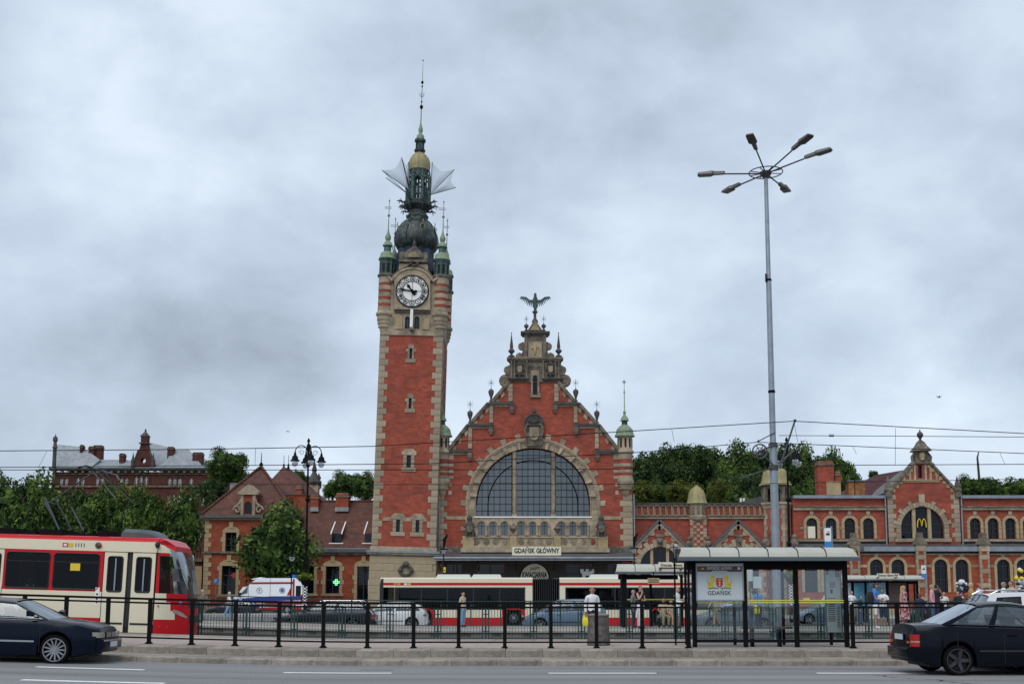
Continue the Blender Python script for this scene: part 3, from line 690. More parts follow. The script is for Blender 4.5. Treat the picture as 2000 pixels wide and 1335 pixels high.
# cartouche over the arch
cx_,zc_ = H(1043,845); b = MB('stone_dark')
b.wall([(cx_-.65,zc_-1.25),(cx_+.65,zc_-1.25),(cx_+.8,zc_-.2),(cx_+.78,zc_+.7),(cx_-.78,zc_+.7),(cx_-.8,zc_-.2)],[],YH-.3,YH+.1)
for s in (-1,1):
 b.tube([(cx_+s*.72,YH-.3,zc_-1.2),(cx_+s*.7,YH-.38,zc_-.4),(cx_+s*.82,YH-.35,zc_+.2),(cx_+s*.66,YH-.3,zc_+.75)],[.12,.08,.12,.16],7)
 b.ball((cx_+s*.62,YH-.42,zc_+.7),.13,7)
ct = b.build('cartouche',hall,smooth=40)
b = MB('stone_black'); b.wall(arc(cx_,zc_+.85,.85,0,PI,12)+[(cx_-.6,zc_+.62),(cx_+.6,zc_+.62)],[],YH-.5,YH)
b.tube([(cx_+.86*math.cos(t),YH-.5,zc_+.85+.8*math.sin(t)) for t in [PI*k/12 for k in range(13)]],.1,6)
for k in range(5): b.tube([(cx_,YH-.5,zc_+.9),(cx_+.55*math.cos(PI*(k+.5)/5),YH-.6,zc_+.95+.5*math.sin(PI*(k+.5)/5))],[.16,.06],6)
b.lathe(cx_,YH-.25,[(.2,zc_+1.6),(.1,zc_+1.72),(.2,zc_+1.9),(.14,zc_+2.1),(.02,zc_+2.4)],8); b.build('canopy_shell',ct,smooth=40)
b = MB('stone'); b.wall(arc(cx_,zc_-.3,.42,PI,2*PI,8)+[(cx_+.42,zc_+.5),(cx_-.42,zc_+.5)],[],YH-.44,YH-.3); b.wall([(cx_-.2,zc_-.35),(cx_+.2,zc_-.35),(cx_+.2,zc_+.42),(cx_-.2,zc_+.42)],[],YH-.5,YH-.43); b.build('shield',ct)
b = MB('stone_dark'); b.box(cx_-.13,cx_+.13,YH-.53,YH-.49,zc_+.28,zc_+.32)
for zz_ in (.1,-.12): b.box(cx_-.09,cx_+.09,YH-.53,YH-.49,zc_+zz_-.015,zc_+zz_+.015); b.box(cx_-.015,cx_+.015,YH-.53,YH-.49,zc_+zz_-.09,zc_+zz_+.09)
b.build('coat_of_arms',ct)
# corner turrets and piers
for s in (-1,1):
 tx = mir(H(863,900)[0],s); r = .68; dr = 'stone'
 zs = [hz(q) for q in (885,897,905,911,917,923,929,935)]
 names = ['stone','brick_red','stone','brick_red','stone','brick_red','stone']
 for i,nm in enumerate(names):
  b = MB(nm); o_ = .03 if nm == 'stone' else 0; b.lathe(tx,YH+.15,[(r+o_,zs[i+1]),(r+o_,zs[i])],16); b.build('turret_course',hall,smooth=50)
 b = MB('stone'); b.lathe(tx,YH+.15,[(.25,hz(968)),(.42,hz(963)),(.45,hz(958)),(.62,hz(955)),(.64,hz(949)),(.8,hz(944)),(.8,hz(937)),(.72,hz(935))],16); b.build('corbel',hall,smooth=40)
 b = MB('stone'); b.lathe(tx,YH+.15,[(.74,hz(885)),(.82,hz(884)),(.82,hz(880)),(.70,hz(878)),(.68,hz(853)),(.82,hz(851))],16); tl = b.build('turret',hall,smooth=35)
 for k in range(5):
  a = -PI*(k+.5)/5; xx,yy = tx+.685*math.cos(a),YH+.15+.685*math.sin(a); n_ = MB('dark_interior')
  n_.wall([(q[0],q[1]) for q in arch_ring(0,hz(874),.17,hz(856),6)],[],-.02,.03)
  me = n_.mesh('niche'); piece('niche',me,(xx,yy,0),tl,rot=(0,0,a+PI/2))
 b = MB('copper_green'); b.lathe(tx,YH+.15,[(.95,hz(852)),(.92,hz(850)),(.82,hz(846)),(.74,hz(838)),(.5,hz(832)),(.34,hz(830)),(.3,hz(829))],12); b.build('turret_roof',hall)
 b = MB('copper_dark'); b.lathe(tx,YH+.15,[(.28,hz(830)),(.26,hz(822)),(.42,hz(821))],8); b.build('turret_lantern',hall)
 b = MB('copper_green'); b.lathe(tx,YH+.15,[(.42,hz(821)),(.4,hz(820)),(.28,hz(814)),(.12,hz(810)),(.1,hz(806)),(.16,hz(804)),(.05,hz(801)),(.04,hz(760 if s > 0 else 770)),(.0,hz(757 if s > 0 else 768))],8)
 if s > 0 or 1:
  zt_ = hz(765); b.ball((tx,YH+.15,zt_),.09,6); b.m('iron_grey')
  b.tube([(tx,YH+.15,zt_),(tx,YH+.15,zt_+1.2)],.02,4)
  for t in range(6): a = PI*t/6; b.tube([(tx-.2*math.cos(a),YH+.15,zt_+.95-.2*math.sin(a)),(tx+.2*math.cos(a),YH+.15,zt_+.95+.2*math.sin(a))],.012,4)
 b.build('turret_spire',hall,smooth=40)
 xe = mir(lp[1][0],s)
 quoins(hall,s,xe,hz(1066),hz(966),YH,inward=-s,wl=1.15,ws=.85,h=.52)
 quoins(hall,s,xe,hz(1190),hz(1100),YH,inward=-s,wl=1.0,ws=1.0,h=.52,mt='stone_base')
 for i,(p0,p1) in enumerate(((897,886),(911,905),(923,917),(935,929),(950,943),(966,958))):
  xx = xe - s*1.25; block('quoin','stone',xx,xx-s*(.45 if i < 4 else .3),YH-.04,YH+.2,hz(p0),hz(p1),hall)
 b = MB('galvanised'); xx = xe - s*(.35 if s < 0 else -.06); b.tube([(xx+.08,YH-.2,hz(965)),(xx+.08,YH-.2,hz(1068)),(xx+.2,YH-.3,hz(1074))],.06,6); b.build('downpipe',hall,smooth=60)
# entrance canopy
b = MB('lead'); yc = YH-4.0; zc0,zc1 = P(0,1091,yc)[1],hz(1076); xa,xb = P(848,1090,yc)[0],P(1243,1090,yc)[0]
b.loft([[(x_,YH,zc1),(x_,yc,zc0+.16),(x_,yc,zc0),(x_,YH,zc0)] for x_ in (xa,xb)]); cn = b.build('canopy',hall)
b = MB('zinc_trim'); b.tube([(xa-.1,yc-.08,zc0+.1),(xb+.1,yc-.08,zc0+.1)],.07,6); b.box(xa,xb,yc-.02,yc,zc0-.12,zc0-.02); b.build('gutter',cn)
b = MB('iron_black')
for i in range(6): x_ = xa+.3+(xb-xa-.6)*i/5; b.tube([(x_,yc+.2,zc0),(x_,YH-.05,zc0-.9)],.04,5); b.tube([(x_,YH-.05,zc0-.1),(x_,yc+1.2,zc0-.1)],.04,5)
b.build('bracket',cn)
# name board on the canopy
ys = YH-3.0; sx0,sz0 = P(1000,1084,ys); sx1,sz1 = P(1096,1066,ys)
sg = thing('name_board',((sx0+sx1)/2,ys,sz0),'cream GDAŃSK GŁÓWNY name board above the station canopy','sign')
b = MB('cream_panel'); b.box(sx0,sx1,ys,ys+.15,sz0,sz1); b.m('stone_yellow'); b.tube([(sx0,ys,sz0),(sx1,ys,sz0),(sx1,ys,sz1),(sx0,ys,sz1)],.03,4,closed=True); b.build('board',sg)
b = MB('black_print'); b.text('GDAŃSK GŁÓWNY',(sx0+sx1)/2,ys-.012,sz0+.22,.42,w=(sx1-sx0)*.92,depth=.01,bold=.03); b.build('lettering',sg)
b = MB('iron_black'); [b.box(q-.03,q+.03,ys,ys+.06,sz0-.35,sz0) for q in (sx0+.7,sx1-.7)]; b.build('bracket',sg)
# ground floor: shop fronts, orange stone piers
for r_ in shops:
 (x0,z0),(x1,z1) = r_[0],r_[2]; g = MB('window_glass'); g.box(x0,x1,YH+.3,YH+.32,z0,z1); w_ = g.build('window',hall)
 f = MB('wood_frame'); n = max(2,round((x1-x0)/1.1))
 for i in range(n+1): xx = x0+(x1-x0)*i/n; f.box(xx-.04,xx+.04,YH+.22,YH+.3,z0,z1)
 f.box(x0,x1,YH+.22,YH+.3,z1-.9,z1-.82); f.build('frame',w_)
b = MB('wood_frame')  # dark panels added over the brick, standing in for shade under the canopy
for a,c in ((lp[0][0]+1.1,H(868,1120)[0]),(H(902,1120)[0]+.02,H(929,1120)[0]),(H(986,1120)[0],H(1104,1120)[0]),(H(1161,1120)[0],H(1186,1120)[0]),(H(1215,1120)[0],rp[-1][0]-1.1)): b.box(a,c,YH-.05,YH-.005,.3,hz(1096))
b.box(lp[0][0]+1.1,rp[-1][0]-1.1,YH-.06,YH-.005,hz(1100.5),hz(1080)); b.build('canopy_shade_panel',hall)
for q in (905,924,988,1000,1086,1098,1164,1184):
 x_ = H(q,1120)[0]
 for i in range(5): block('pier_stone','stone_yellow',x_-.28,x_+.28,YH-.16,YH+.1,.3+.62*i,.3+.62*(i+1)-.012,hall,.02)
# flower shop arched sign
fx,fz = H(1044,1130); fs = thing('shop_sign',(fx,YH-.2,.3),'white arched flower shop sign reading KWIACIARNIA under the canopy','sign')
ro = 1.27; fz = H(0,1127)[1]
b = MB('wood_frame'); b.wall(arch_ring(fx,1.2,2*ro+.24,fz+1.36,16),[],YH-.05,YH-.01); b.build('frame',fs)
b = MB('cream_panel'); b.wall(arch_ring(fx,1.4,2*ro,fz+1.24,16),[],YH-.14,YH-.06); b.build('board',fs)
b = MB('black_print'); b.text('KWIACIARNIA',fx,YH-.15,fz+.0,.5,w=2.25,depth=.01,bold=.035); b.text('Grazyna',fx,YH-.15,fz+.72,.26,w=.85,shear=.4,rot2=.25); b.build('lettering',fs)
# white castle-shaped window sticker shop sign to the right
kx,kz = H(1147,1124); ks = MB('white_paint'); w = .55
ks.wall([(kx-w*.8,kz-.6),(kx+w*.8,kz-.6),(kx+w*.85,kz+.2),(kx+w*1.15,kz+.3),(kx+w*1.15,kz+.62),(kx+w*.55,kz+.62),(kx+w*.55,kz+.42),(kx+w*.25,kz+.42),(kx+w*.25,kz+.62),(kx-w*.25,kz+.62),(kx-w*.25,kz+.42),(kx-w*.55,kz+.42),(kx-w*.55,kz+.62),(kx-w*1.15,kz+.62),(kx-w*1.15,kz+.3),(kx-w*.85,kz+.2)],[arc(kx,kz-.1,.17,0,2*PI,10)[:-1]],YH-.02,YH+.04)
tag(ks.build('shop_sign'),'white castle-tower shaped sign in the shop window right of the flower shop','sign')
# ------------------------------------------------------------------ clock tower
YT = 101.2; TX0 = PX(785,YT,1070)
tower = thing('clock_tower',(TX0,YT,0),'tall red brick clock tower with a green copper lantern spire','clock tower')
def tz(py): return PZ(py,YT)
def tx(px,py):
 ax = 784.5 + (1070-py)*0.0445; sc = (FPX*math.cos(PITCH) - (CY-py)*math.sin(PITCH))/YT
 return TX0 + (px-ax)/sc
HWt = 2.88; DT = 5.7; yc = YT + DT/2
WT = lambda z0,z1,mt,hw=HWt,nm='wall',o=0.0: MB(mt).box(TX0-hw,TX0+hw,YT-o,YT+DT+o,z0,z1).build(nm,tower)
# base with rusticated blocks
WT(0,tz(1076),'stone_base',HWt+.12,'base',.12)
for i in range(8):
 z0 = i*.66; n = 5
 for k in range(-1,n):
  a = TX0-HWt-.1+(k+(i % 2)*.5)*1.13; c = a+1.12; a = max(a,TX0-HWt-.1); c = min(c,TX0+HWt+.1)
  if c-a > .15: block('base_stone','stone_base',a,c,YT-.2,YT,z0,z0+.65,tower,.03)
b = MB('stone_dark'); b.box(TX0-HWt-.35,TX0+HWt+.35,YT-.4,YT+DT+.3,tz(1083),tz(1079)); b.m('zinc_trim').box(TX0-HWt-.4,TX0+HWt+.4,YT-.45,YT+DT+.35,tz(1079),tz(1075)); b.m('stone').box(TX0-HWt-.1,TX0+HWt+.1,YT-.12,YT+DT,tz(1075),tz(1067)); b.build('cornice',tower)
# dark wreath ornament on the base
ox,oz = tx(789,1116),tz(1113); b = MB('stone_black'); b.tube([(ox+.5*math.cos(t),YT-.3,oz+.45*math.sin(t)) for t in [2*PI*k/12 for k in range(12)]],.16,6,closed=True)
b.ball((ox,YT-.35,oz+.55),.28,7); b.ball((ox-.5,YT-.35,oz),.22,7); b.ball((ox+.5,YT-.35,oz),.22,7); b.build('wreath',tower,smooth=50)
# shaft with window openings
def slit(px,p0,p1,w):
 x_ = tx(px,(p0+p1)/2); return [(x_-w/2,tz(p1)),(x_+w/2,tz(p1)),(x_+w/2,tz(p0)),(x_-w/2,tz(p0))]
slits = [(774,1014,1041,.34,'h'),(812,1014,1041,.34,'h'),(796,888,915,.40,'h'),(799.5,777,800,.26,'s'),(801.5,680,703,.24,'s')]
hol = [slit(*q[:4]) for q in slits]
b = MB('brick_red'); b.wall([(TX0-HWt,tz(1075)),(TX0+HWt,tz(1075)),(TX0+HWt,tz(652)),(TX0-HWt,tz(652))],hol,YT,YT+.6)
b.box(TX0-HWt,TX0-HWt+.6,YT+.6,YT+DT,tz(1075),tz(652)); b.box(TX0+HWt-.6,TX0+HWt,YT+.6,YT+DT,tz(1075),tz(652)); b.box(TX0-HWt+.6,TX0+HWt-.6,YT+DT-.6,YT+DT,tz(1075),tz(652)); b.build('wall',tower)
for (px,p0,p1,w,kd),hl in zip(slits,hol):
 x_ = tx(px,(p0+p1)/2); z0,z1 = tz(p1),tz(p0); g = MB('window_glass'); g.box(x_-w/2,x_+w/2,YT+.3,YT+.32,z0,z1); g.build('window',tower)
 hz_ = .42 if kd == 'h' else .3; jw = .30 if kd == 'h' else .17; ear = .17
 block('window_sill','stone',x_-w/2-jw-ear,x_+w/2+jw+ear,YT-.07,YT+.2,z0-.25,z0+.12,tower)
 for s in (-1,1):
  n = 3
  for i in range(n): block('jamb_stone','stone',x_+s*w/2,x_+s*(w/2+jw+(0 if kd == 'h' or i != 1 else 0)),YT-.06,YT+.3,z0+.12+(z1-z0-.12)*i/n+.005,z0+.12+(z1-z0-.12)*(i+1)/n-.005,tower)
  if kd == 's': block('jamb_stone','stone',x_+s*(w/2+jw),x_+s*(w/2+jw+ear),YT-.06,YT+.2,z1-.35,z1-.05,tower)
 hwid = w/2+jw+(ear if kd == 'h' else 0); b = MB('stone')
 b.wall([(x_-hwid,z1),(x_+hwid,z1),(x_+hwid,z1+hz_*.7),(x_+hwid*.55,z1+hz_*1.35),(x_-hwid*.55,z1+hz_*1.35),(x_-hwid,z1+hz_*.7)],[],YT-.08,YT+.2); b.build('lintel',tower)
b = MB('stone'); zb0,zb1 = tz(1017),tz(1010); xs = [TX0-HWt+.9,tx(764,1013),tx(785,1013),tx(801,1013),tx(823,1013),TX0+HWt-.9]
for i in (0,2,4): b.box(xs[i],xs[i+1],YT-.05,YT+.1,zb0,zb1)
b.build('string_course',tower)
z0q,z1q = tz(1066),tz(655)
quoins(tower,-1,TX0-HWt-.01,z0q,z1q,YT,inward=1,wl=.86,ws=.56,h=.56)
quoins(tower,1,TX0+HWt+.01,z0q,z1q,YT,inward=-1,wl=.86,ws=.56,h=.56)
n = round((z1q-z0q)/.56)
for i in range(n):   # the same stones returning along the right-hand side
 hh = (z1q-z0q)/n; w = .98 if i % 2 == 0 else .66
 b_ = block('quoin','stone',TX0+HWt-.2,TX0+HWt+.04,YT+.26,YT+.26+w,z0q+i*hh+.008,z0q+(i+1)*hh-.008,tower,.015)
 block('quoin','stone',TX0+HWt-.2,TX0+HWt+.04,YT+DT-w,YT+DT+.03,z0q+i*hh+.008,z0q+(i+1)*hh-.008,tower,.015)
# stone stage below the clock
z0,z1 = tz(655),tz(614)
wins = [(tx(795.5,630),'w'),(tx(814,630),'w')]; op = [arch_ring(x_,tz(642),.46,tz(618),8) for x_,_ in wins]
b = MB('stone'); b.wall([(TX0-HWt,z0),(TX0+HWt,z0),(TX0+HWt,z1),(TX0-HWt,z1)],op,YT-.1,YT+.5); b.box(TX0-HWt,TX0+HWt,YT+.5,YT+DT+.1,z0,z1); b.build('belfry_base',tower)
for (x_,_),o_ in zip(wins,op):
 g = MB('window_glass'); g.wall(o_,[],YT+.12,YT+.14); w_ = g.build('window',tower); f = MB('lead'); f.box(x_-.015,x_+.015,YT+.05,YT+.12,tz(642),tz(618)); [f.box(x_-.23,x_+.23,YT+.05,YT+.12,tz(q),tz(q)+.03) for q in (637,632,627,622)]; f.build('frame',w_)
for px in (778,832):
 x_ = tx(px,630); b = MB('stone_yellow'); b.wall(arch_ring(x_,tz(641),.5,tz(618),8),[],YT-.16,YT-.09); b.build('blind_panel',tower)
 b = MB('stone'); b.wall(arch_ring(x_,tz(643),.66,tz(616),8),[arch_ring(x_,tz(641),.5,tz(618),8)],YT-.2,YT-.1); b.build('panel_frame',tower)
b = MB('white_paint'); b.box(tx(801.5,625),tx(807,625),YT-.55,YT-.3,tz(641),tz(606)); b.build('white_post',tower)
b = MB('stone_dark'); b.box(tx(800,643),tx(809,643),YT-.6,YT-.1,tz(646),tz(641)); b.build('corbel',tower)
b = MB('stone_black'); b.box(tx(770,610),tx(841,610),YT-.3,YT+.1,tz(611),tz(608.5)); b.box(tx(770,610),tx(841,610),YT-.25,YT+.1,tz(606.5),tz(605)); b.build('ledge',tower)
# clock stage
b = MB('stone'); b.box(TX0-HWt,TX0+HWt,YT-.12,YT+DT+.1,z1,tz(540))
cx_,cz_ = tx(806,570),tz(570.5); RC = 1.46
b.build('clock_stage',tower)
b = MB('stone'); pts = [(tx(771,606),tz(606)),(tx(841,606),tz(606)),(tx(841,545),tz(545))] + arc(cx_,cz_+.25,1.86,R(20),R(160),16) + [(tx(771,545),tz(545))]
b.wall(pts,[arc(cx_,cz_,RC+.08,0,2*PI,32)[:-1]],YT-.36,YT-.1); b.build('clock_surround',tower)
# curved hood with ears
b = MB('stone'); hood = arc(cx_,cz_+.12,2.05,R(24),R(156),20); b.tube([(TX0+HWt-.55,YT-.3,tz(541))]+[(x,YT-.35,z) for x,z in hood]+[(TX0-HWt+.55,YT-.3,tz(541))],.14,6)
b.m('stone_dark').tube([(x*1.0,YT-.3,z+.26) for x,z in hood],.1,6)
hd = [(TX0-1.75,tz(541)+.1)] + arc(cx_,cz_+.12,2.2,R(156),R(24),16) + [(TX0+1.75,tz(541)+.1)]
b.m('stone').wall([(cx_-1.4,cz_+1.55),(cx_+1.4,cz_+1.55),(cx_+1.3,tz(516)),(cx_-1.3,tz(516))],[],YT-.25,YT+.5); b.build('clock_hood',tower,smooth=50)
b = MB('stone_dark'); b.box(cx_-1.35,cx_+1.35,YT-.5,YT+.5,tz(514),tz(510)); b.box(cx_-1.05,cx_+1.05,YT-.3,YT+.5,tz(510),tz(494))
b.wall(arc(cx_,tz(505),.9,0,PI,12),[],YT-.42,YT)
for s in (-1,1): b.box(cx_+s*.95,cx_+s*1.3,YT-.42,YT+.2,tz(510),tz(499)); b.ball((cx_+s*1.12,YT-.2,tz(497)),.2,6)
b.build('aedicule',tower)
b = MB('stone'); b.wall(arc(cx_,tz(505),.52,0,PI,10)+[],[],YT-.5,YT-.4); b.build('relief_panel',tower)
b = MB('stone_black'); b.box(cx_-.5,cx_+.5,YT-.4,YT+.3,tz(494),tz(489)); b.lathe(cx_,YT,[(.45,tz(489)),(.3,tz(484)),(.14,tz(480)),(.2,tz(476)),(.1,tz(472)),(0,tz(466))],8); b.build('aedicule_finial',tower,smooth=40)
b = MB('stone_black'); [b.ball((cx_-.4+.2*k,YT-.5,tz(520)+.12*math.sin(k*2)),.13,5) for k in range(5)]; b.build('mask_ornament',tower)
# clock
clock = MB('white_paint'); clock.wall(arc(cx_,cz_,RC,0,2*PI,40)[:-1],[],YT-.42,YT-.36); clk = clock.build('clock_face',tower)
b = MB('iron_black')
b.tube([(cx_+(RC+.02)*math.cos(t),YT-.44,cz_+(RC+.02)*math.sin(t)) for t in [2*PI*k/48 for k in range(48)]],.055,5,closed=True)
b.tube([(cx_+(RC-.56)*math.cos(t),YT-.44,cz_+(RC-.56)*math.sin(t)) for t in [2*PI*k/40 for k in range(40)]],.022,4,closed=True)
for k in range(60):
 t = 2*PI*k/60; b.tube([(cx_+(RC-.10)*math.cos(t),YT-.44,cz_+(RC-.10)*math.sin(t)),(cx_+RC*math.cos(t),YT-.44,cz_+RC*math.sin(t))],.018,3)
b.box(cx_-.015,cx_+.015,YT-.45,YT-.43,cz_-RC+.5,cz_+RC-.5); b.box(cx_-RC+.5,cx_+RC-.5,YT-.45,YT-.43,cz_-.015,cz_+.015)
b.build('clock_ring',clk)
for k,nm in enumerate(('XII','I','II','III','IIII','V','VI','VII','VIII','IX','X','XI')):
 t = PI/2 - 2*PI*k/12; x_,z_ = cx_+(RC-.33)*math.cos(t),cz_+(RC-.33)*math.sin(t); b = MB('iron_black')
 b.tube([(x_+.235*math.cos(q),YT-.44,z_+.235*math.sin(q)) for q in [2*PI*j/14 for j in range(14)]],.032,4,closed=True)
 a = t - PI/2; b.text(nm,x_+.11*math.sin(a),YT-.44,z_-.11*math.cos(a),.22,w=.09+.06*len(nm),rot2=a,bold=.04); b.build('numeral',clk)
for nm,ang,L_,w in (('hour_hand',R(90+38),.80,.10),('minute_hand',R(90+82),1.22,.07)):
 b = MB('iron_black'); d = Vector((math.cos(ang),0,math.sin(ang))); q = Vector((-d.z,0,d.x)); C = Vector((cx_,0,cz_))
 pts = [C-d*.45-q*.12,C-d*.30-q*w*1.6,C-d*.1-q*w*.5,C+d*L_*.55-q*w*.7,C+d*L_*.68-q*w*1.5,C+d*L_*.84-q*w*1.1,C+d*L_,C+d*L_*.84+q*w*1.1,C+d*L_*.68+q*w*1.5,C+d*L_*.55+q*w*.7,C-d*.1+q*w*.5,C-d*.30+q*w*1.6,C-d*.45+q*.12]
 b.wall([(p.x,p.z) for p in pts],[],YT-.50 if nm[0] == 'h' else YT-.54,YT-.47 if nm[0] == 'h' else YT-.51); b.build(nm,clk)
b = MB('iron_black'); b.wall(arc(cx_,cz_,.15,0,2*PI,12)[:-1],[],YT-.57,YT-.44); b.build('clock_hub',clk)
# corner turrets
rT = .68; offs = HWt-.42
for sx in (-1,1):
 for sy in (0,1):
  x_,y_ = TX0+sx*(HWt-.34),YT+(.28 if not sy else DT-.28)
  zs = [tz(q) for q in (612,607,600,594,587,581,573,567.5,559.5,554,540)]
  for i in range(10):
   nm = 'brick_red' if i in (2,4,6,8) else 'stone'
   if i == 0: continue
   b = MB(nm); b.lathe(x_,y_,[(rT+(.02 if nm == 'stone' else 0),zs[i]),(rT+(.02 if nm == 'stone' else 0),zs[i+1])],14); b.build('turret_course',tower,smooth=50)
  b = MB('stone'); b.lathe(x_,y_,[(.3,tz(652)),(.42,tz(646)),(.46,tz(641)),(.58,tz(640)),(.6,tz(634)),(.66,tz(633)),(.67,tz(627)),(.72,tz(626)),(.72,tz(618)),(.84,tz(616)),(.84,tz(612)),(.7,tz(609)),(.7,zs[1])],14); b.build('turret_corbel',tower,smooth=35)
  b = MB('stone_dark'); b.lathe(x_,y_,[(.7,tz(542)),(.84,tz(540)),(.84,tz(537)),(.6,tz(536))],14); b.m('copper_teal')
  b.lathe(x_,y_,[(.6,tz(537)),(.6,tz(512)),(.78,tz(508)),(.8,tz(506))],8); tl = b.build('turret',tower,smooth=30)
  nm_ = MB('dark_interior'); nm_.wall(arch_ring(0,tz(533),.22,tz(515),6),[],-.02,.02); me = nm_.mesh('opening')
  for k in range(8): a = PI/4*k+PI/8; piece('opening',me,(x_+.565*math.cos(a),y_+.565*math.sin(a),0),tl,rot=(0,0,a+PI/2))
  cc = MB('copper_teal'); cc.tube([(0,0,tz(536)),(0,0,tz(511))],.06,5); me2 = cc.mesh('column')
  for k in range(8): a = PI/4*k; piece('column',me2,(x_+.64*math.cos(a),y_+.64*math.sin(a),0),tl)
  b = MB('copper_green'); b.lathe(x_,y_,[(.82,tz(506)),(.74,tz(503)),(.66,tz(498)),(.6,tz(494)),(.42,tz(492)),(.36,tz(491))],12); b.m('copper_teal').lathe(x_,y_,[(.34,tz(491)),(.34,tz(481)),(.46,tz(480))],8)
  b.m('copper_green').lathe(x_,y_,[(.48,tz(480)),(.42,tz(476)),(.3,tz(472)),(.16,tz(470)),(.26,tz(466)),(.28,tz(462)),(.18,tz(457)),(.1,tz(452)),(.05,tz(446)),(.035,tz(421)),(.03,tz(392)),(0,tz(384))],10)
  b.ball((x_,y_,tz(420)),.13,6); b.ball((x_,y_,tz(391)),.08,6); b.build('turret_roof',tower,smooth=45)
  b = MB('iron_grey'); zv = tz(405); b.box(x_-.42,x_+.22,y_-.01,y_+.01,zv+.08,zv+.11); b.box(x_-.42,x_+.22,y_-.01,y_+.01,zv-.08,zv-.05); [b.box(x_-.40+.13*k,x_-.38+.13*k,y_-.01,y_+.01,zv-.06,zv+.09) for k in range(5)]; b.build('weather_vane',tower)
TXC = TX0 - 0.15; tzc = lambda py: PZ(py,yc)
b = MB('slate_blue'); b.lathe(TXC,yc,[(2.9,tzc(541)),(2.6,tzc(530)),(2.35,tzc(510)),(2.1,tzc(498)),(1.9,tzc(492))],4,a0=PI/4,a1=PI/4+2*PI); b.build('drum_roof',tower)
b = MB('slate_blue'); b.lathe(TXC,yc,[(1.85,tzc(512)),(1.75,tzc(488))],8,a0=PI/8,a1=PI/8+2*PI); b.build('drum',tower)
dx = lambda px,py: tx(px,py)
# onion dome
prof = [(1.55,494),(1.85,487),(2.12,478),(2.14,470),(2.05,461),(1.80,450),(1.5,441),(1.2,435),(1.0,432)]
b = MB('copper_dark'); b.lathe(TXC,yc,[(r,tzc(p)) for r,p in prof],16,a0=PI/16,a1=PI/16+2*PI)
for k in range(8):
 a = PI/4*k+PI/8; b.tube([(TXC+(r+.03)*math.cos(a),yc+(r+.03)*math.sin(a),tzc(p)) for r,p in prof],.05,5)
dm = b.build('onion_dome',tower,smooth=50)
b = MB('copper_green')
for k in range(8):
 a = PI/4*k - PI/2 + PI/8; r_,z_ = 1.78,tzc(452); ca,sa = math.cos(a),math.sin(a)
 X0,Y0 = TXC+(r_+.06)*ca,yc+(r_+.06)*sa
 b.tube([(X0+.22*-sa*math.cos(t),Y0+.22*ca*math.cos(t),z_+.28*math.sin(t)) for t in [2*PI*j/10 for j in range(10)]],.05,5,closed=True)
 b.tube([(X0,Y0,z_+.25),(X0+.12*ca,Y0+.12*sa,z_+.45),(X0+.05*ca,Y0+.05*sa,z_+.65)],.04,4)
b.build('dormer_ring',dm)
b = MB('iron_black'); b.tube([(TXC+2.25*math.cos(t),yc+2.25*math.sin(t),tzc(488)) for t in [2*PI*k/24 for k in range(24)]],.03,4,closed=True); b.build('ring_rail',tower)
b = MB('copper_dark'); b.lathe(TXC,yc,[(1.0,tzc(433)),(1.02,tzc(425)),(.9,tzc(420)),(.88,tzc(413)),(1.1,tzc(409)),(1.38,tzc(404)),(1.42,tzc(397)),(1.2,tzc(396))],8,a0=PI/8,a1=PI/8+2*PI); b.build('gallery',tower)
b = MB('copper_teal'); b.tube([(TXC+1.0*math.cos(t),yc+1.0*math.sin(t),tzc(424)+.1*math.sin(8*t)) for t in [2*PI*k/32 for k in range(32)]],.09,5,closed=True); b.build('wreath',tower)
for k in range(8):   # dragon gargoyles
 a = PI/4*k+PI/8; ca,sa = math.cos(a),math.sin(a)
 for zz_,L_ in ((tzc(399),.75),(tzc(411),.8)):
  b = MB('copper_dark'); r0 = 1.35 if L_ < .78 else 1.05; q = lambda r,z: (TXC+(r0+r)*ca,yc+(r0+r)*sa,zz_+z)
  b.tube([q(-.1,0),q(.25,.02),q(.45,.12),q(L_,.0)],[.1,.09,.08,.03],5); b.tube([q(.2,.05),q(.4,.32),q(.3,.4)],[.05,.03,.01],4); b.tube([q(.45,.1),q(.5,-.2),q(.62,-.25)],[.05,.03,.01],4); b.build('gargoyle',tower)
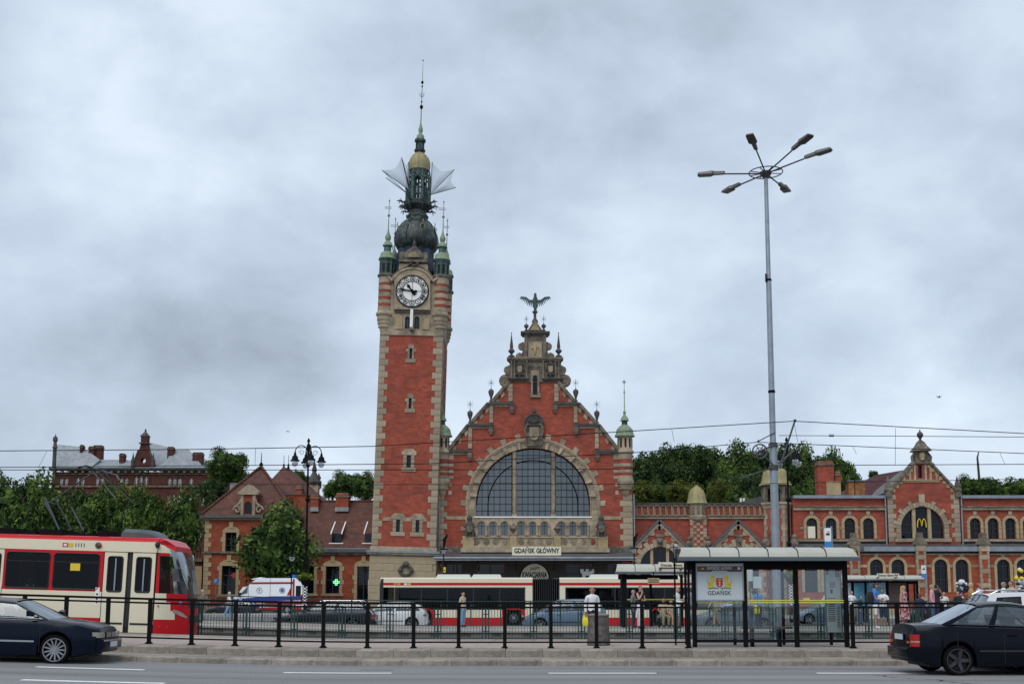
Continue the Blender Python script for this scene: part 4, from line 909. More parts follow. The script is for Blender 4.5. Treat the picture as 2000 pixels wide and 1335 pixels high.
# open lantern
zf,zl = tzc(396),tzc(336); b = MB('copper_dark'); b.lathe(TXC,yc,[(1.25,zf-.02),(1.25,zf+.08)],8,a0=PI/8,a1=PI/8+2*PI); b.build('lantern_floor',tower)
col = MB('copper_teal'); col.box(-.11,.11,-.11,.11,zf,tzc(352)); col.box(-.15,.15,-.15,.15,tzc(373),tzc(370)); col.box(-.15,.15,-.15,.15,tzc(352),tzc(349)); mcol = col.mesh('column')
for k in range(8):
 a = PI/4*k+PI/8; x_,y_ = TXC+1.13*math.cos(a),yc+1.13*math.sin(a); piece('column',mcol,(x_,y_,0),tower,rot=(0,0,a))
 b = MB('copper_teal'); b.lathe(x_,y_,[(.12,tzc(349)),(.05,tzc(346)),(.09,tzc(343)),(.05,tzc(339)),(0,tzc(332))],6); b.build('pinnacle',tower)
 a2 = a+PI/4; x2,y2 = TXC+1.13*math.cos(a2),yc+1.13*math.sin(a2); pts = [Vector((x_,y_,tzc(357))).lerp(Vector((x2,y2,tzc(357))),t)+Vector((0,0,.42*math.sin(PI*t))) for t in [j/6 for j in range(7)]]
 b = MB('copper_teal'); b.tube(pts,.09,4); b.tube([(x_,y_,tzc(371)),(x2,y2,tzc(371))],.05,4); b.tube([(x_,y_,tzc(384)),(x2,y2,tzc(384))],.04,4)
 for j in (1,2,3): p = Vector((x_,y_,0)).lerp(Vector((x2,y2,0)),j/4); b.tube([(p.x,p.y,zf),(p.x,p.y,tzc(371))],.03,4)
 b.tube([Vector((x_,y_,tzc(378))).lerp(Vector((x2,y2,tzc(378))),.5)+Vector((0,0,.14*math.sin(t)))+(Vector((x2-x_,y2-y_,0)).normalized()*.14*math.cos(t)) for t in [2*PI*j/8 for j in range(8)]],.03,4,closed=True)
 b.build('lantern_bay',tower)
 x_,y_ = TXC+.78*math.cos(a),yc+.78*math.sin(a); c = MB('copper_teal'); c.tube([(x_,y_,zf),(x_,y_,zl)],.055,5); c.build('inner_column',tower)
 xo,yo = TXC+1.1*math.cos(a),yc+1.1*math.sin(a); c = MB('copper_teal'); c.tube([(xo,yo,tzc(350)),(TXC+.95*math.cos(a),yc+.95*math.sin(a),tzc(343)),(x_,y_,tzc(338))],.06,4); c.build('buttress',tower)
b = MB('copper_dark'); b.tube([(TXC,yc,zf),(TXC,yc,zl)],.10,8); b.build('lantern_core',tower)
b = MB('copper_teal'); b.lathe(TXC,yc,[(.82,tzc(345)),(.86,tzc(338)),(.98,tzc(334)),(.9,tzc(333))],12); b.build('lantern_entablature',tower)
prof = [(.98,334),(1.02,325),(1.0,318),(.88,311),(.66,305),(.5,301)]
b = MB('copper_gold'); b.lathe(TXC,yc,[(r,tzc(p)) for r,p in prof],16)
for k in range(8): a = PI/4*k; b.tube([(TXC+(r+.02)*math.cos(a),yc+(r+.02)*math.sin(a),tzc(p)) for r,p in prof],.03,4); b.tube([(TXC+.8*math.cos(a),yc+.8*math.sin(a),tzc(312)),(TXC+.85*math.cos(a),yc+.85*math.sin(a),tzc(307))],.03,4)
b.build('upper_dome',tower,smooth=50)
b = MB('copper_dark'); b.lathe(TXC,yc,[(.48,tzc(301)),(.44,tzc(298)),(.54,tzc(296)),(.54,tzc(293)),(.36,tzc(292))],10); b.m('copper_teal').lathe(TXC,yc,[(.34,tzc(292)),(.34,tzc(279))],8); b.m('copper_dark').lathe(TXC,yc,[(.36,tzc(280)),(.54,tzc(277)),(.54,tzc(273)),(.4,tzc(272))],10)
for k in range(8): a = PI/4*k; b.tube([(TXC+.38*math.cos(a),yc+.38*math.sin(a),tzc(292)),(TXC+.38*math.cos(a),yc+.38*math.sin(a),tzc(279))],.04,4)
b.build('upper_lantern',tower)
b = MB('copper_green'); b.lathe(TXC,yc,[(.38,tzc(272)),(.36,tzc(265)),(.18,tzc(262)),(.16,tzc(260)),(.22,tzc(256)),(.22,tzc(252)),(.12,tzc(246)),(.06,tzc(240)),(.045,tzc(212)),(.03,tzc(160)),(.02,tzc(130)),(.0,tzc(116))],10)
b.m('iron_black'); b.ball((TXC,yc,tzc(209)),.17,8,1.3); b.ball((TXC,yc,tzc(199)),.09,6); b.ball((TXC,yc,tzc(169)),.09,6); b.ball((TXC,yc,tzc(161)),.13,8,1.3); b.ball((TXC,yc,tzc(118)),.07,6)
for k in range(4): a = PI/2*k; b.tube([(TXC,yc,tzc(189)),(TXC+.17*math.cos(a),yc+.17*math.sin(a),tzc(188)),(TXC+.2*math.cos(a),yc+.2*math.sin(a),tzc(182))],.025,4)
b.build('spire',tower,smooth=45)
# net sails spread either side of the lantern
mat('sail_net',(0.50,0.57,0.66),0.8)
nt = MATS['sail_net'].node_tree; N,L = nt.nodes,nt.links; tr = N.new('ShaderNodeBsdfTransparent'); mx = N.new('ShaderNodeMixShader'); mx.inputs[0].default_value = 0.8
L.new(tr.outputs[0],mx.inputs[1]); L.new(N['Principled BSDF'].outputs[0],mx.inputs[2]); L.new(mx.outputs[0],N['Material Output'].inputs[0])
def sail(tips,anchor,name_y):
 A = Vector((tx(*anchor)*1.0-.0,name_y,tzc(anchor[1]))); T = [Vector((tx(a,c),name_y-.3+d,tzc(c))) for a,c,d in tips]
 sp = MB('iron_grey'); [sp.tube([A,t],.035,4) for t in T]; spar = sp.build('spar',tower)
 b = MB('sail_net'); n,m = 8,6
 for t0,t1 in zip(T,T[1:]):
  vs,fs = [],[]
  for i in range(n+1):
   e_ = t0.lerp(t1,i/n); e_ = e_.lerp(A,.17*math.sin(PI*i/n))
   for j in range(m+1): p = A.lerp(e_,j/m); p.y -= .25*math.sin(PI*i/n)*math.sin(PI*j/m); vs.append(p)
  for i in range(n):
   for j in range(m): fs.append((i*(m+1)+j,(i+1)*(m+1)+j,(i+1)*(m+1)+j+1,i*(m+1)+j+1))
  b.add(vs,fs)
 b.build('sail',tower,smooth=80)
sail([(742,341,0),(751,361,-.8)],(793,384),yc-.6)
sail([(781,315,0),(742,341,0)],(795,376),yc-.6)
sail([(781,315,0),(794,322,.3)],(797,370),yc-.6)
sail([(842,323,0),(886,336,0),(889,371,0)],(838,384),yc-.6)
tower.rotation_euler = (0,0.0245,0)
# ------------------------------------------------------------------ right-hand wings
YA = 103.867
def aw(parent,Y,cx_,zb,w,zt,recess=.25,mt='stone',ring=.2,nst=9,bars=3,glassmt='window_glass',rise=None,full_jamb=True):
 """arched window as its own part: glass, sub-part frame, separate surround stones"""
 g = MB(glassmt); g.wall(arch_ring(cx_,zb,w,zt,10,rise),[],Y+recess,Y+recess+.02); w_ = g.build('window',parent)
 f = MB('wood_frame'); yy = Y+recess; f.box(cx_-.03,cx_+.03,yy-.07,yy-.005,zb,zt-.05)
 for i in range(1,bars+1): z = zb+(zt-w/2-zb)*i/bars; f.box(cx_-w/2,cx_+w/2,yy-.065,yy-.004,z-.025,z+.025)
 pts = [(cx_-w/2+.03,yy-.05,zb)] + [(x,yy-.05,z) for x,z in arc(cx_,zt-w/2,w/2-.03,PI,0,10)] + [(cx_+w/2-.03,yy-.05,zb)]; f.tube(pts,.04,4); f.build('frame',w_)
 if ring:
  voussoirs(parent,mt,cx_,zt-w/2,w/2,w/2+ring,Y-.07,Y+.2,nst)
  n = max(2,round((zt-w/2-zb)/.55))
  for s in (-1,1):
   for i in range(n):
    z0 = zb+(zt-w/2-zb)*i/n; z1 = zb+(zt-w/2-zb)*(i+1)/n; block('jamb_stone',mt,cx_+s*w/2,cx_+s*(w/2+ring),Y-.07,Y+.2,z0+.006,z1-.006,parent)
 return w_
arcade = thing('arcade_wing',(PX(1365,YA),YA,0),'red brick wing with a blind arcade frieze and two pointed porches between hall and turret','station building')
def A(px,py): return P(px,py,YA)
x0,x1 = A(1228,1000)[0],A(1502,1000)[0]; az = lambda py: A(0,py)[1]
portals = []; holes = []
for pc in (1285.5,1438):
 c_ = A(pc,1100)[0]; portals.append(c_); holes.append([(c_-1.83,.3),(c_+1.83,.3)] + arc(c_,az(1106),1.83,0,PI,20))
b = MB('brick_red'); b.wall([(x0,0),(x1,0),(x1,az(1008)),(x0,az(1008))],holes,YA,YA+.6); b.box(x0,x1,YA+.62,YA+12,az(1002),az(998)); b.build('wall',arcade)
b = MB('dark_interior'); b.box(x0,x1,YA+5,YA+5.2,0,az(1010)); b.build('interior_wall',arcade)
b = MB('stone'); b.box(x0,x1,YA-.18,YA+.3,az(1012.5),az(1009)); b.m('stone_black').box(x0,x1,YA-.24,YA+.3,az(1009),az(1007)); b.build('cornice',arcade)
b = MB('stone_black'); b.box(x0,x1,YA-.2,YA+.5,az(984.5),az(981.5)); b.build('coping',arcade)
# frieze: little arches, each its own stone frame with a brick back
fr = [1236 + 11.85*i for i in range(10)] + [1384.5 + 11.8*i for i in range(10)]
bk = MB('brick_red'); bk.box(x0,x1,YA+.05,YA+.6,az(1007.5),az(984)); bk.build('frieze_back',arcade)
pa = A(1240,0)[0]-A(1240-11.85,0)[0]; pw = 11.8*YA/1640
sh = MB('stone'); sh.wall([(-pw/2+.004,az(1007)),(pw/2-.004,az(1007)),(pw/2-.004,az(984.5)),(-pw/2+.004,az(984.5))],[[(q[0],q[1]) for q in arch_ring(0,az(1005.5),pw-.2,az(987.5),8)]],-.1,.06); mfr = sh.mesh('arch')
cl = MB('stone'); cl.lathe(pw/2,-.12,[(.07,az(1006)),(.05,az(1004)),(.05,az(995)),(.09,az(993))],6); mcl = cl.mesh('colonnette')
for q in fr: piece('frieze_arch',mfr,(A(q,996)[0],YA,0),arcade); piece('colonnette',mcl,(A(q,996)[0],YA,0),arcade)
# central domed pier with chequered stones
pc = A(1362,1000)[0]; hw = .76
b = MB('brick_red'); b.box(pc-hw,pc+hw,YA-.35,YA,0,az(1008)); b.build('pier',arcade)
rows = 10; hh = (az(1014)-az(1072))/rows
for i in range(rows):
 for k in range(5):
  if (i + k) % 2 == 0 and not (k == 2 and 0): block('pier_stone','stone',pc-hw+.305*k+.004,pc-hw+.305*(k+1)-.004,YA-.39,YA-.34,az(1072)+i*hh+.005,az(1072)+(i+1)*hh-.005,arcade,.01)
  elif k in (0,4) or k == 2 and i % 3 == 0: block('pier_stone','stone',pc-hw+.305*k+.004,pc-hw+.305*(k+1)-.004,YA-.39,YA-.34,az(1072)+i*hh+.005,az(1072)+(i+1)*hh-.005,arcade,.01) if (k in (0,4) and i % 4 == 1) else None
b = MB('stone'); b.lathe(pc,YA+.1,[(.6,az(1018)),(.84,az(1014)),(.9,az(1008)),(.8,az(1006)),(.78,az(988)),(.9,az(984))],10); dr = b.build('pier_drum',arcade,smooth=30)
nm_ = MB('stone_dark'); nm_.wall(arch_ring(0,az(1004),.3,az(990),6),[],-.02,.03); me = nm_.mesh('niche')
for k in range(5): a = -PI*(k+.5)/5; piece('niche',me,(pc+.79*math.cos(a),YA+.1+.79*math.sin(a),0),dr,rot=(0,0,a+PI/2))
b = MB('copper_gold'); prof = [(.98,983),(.88,979),(.80,972),(.74,964),(.58,957),(.34,952),(.12,949),(.1,946)]
b.lathe(pc,YA+.1,[(r,az(p)) for r,p in prof],12); [b.tube([(pc+(r+.01)*math.cos(PI/4*k),YA+.1+(r+.01)*math.sin(PI/4*k),az(p)) for r,p in prof],.025,4) for k in range(8)]; dmm = b.build('dome',arcade,smooth=45)
b = MB('iron_black'); b.ball((pc,YA+.1,az(945)),.14,6); b.tube([(pc,YA+.1,az(945)),(pc,YA+.1,az(922))],.03,4); b.build('finial',dmm)
for s in (-1,1):
 b = MB('stone_dark'); b.ball((pc+s*.85,YA-.5,az(1062)),.34,7,1.2); b.ball((pc+s*.85,YA-.55,az(1052)),.24,7); b.lathe(pc+s*.85,YA-.5,[(.3,az(1080)),(.4,az(1070))],8); b.build('carved_figure',arcade,smooth=50)
# pointed porches
for pi_,(c_,hwid) in enumerate(zip(portals,(2.62,2.5))):
 yp = YA-1.3; zA,zB = PZ(1017,yp),PZ(1072,yp); cz_ = PZ(1106,yp)
 op = [(c_-1.78,.3),(c_+1.78,.3)] + arc(c_,cz_,1.78,0,PI,20); zB2 = PZ(1090,yp)
 b = MB('brick_red'); b.wall([(c_-hwid,0),(c_+hwid,0),(c_+hwid,zB),(c_,zA-.25),(c_-hwid,zB)],[op],yp,yp+.5)
 for s in (-1,1): b.box(c_+s*hwid,c_+s*(hwid-.4),yp+.5,YA,0,zB-.1)
 b.build('porch_wall',arcade)
 d = Vector((hwid,0,zA-zB)).normalized()
 for s in (-1,1):
  base = Vector((c_+s*(hwid+.25),0,zB-.25)); top = Vector((c_,0,zA)); n = 5
  b = MB('lead'); nn = Vector((s*d.z,0,d.x))
  p_ = [base,top,top+nn*.16,base+nn*.16]; b.wall([(t.x,t.z) for t in p_],[],yp-.25,YA-.02); b.build('porch_roof',arcade)
  for i in range(n):
   a_,c2 = base.lerp(top,i/n),base.lerp(top,(i+1)/n); u = (c2-a_).normalized(); a_,c2 = a_+u*.01,c2-u*.01; dn = -nn*.26
   b = MB('stone'); b.wall([(t.x,t.z) for t in (a_,c2,c2+dn,a_+dn)],[],yp-.12,yp+.2); b.build('coping_stone',arcade)
   m_ = a_.lerp(c2,.5)+dn; b = MB('stone'); b.box(m_.x-.22,m_.x+.22,yp-.06,yp+.2,m_.z-.28,m_.z+.08); b.build('toothing_stone',arcade)
 voussoirs(arcade,'stone',c_,cz_,1.8,2.2,yp-.08,yp+.3,17,long_every=2,r2=2.5)
 b = MB('stone_dark'); b.wall([(c_-.2,cz_+1.8),(c_+.2,cz_+1.8),(c_+.3,cz_+2.65),(c_-.3,cz_+2.65)],[],yp-.28,yp); b.ball((c_,yp-.3,cz_+2.3),.2,7); b.box(c_-.38,c_+.38,yp-.2,yp,cz_+2.7,cz_+2.95); b.build('key_stone',arcade)
 g = MB('window_glass'); g.wall(op,[],yp+.35,yp+.37); w_ = g.build('window',arcade)
 f = MB('stone_yellow'); [f.box(c_+q-.13,c_+q+.13,yp+.1,yp+.34,.3,cz_+math.sqrt(1.78**2-q*q)+.05) for q in (-.72,.72)]; f.build('mullion',arcade)
 f = MB('wood_frame'); [f.box(c_-1.75,c_+1.75,yp+.28,yp+.34,q,q+.06) for q in (cz_,cz_-1.2)]; [f.box(c_+q-.03,c_+q+.03,yp+.28,yp+.34,.3,cz_+.9) for q in (-1.3,0,1.3)]; f.build('frame',w_)
 for s in (-1,1):
  for i in range(9):
   z0 = .3+i*.45; w = .62 if i % 2 else .4
   if z0 < cz_-.4: block('jamb_stone','stone',c_+s*1.8,c_+s*(1.8+w),yp-.06,yp+.2,z0,z0+.44,arcade)

# ------------------------------------------------------------------ octagonal stair turret
YO = 102.967; oct_ = thing('stair_turret',(PX(1525,YO),YO+1.6,0),'octagonal brick turret with an open lantern and gilded copper dome','turret')
ox = PX(1525,YO); oy = YO+1.3; oz = lambda py: PZ(py,YO); ro = 1.32
b = MB('brick_red'); b.lathe(ox,oy,[(ro,0),(ro,oz(988))],8,a0=PI/8,a1=PI/8+2*PI); b.build('wall',oct_)
n = round(oz(990)/.52)
cs = {}
for k in range(8):
 a = PI/8+PI/4*k
 if math.sin(a) > .5: continue
 for i in range(n):
  w = .36 if i % 2 else .24; key = i % 2
  if key not in cs:
   q = MB('stone'); p = Vector((ro+.03,0,0)); d1 = Vector((math.cos(PI/2+PI/8),math.sin(PI/2+PI/8),0)); d2 = Vector((d1.x,-d1.y,0)); hh = oz(990)/n-.012
   ring = [p+d1*w,p,p+d2*w,p+d2*w-Vector((.12,0,0)),p-Vector((.14,0,0)),p+d1*w-Vector((.12,0,0))]
   q.loft([[(t.x,t.y,z) for t in ring] for z in (0,hh)]); cs[key] = q.mesh('quoin')
  piece('quoin',cs[key],(ox,oy,i*oz(990)/n),oct_,rot=(0,0,a))
b = MB('stone'); b.lathe(ox,oy,[(ro+.05,oz(992)),(ro+.15,oz(986)),(ro+.3,oz(983)),(ro+.3,oz(980)),(ro-.1,oz(979))],8,a0=PI/8,a1=PI/8+2*PI); b.build('cornice',oct_)
pil = MB('stone_dark'); pil.box(-.16,.16,-.16,.16,oz(980),oz(948)); mp_ = pil.mesh('pillar')
for k in range(8):
 a = PI/8+PI/4*k; piece('pillar',mp_,(ox+1.12*math.cos(a),oy+1.12*math.sin(a),0),oct_,rot=(0,0,a))
 p1,p2 = [Vector((ox+1.12*math.cos(q),oy+1.12*math.sin(q),oz(956))) for q in (a,a+PI/4)]
 b = MB('stone_dark'); b.tube([p1.lerp(p2,t/6)+Vector((0,0,.35*math.sin(PI*t/6))) for t in range(7)],.13,4); b.tube([p1+Vector((0,0,.42)),p2+Vector((0,0,.42))],.15,4); b.build('lantern_arch',oct_)
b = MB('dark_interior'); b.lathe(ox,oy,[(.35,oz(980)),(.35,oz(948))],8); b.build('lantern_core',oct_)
b = MB('copper_gold'); prof = [(1.5,945),(1.42,942),(1.22,937),(1.14,928),(1.08,920),(.9,914),(.5,911),(.2,909)]
b.lathe(ox,oy,[(r,oz(p)) for r,p in prof],16); [b.tube([(ox+(r+.01)*math.cos(PI/4*k+PI/8),oy+(r+.01)*math.sin(PI/4*k+PI/8),oz(p)) for r,p in prof],.035,4) for k in range(8)]
b.m('copper_green').lathe(ox,oy,[(.5,oz(912)),(.45,oz(902)),(.35,oz(880)),(.6,oz(879)),(.5,oz(870)),(.1,oz(862)),(.03,oz(850)),(0,oz(845))],8); b.build('dome',oct_,smooth=45)
for s in (-1,1):
 b = MB('stone_dark'); b.ball((ox+s*1.3,YO-.1,oz(1060)),.4,7,1.4); b.ball((ox+s*1.3,YO-.15,oz(1048)),.26,7); b.build('carved_figure',oct_,smooth=50)

# ------------------------------------------------------------------ long right wing
YR = 103.267; YL = 101.067    # upper wall, projecting ground floor
wing = thing('right_wing',(PX(1800,YR),YR,0),'long two-storey red brick wing with rows of round-arched windows and a gabled bay','station building')
def Rr(px,py): return P(px,py,YR)
rz = lambda py: PZ(py,YR); lz = lambda py: PZ(py,YL)
x0,x1 = Rr(1549,1000)[0],62.0
upx = [1546,1585.5,1623,1659.5,1696] + [1904.5,1939.5,1973.5] + [2008+34.5*i for i in range(8)]
up = [Rr(q,1030)[0] for q in upx]; hol = [arch_ring(c_,rz(1051.5),.98,rz(1011),10) for c_ in up if c_-.6 > x0]
gx0,gx1 = Rr(1731,1000)[0],Rr(1875,1000)[0]
hl = [h for h in hol if h[1][0] < gx0]; hr = [h for h in hol if h[0][0] > gx1]
b = MB('brick_red'); b.wall([(x0,0),(gx0,0),(gx0,rz(972)),(x0,rz(972))],hl,YR,YR+.6); b.wall([(gx1,0),(x1,0),(x1,rz(972)),(gx1,rz(972))],hr,YR,YR+.6); b.build('wall',wing)
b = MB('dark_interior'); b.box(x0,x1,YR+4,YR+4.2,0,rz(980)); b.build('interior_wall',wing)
for a,c in ((x0,gx0),(gx1,x1)):
 b = MB('zinc_trim'); b.box(a,c,YR-.35,YR+14,rz(973),rz(967)); b.build('parapet_flashing',wing)
 b = MB('stone'); b.box(a,c,YR-.22,YR+.1,rz(995.5),rz(990)); b.m('stone_dark').box(a,c,YR-.35,YR+.1,rz(990),rz(988)); b.build('cornice',wing)
 n = int((c-a)/2.4);
 b = MB('stone'); b.box(a,c,YR-.12,YR+.1,rz(1056.5),rz(1052.5)); b.build('sill_course',wing)
for c_ in up:
 if c_-.6 <= x0: continue
 aw(wing,YR,c_,rz(1051.5),.98,rz(1011),ring=.26,nst=9,mt='stone_yellow')
 block('key_stone','stone',c_-.16,c_+.16,YR-.12,YR+.1,rz(1011)+.26,rz(1011)+.62,wing)
for c_,d_ in zip(up,up[1:]):
 if 1.2 < d_-c_ < 2.2: block('band_stone','stone',c_+.78,d_-.78,YR-.05,YR+.1,rz(1033),rz(1028.5),wing)
b = MB('cream_panel'); b.box(up[1]-.36,up[1]+.34,YR+.12,YR+.15,rz(1050),rz(1027)); b.build('window_blind',wing,label='pale blind covering the lower part of a window')
# gabled bay
gy = YR-.35; gxa,gxb = P(1734,1000,gy)[0],P(1874,1000,gy)[0]; gc = (gxa+gxb)/2; g_ = lambda py: PZ(py,gy)
R2 = 1.95; wc = P(1801.5,1030,gy)[0]; wz = g_(1031); wzb = g_(1051)
opn = [(wc-R2,wzb),(wc+R2,wzb)] + arc(wc,wz,R2,0,PI,22)
tipw = .62; op2 = [(wc-.2,g_(933)),(wc+.2,g_(933)),(wc+.2,g_(908)),(wc-.2,g_(908))]
b = MB('brick_red'); b.wall([(gxa,0),(gxb,0),(gxb,g_(964)),(gc+tipw,g_(904)),(gc-tipw,g_(904)),(gxa,g_(964))],[opn,op2],gy,gy+.6); b.build('gable_wall',wing)
quoins(wing,-1,gxa,g_(1058),g_(966),gy,inward=1,wl=.75,ws=.5,h=.45); quoins(wing,1,gxb,g_(1058),g_(966),gy,inward=-1,wl=.75,ws=.5,h=.45)
for s in (-1,1):
 A_ = Vector((gc+s*(gxb-gc),0,g_(966))); B_ = Vector((gc+s*tipw,0,g_(903))); n = 8; nn = Vector((s*(B_.z-A_.z),0,abs(B_.x-A_.x))).normalized()
 for i in range(n):
  a_,c2 = A_.lerp(B_,i/n),A_.lerp(B_,(i+1)/n); u = (c2-a_).normalized(); a_ += u*.01; c2 -= u*.01
  b = MB('stone_dark'); b.wall([(t.x,t.z) for t in (a_,c2,c2+nn*.2,a_+nn*.2)],[],gy-.25,gy+.7); b.build('coping_stone',wing)
  m_ = a_.lerp(c2,.5)-nn*.12; b = MB('stone_yellow'); b.box(m_.x-.17,m_.x+.17,gy-.05,gy+.2,m_.z-.2,m_.z+.15); b.build('toothing_stone',wing)
 x_ = gc+s*(gxb-gc-.1); b = MB('stone_dark'); b.box(x_-.28,x_+.28,gy-.3,gy+.3,g_(970),g_(962)); b.lathe(x_,gy,[(.3,g_(962)),(.42,g_(958)),(.42,g_(955)),(.25,g_(952)),(.28,g_(948)),(.05,g_(931)),(0,g_(928))],4,a0=PI/4,a1=PI/4+2*PI); b.build('pinnacle',wing)
 for q in (.5,.95,1.5): x_ = wc+s*q; b = MB('stone'); b.box(x_-.09,x_+.09,gy-.08,gy+.1,g_(936),g_(936)+1.6-.75*(q-.4)); b.build('pilaster',wing)
b = MB('stone_yellow'); b.box(wc-1.75,wc+1.75,gy-.1,gy+.1,g_(941),g_(936)); b.build('string_course',wing)
voussoirs(wing,'stone',wc,wz,R2+.02,R2+.45,gy-.1,gy+.3,21,long_every=3,r2=R2+.72); b = MB('stone'); b.box(wc-.26,wc+.26,gy-.2,gy,wz+R2+.1,wz+R2+1.15); b.build('key_stone',wing)
for s in (-1,1):
 for i in range(2): block('jamb_stone','stone',wc+s*(R2+.02),wc+s*(R2+.45),gy-.1,gy+.3,wzb+(wz-wzb)*i/2,wzb+(wz-wzb)*(i+1)/2-.01,wing)
g = MB('window_glass'); g.wall(opn,[],gy+.3,gy+.32); w_ = g.build('window',wing)
f = MB('wood_frame'); [f.box(wc-1.9,wc+1.9,gy+.22,gy+.28,q,q+.06) for q in (wz+.35,wz-.4)]; f.tube([(x,gy+.25,z) for x,z in arc(wc,wz,R2-.04,0,PI,20)],.06,4); f.build('frame',w_)
for q in (-.72,.70): b = MB('stone_yellow'); b.box(wc+q-.15,wc+q+.15,gy+.05,gy+.34,wzb,wz+math.sqrt(R2*R2-q*q)+.04); b.build('mullion',wing)
b = MB('stone'); b.box(wc-R2-.6,wc+R2+.6,gy-.2,gy+.1,wzb-.3,wzb); b.build('window_sill',wing)
# golden double-arch letter M on the glass
mat('sign_yellow',(0.72,0.52,0.03),0.5)
mx0,mz = P(1800.5,1029,gy); b = MB('sign_yellow')
for s in (-1,1):
 b.tube([(mx0+s*.40,gy-.02,mz),(mx0+s*.37,gy-.02,mz+.42),(mx0+s*.31,gy-.02,mz+.66),(mx0+s*.21,gy-.02,mz+.78),(mx0+s*.11,gy-.02,mz+.66),(mx0+s*.05,gy-.02,mz+.42),(mx0+s*.01,gy-.02,mz+.12)],[.05,.05,.05,.045,.045,.04,.035],6)
tag(b.build('restaurant_sign',smooth=60),'yellow double-arched letter M in the big gable window of the right wing','sign')
g = MB('window_glass'); g.box(wc-.2,wc+.2,gy+.3,gy+.32,g_(933),g_(908)); g.build('window',wing)
# aedicule on the gable tip
b = MB('stone_dark'); b.box(gc-.62,gc+.62,gy-.15,gy+.5,g_(905),g_(881)); b.lathe(gc,gy+.1,[(1.1,g_(881)),(1.05,g_(879)),(.62,g_(870)),(.42,g_(863)),(.2,g_(860))],4,a0=PI/4,a1=PI/4+2*PI)
for s in (-1,1): b.tube([(gc+s*.6,gy,g_(884)),(gc+s*.85,gy,g_(892)),(gc+s*.8,gy,g_(902)),(gc+s*1.05,gy,g_(908))],[.12,.16,.14,.2],6)
b.m('stone_black'); b.lathe(gc,gy+.1,[(.25,g_(861)),(.1,g_(858)),(.12,g_(856)),(.3,g_(850)),(.28,g_(846)),(.08,g_(842)),(.05,g_(839)),(0,g_(837))],10); b.build('aedicule',wing,smooth=40)
b = MB('stone_yellow'); b.ball((gc,gy-.2,g_(889)),.3,7,1.3); b.ball((gc,gy-.25,g_(896)),.2,7); b.build('relief',wing)
# roofs behind
mat('slate_grey',(0.13,0.13,0.125),.7,var=.25,dirt=(.09,.12,.04),dscale=.8,dlo=.6,dhi=.8); b = MB('roof_tile_dark'); ra = Vector((gc,0,g_(906))); el = (gxa-.2,g_(962)); er = (gxb+.2,g_(962))
b.loft([[(el[0],y,el[1]),(ra.x,y,ra.z),(er[0],y,er[1]),(ra.x,y,ra.z-1)] for y in (gy+6,YR+16)]); b.build('roof',wing)
b = MB('slate_grey'); b.loft([[(el[0],y,el[1]),(ra.x,y,ra.z),(er[0],y,er[1]),(ra.x,y,ra.z-1)] for y in (gy+.62,gy+5.98)]); b.build('roof',wing)
b = MB('roof_tile_dark'); q0,q1 = PX(1640,109.667,965),PX(1760,109.667,965); b.loft([[(q0,107.667,PZ(968,107.667)),(q1+2,107.667,PZ(968,107.667)),(q1+2,113.667,PZ(912,111.667)),(q0+5,113.667,PZ(922,111.667))],[(q0,120.667,PZ(968,107.667)),(q1+2,120.667,PZ(968,107.667)),(q1+2,114.667,PZ(912,111.667)),(q0+5,114.667,PZ(922,111.667))]]); b.build('roof',wing)
def chimney(parent,pa,pb,pt,pbm,Y,mt='brick_red',dp=1.2,cap='stone_dark',nm='chimney'):
 a,z1 = P(pa,pt,Y); c,z0 = P(pb,pbm,Y); b = MB(mt); b.box(a,c,Y,Y+dp,z0,z1); o = b.build(nm,parent)
 d = MB(cap); d.box(a-.08,c+.08,Y-.08,Y+dp+.08,z1-.32,z1-.18); d.box(a+.05,c-.05,Y+.05,Y+dp-.05,z1,z1+.12); d.build('cap',o); return o
ch = chimney(wing,1597,1630,902,968,105.667); chimney(wing,1630,1643,922,968,106.067);
b = MB('stone_yellow'); b.box(PX(1614,105.567,950),PX(1642,105.567,950),105.517,105.667,PZ(966,105.667),PZ(940,105.667)); b.build('render_patch',wing)
mat('rust',(0.25,0.11,0.04),0.9,var=0.5,vscale=3)
for pa,pb in ((1657,1669),(1670,1690)):
 b = MB('rust'); a,z1 = P(pa,940,105.167); c,z0 = P(pb,966,105.167); b.box(a,c,105.167,106.267,z0,z1); b.m('lead').box(a-.1,c+.1,105.067,106.367,z1,z1+.15); b.build('roof_vent',wing)
for q in (1447,1453,1485): b = MB('white_paint'); b.tube([(PX(q,109.667,975),109.667,PZ(990,109.667)),(PX(q,109.667,975),109.667,PZ(972,109.667))],.12,6); tag(b.build('vent_pipe'),{1447: 'leftmost white roof vent pipe behind the arcade wing',1453: 'middle white roof vent pipe behind the arcade wing',1485: 'white roof vent pipe nearest the octagonal turret'}[q],'vent pipe','white roof vent pipes')
b = MB('lead'); b.loft([[(PX(1430,108.667,985),108.667,PZ(984,108.667)),(PX(1500,108.667,985),108.667,PZ(984,108.667)),(PX(1500,108.667,985),108.667,PZ(966,108.667)),(PX(1490,108.667,985),108.667,PZ(968,108.667))],[(PX(1430,108.667,985),113.667,PZ(984,108.667)),(PX(1500,108.667,985),113.667,PZ(984,108.667)),(PX(1500,108.667,985),113.667,PZ(966,108.667)),(PX(1490,108.667,985),113.667,PZ(968,108.667))]]); b.build('roof',arcade)
for q in (1728.5,1876.5): x_ = Rr(q,1000)[0]; b = MB('galvanised'); b.tube([(x_,YR-.25,rz(973)),(x_,YR-.2,rz(1064))],.07,6); b.build('downpipe',wing,smooth=60)
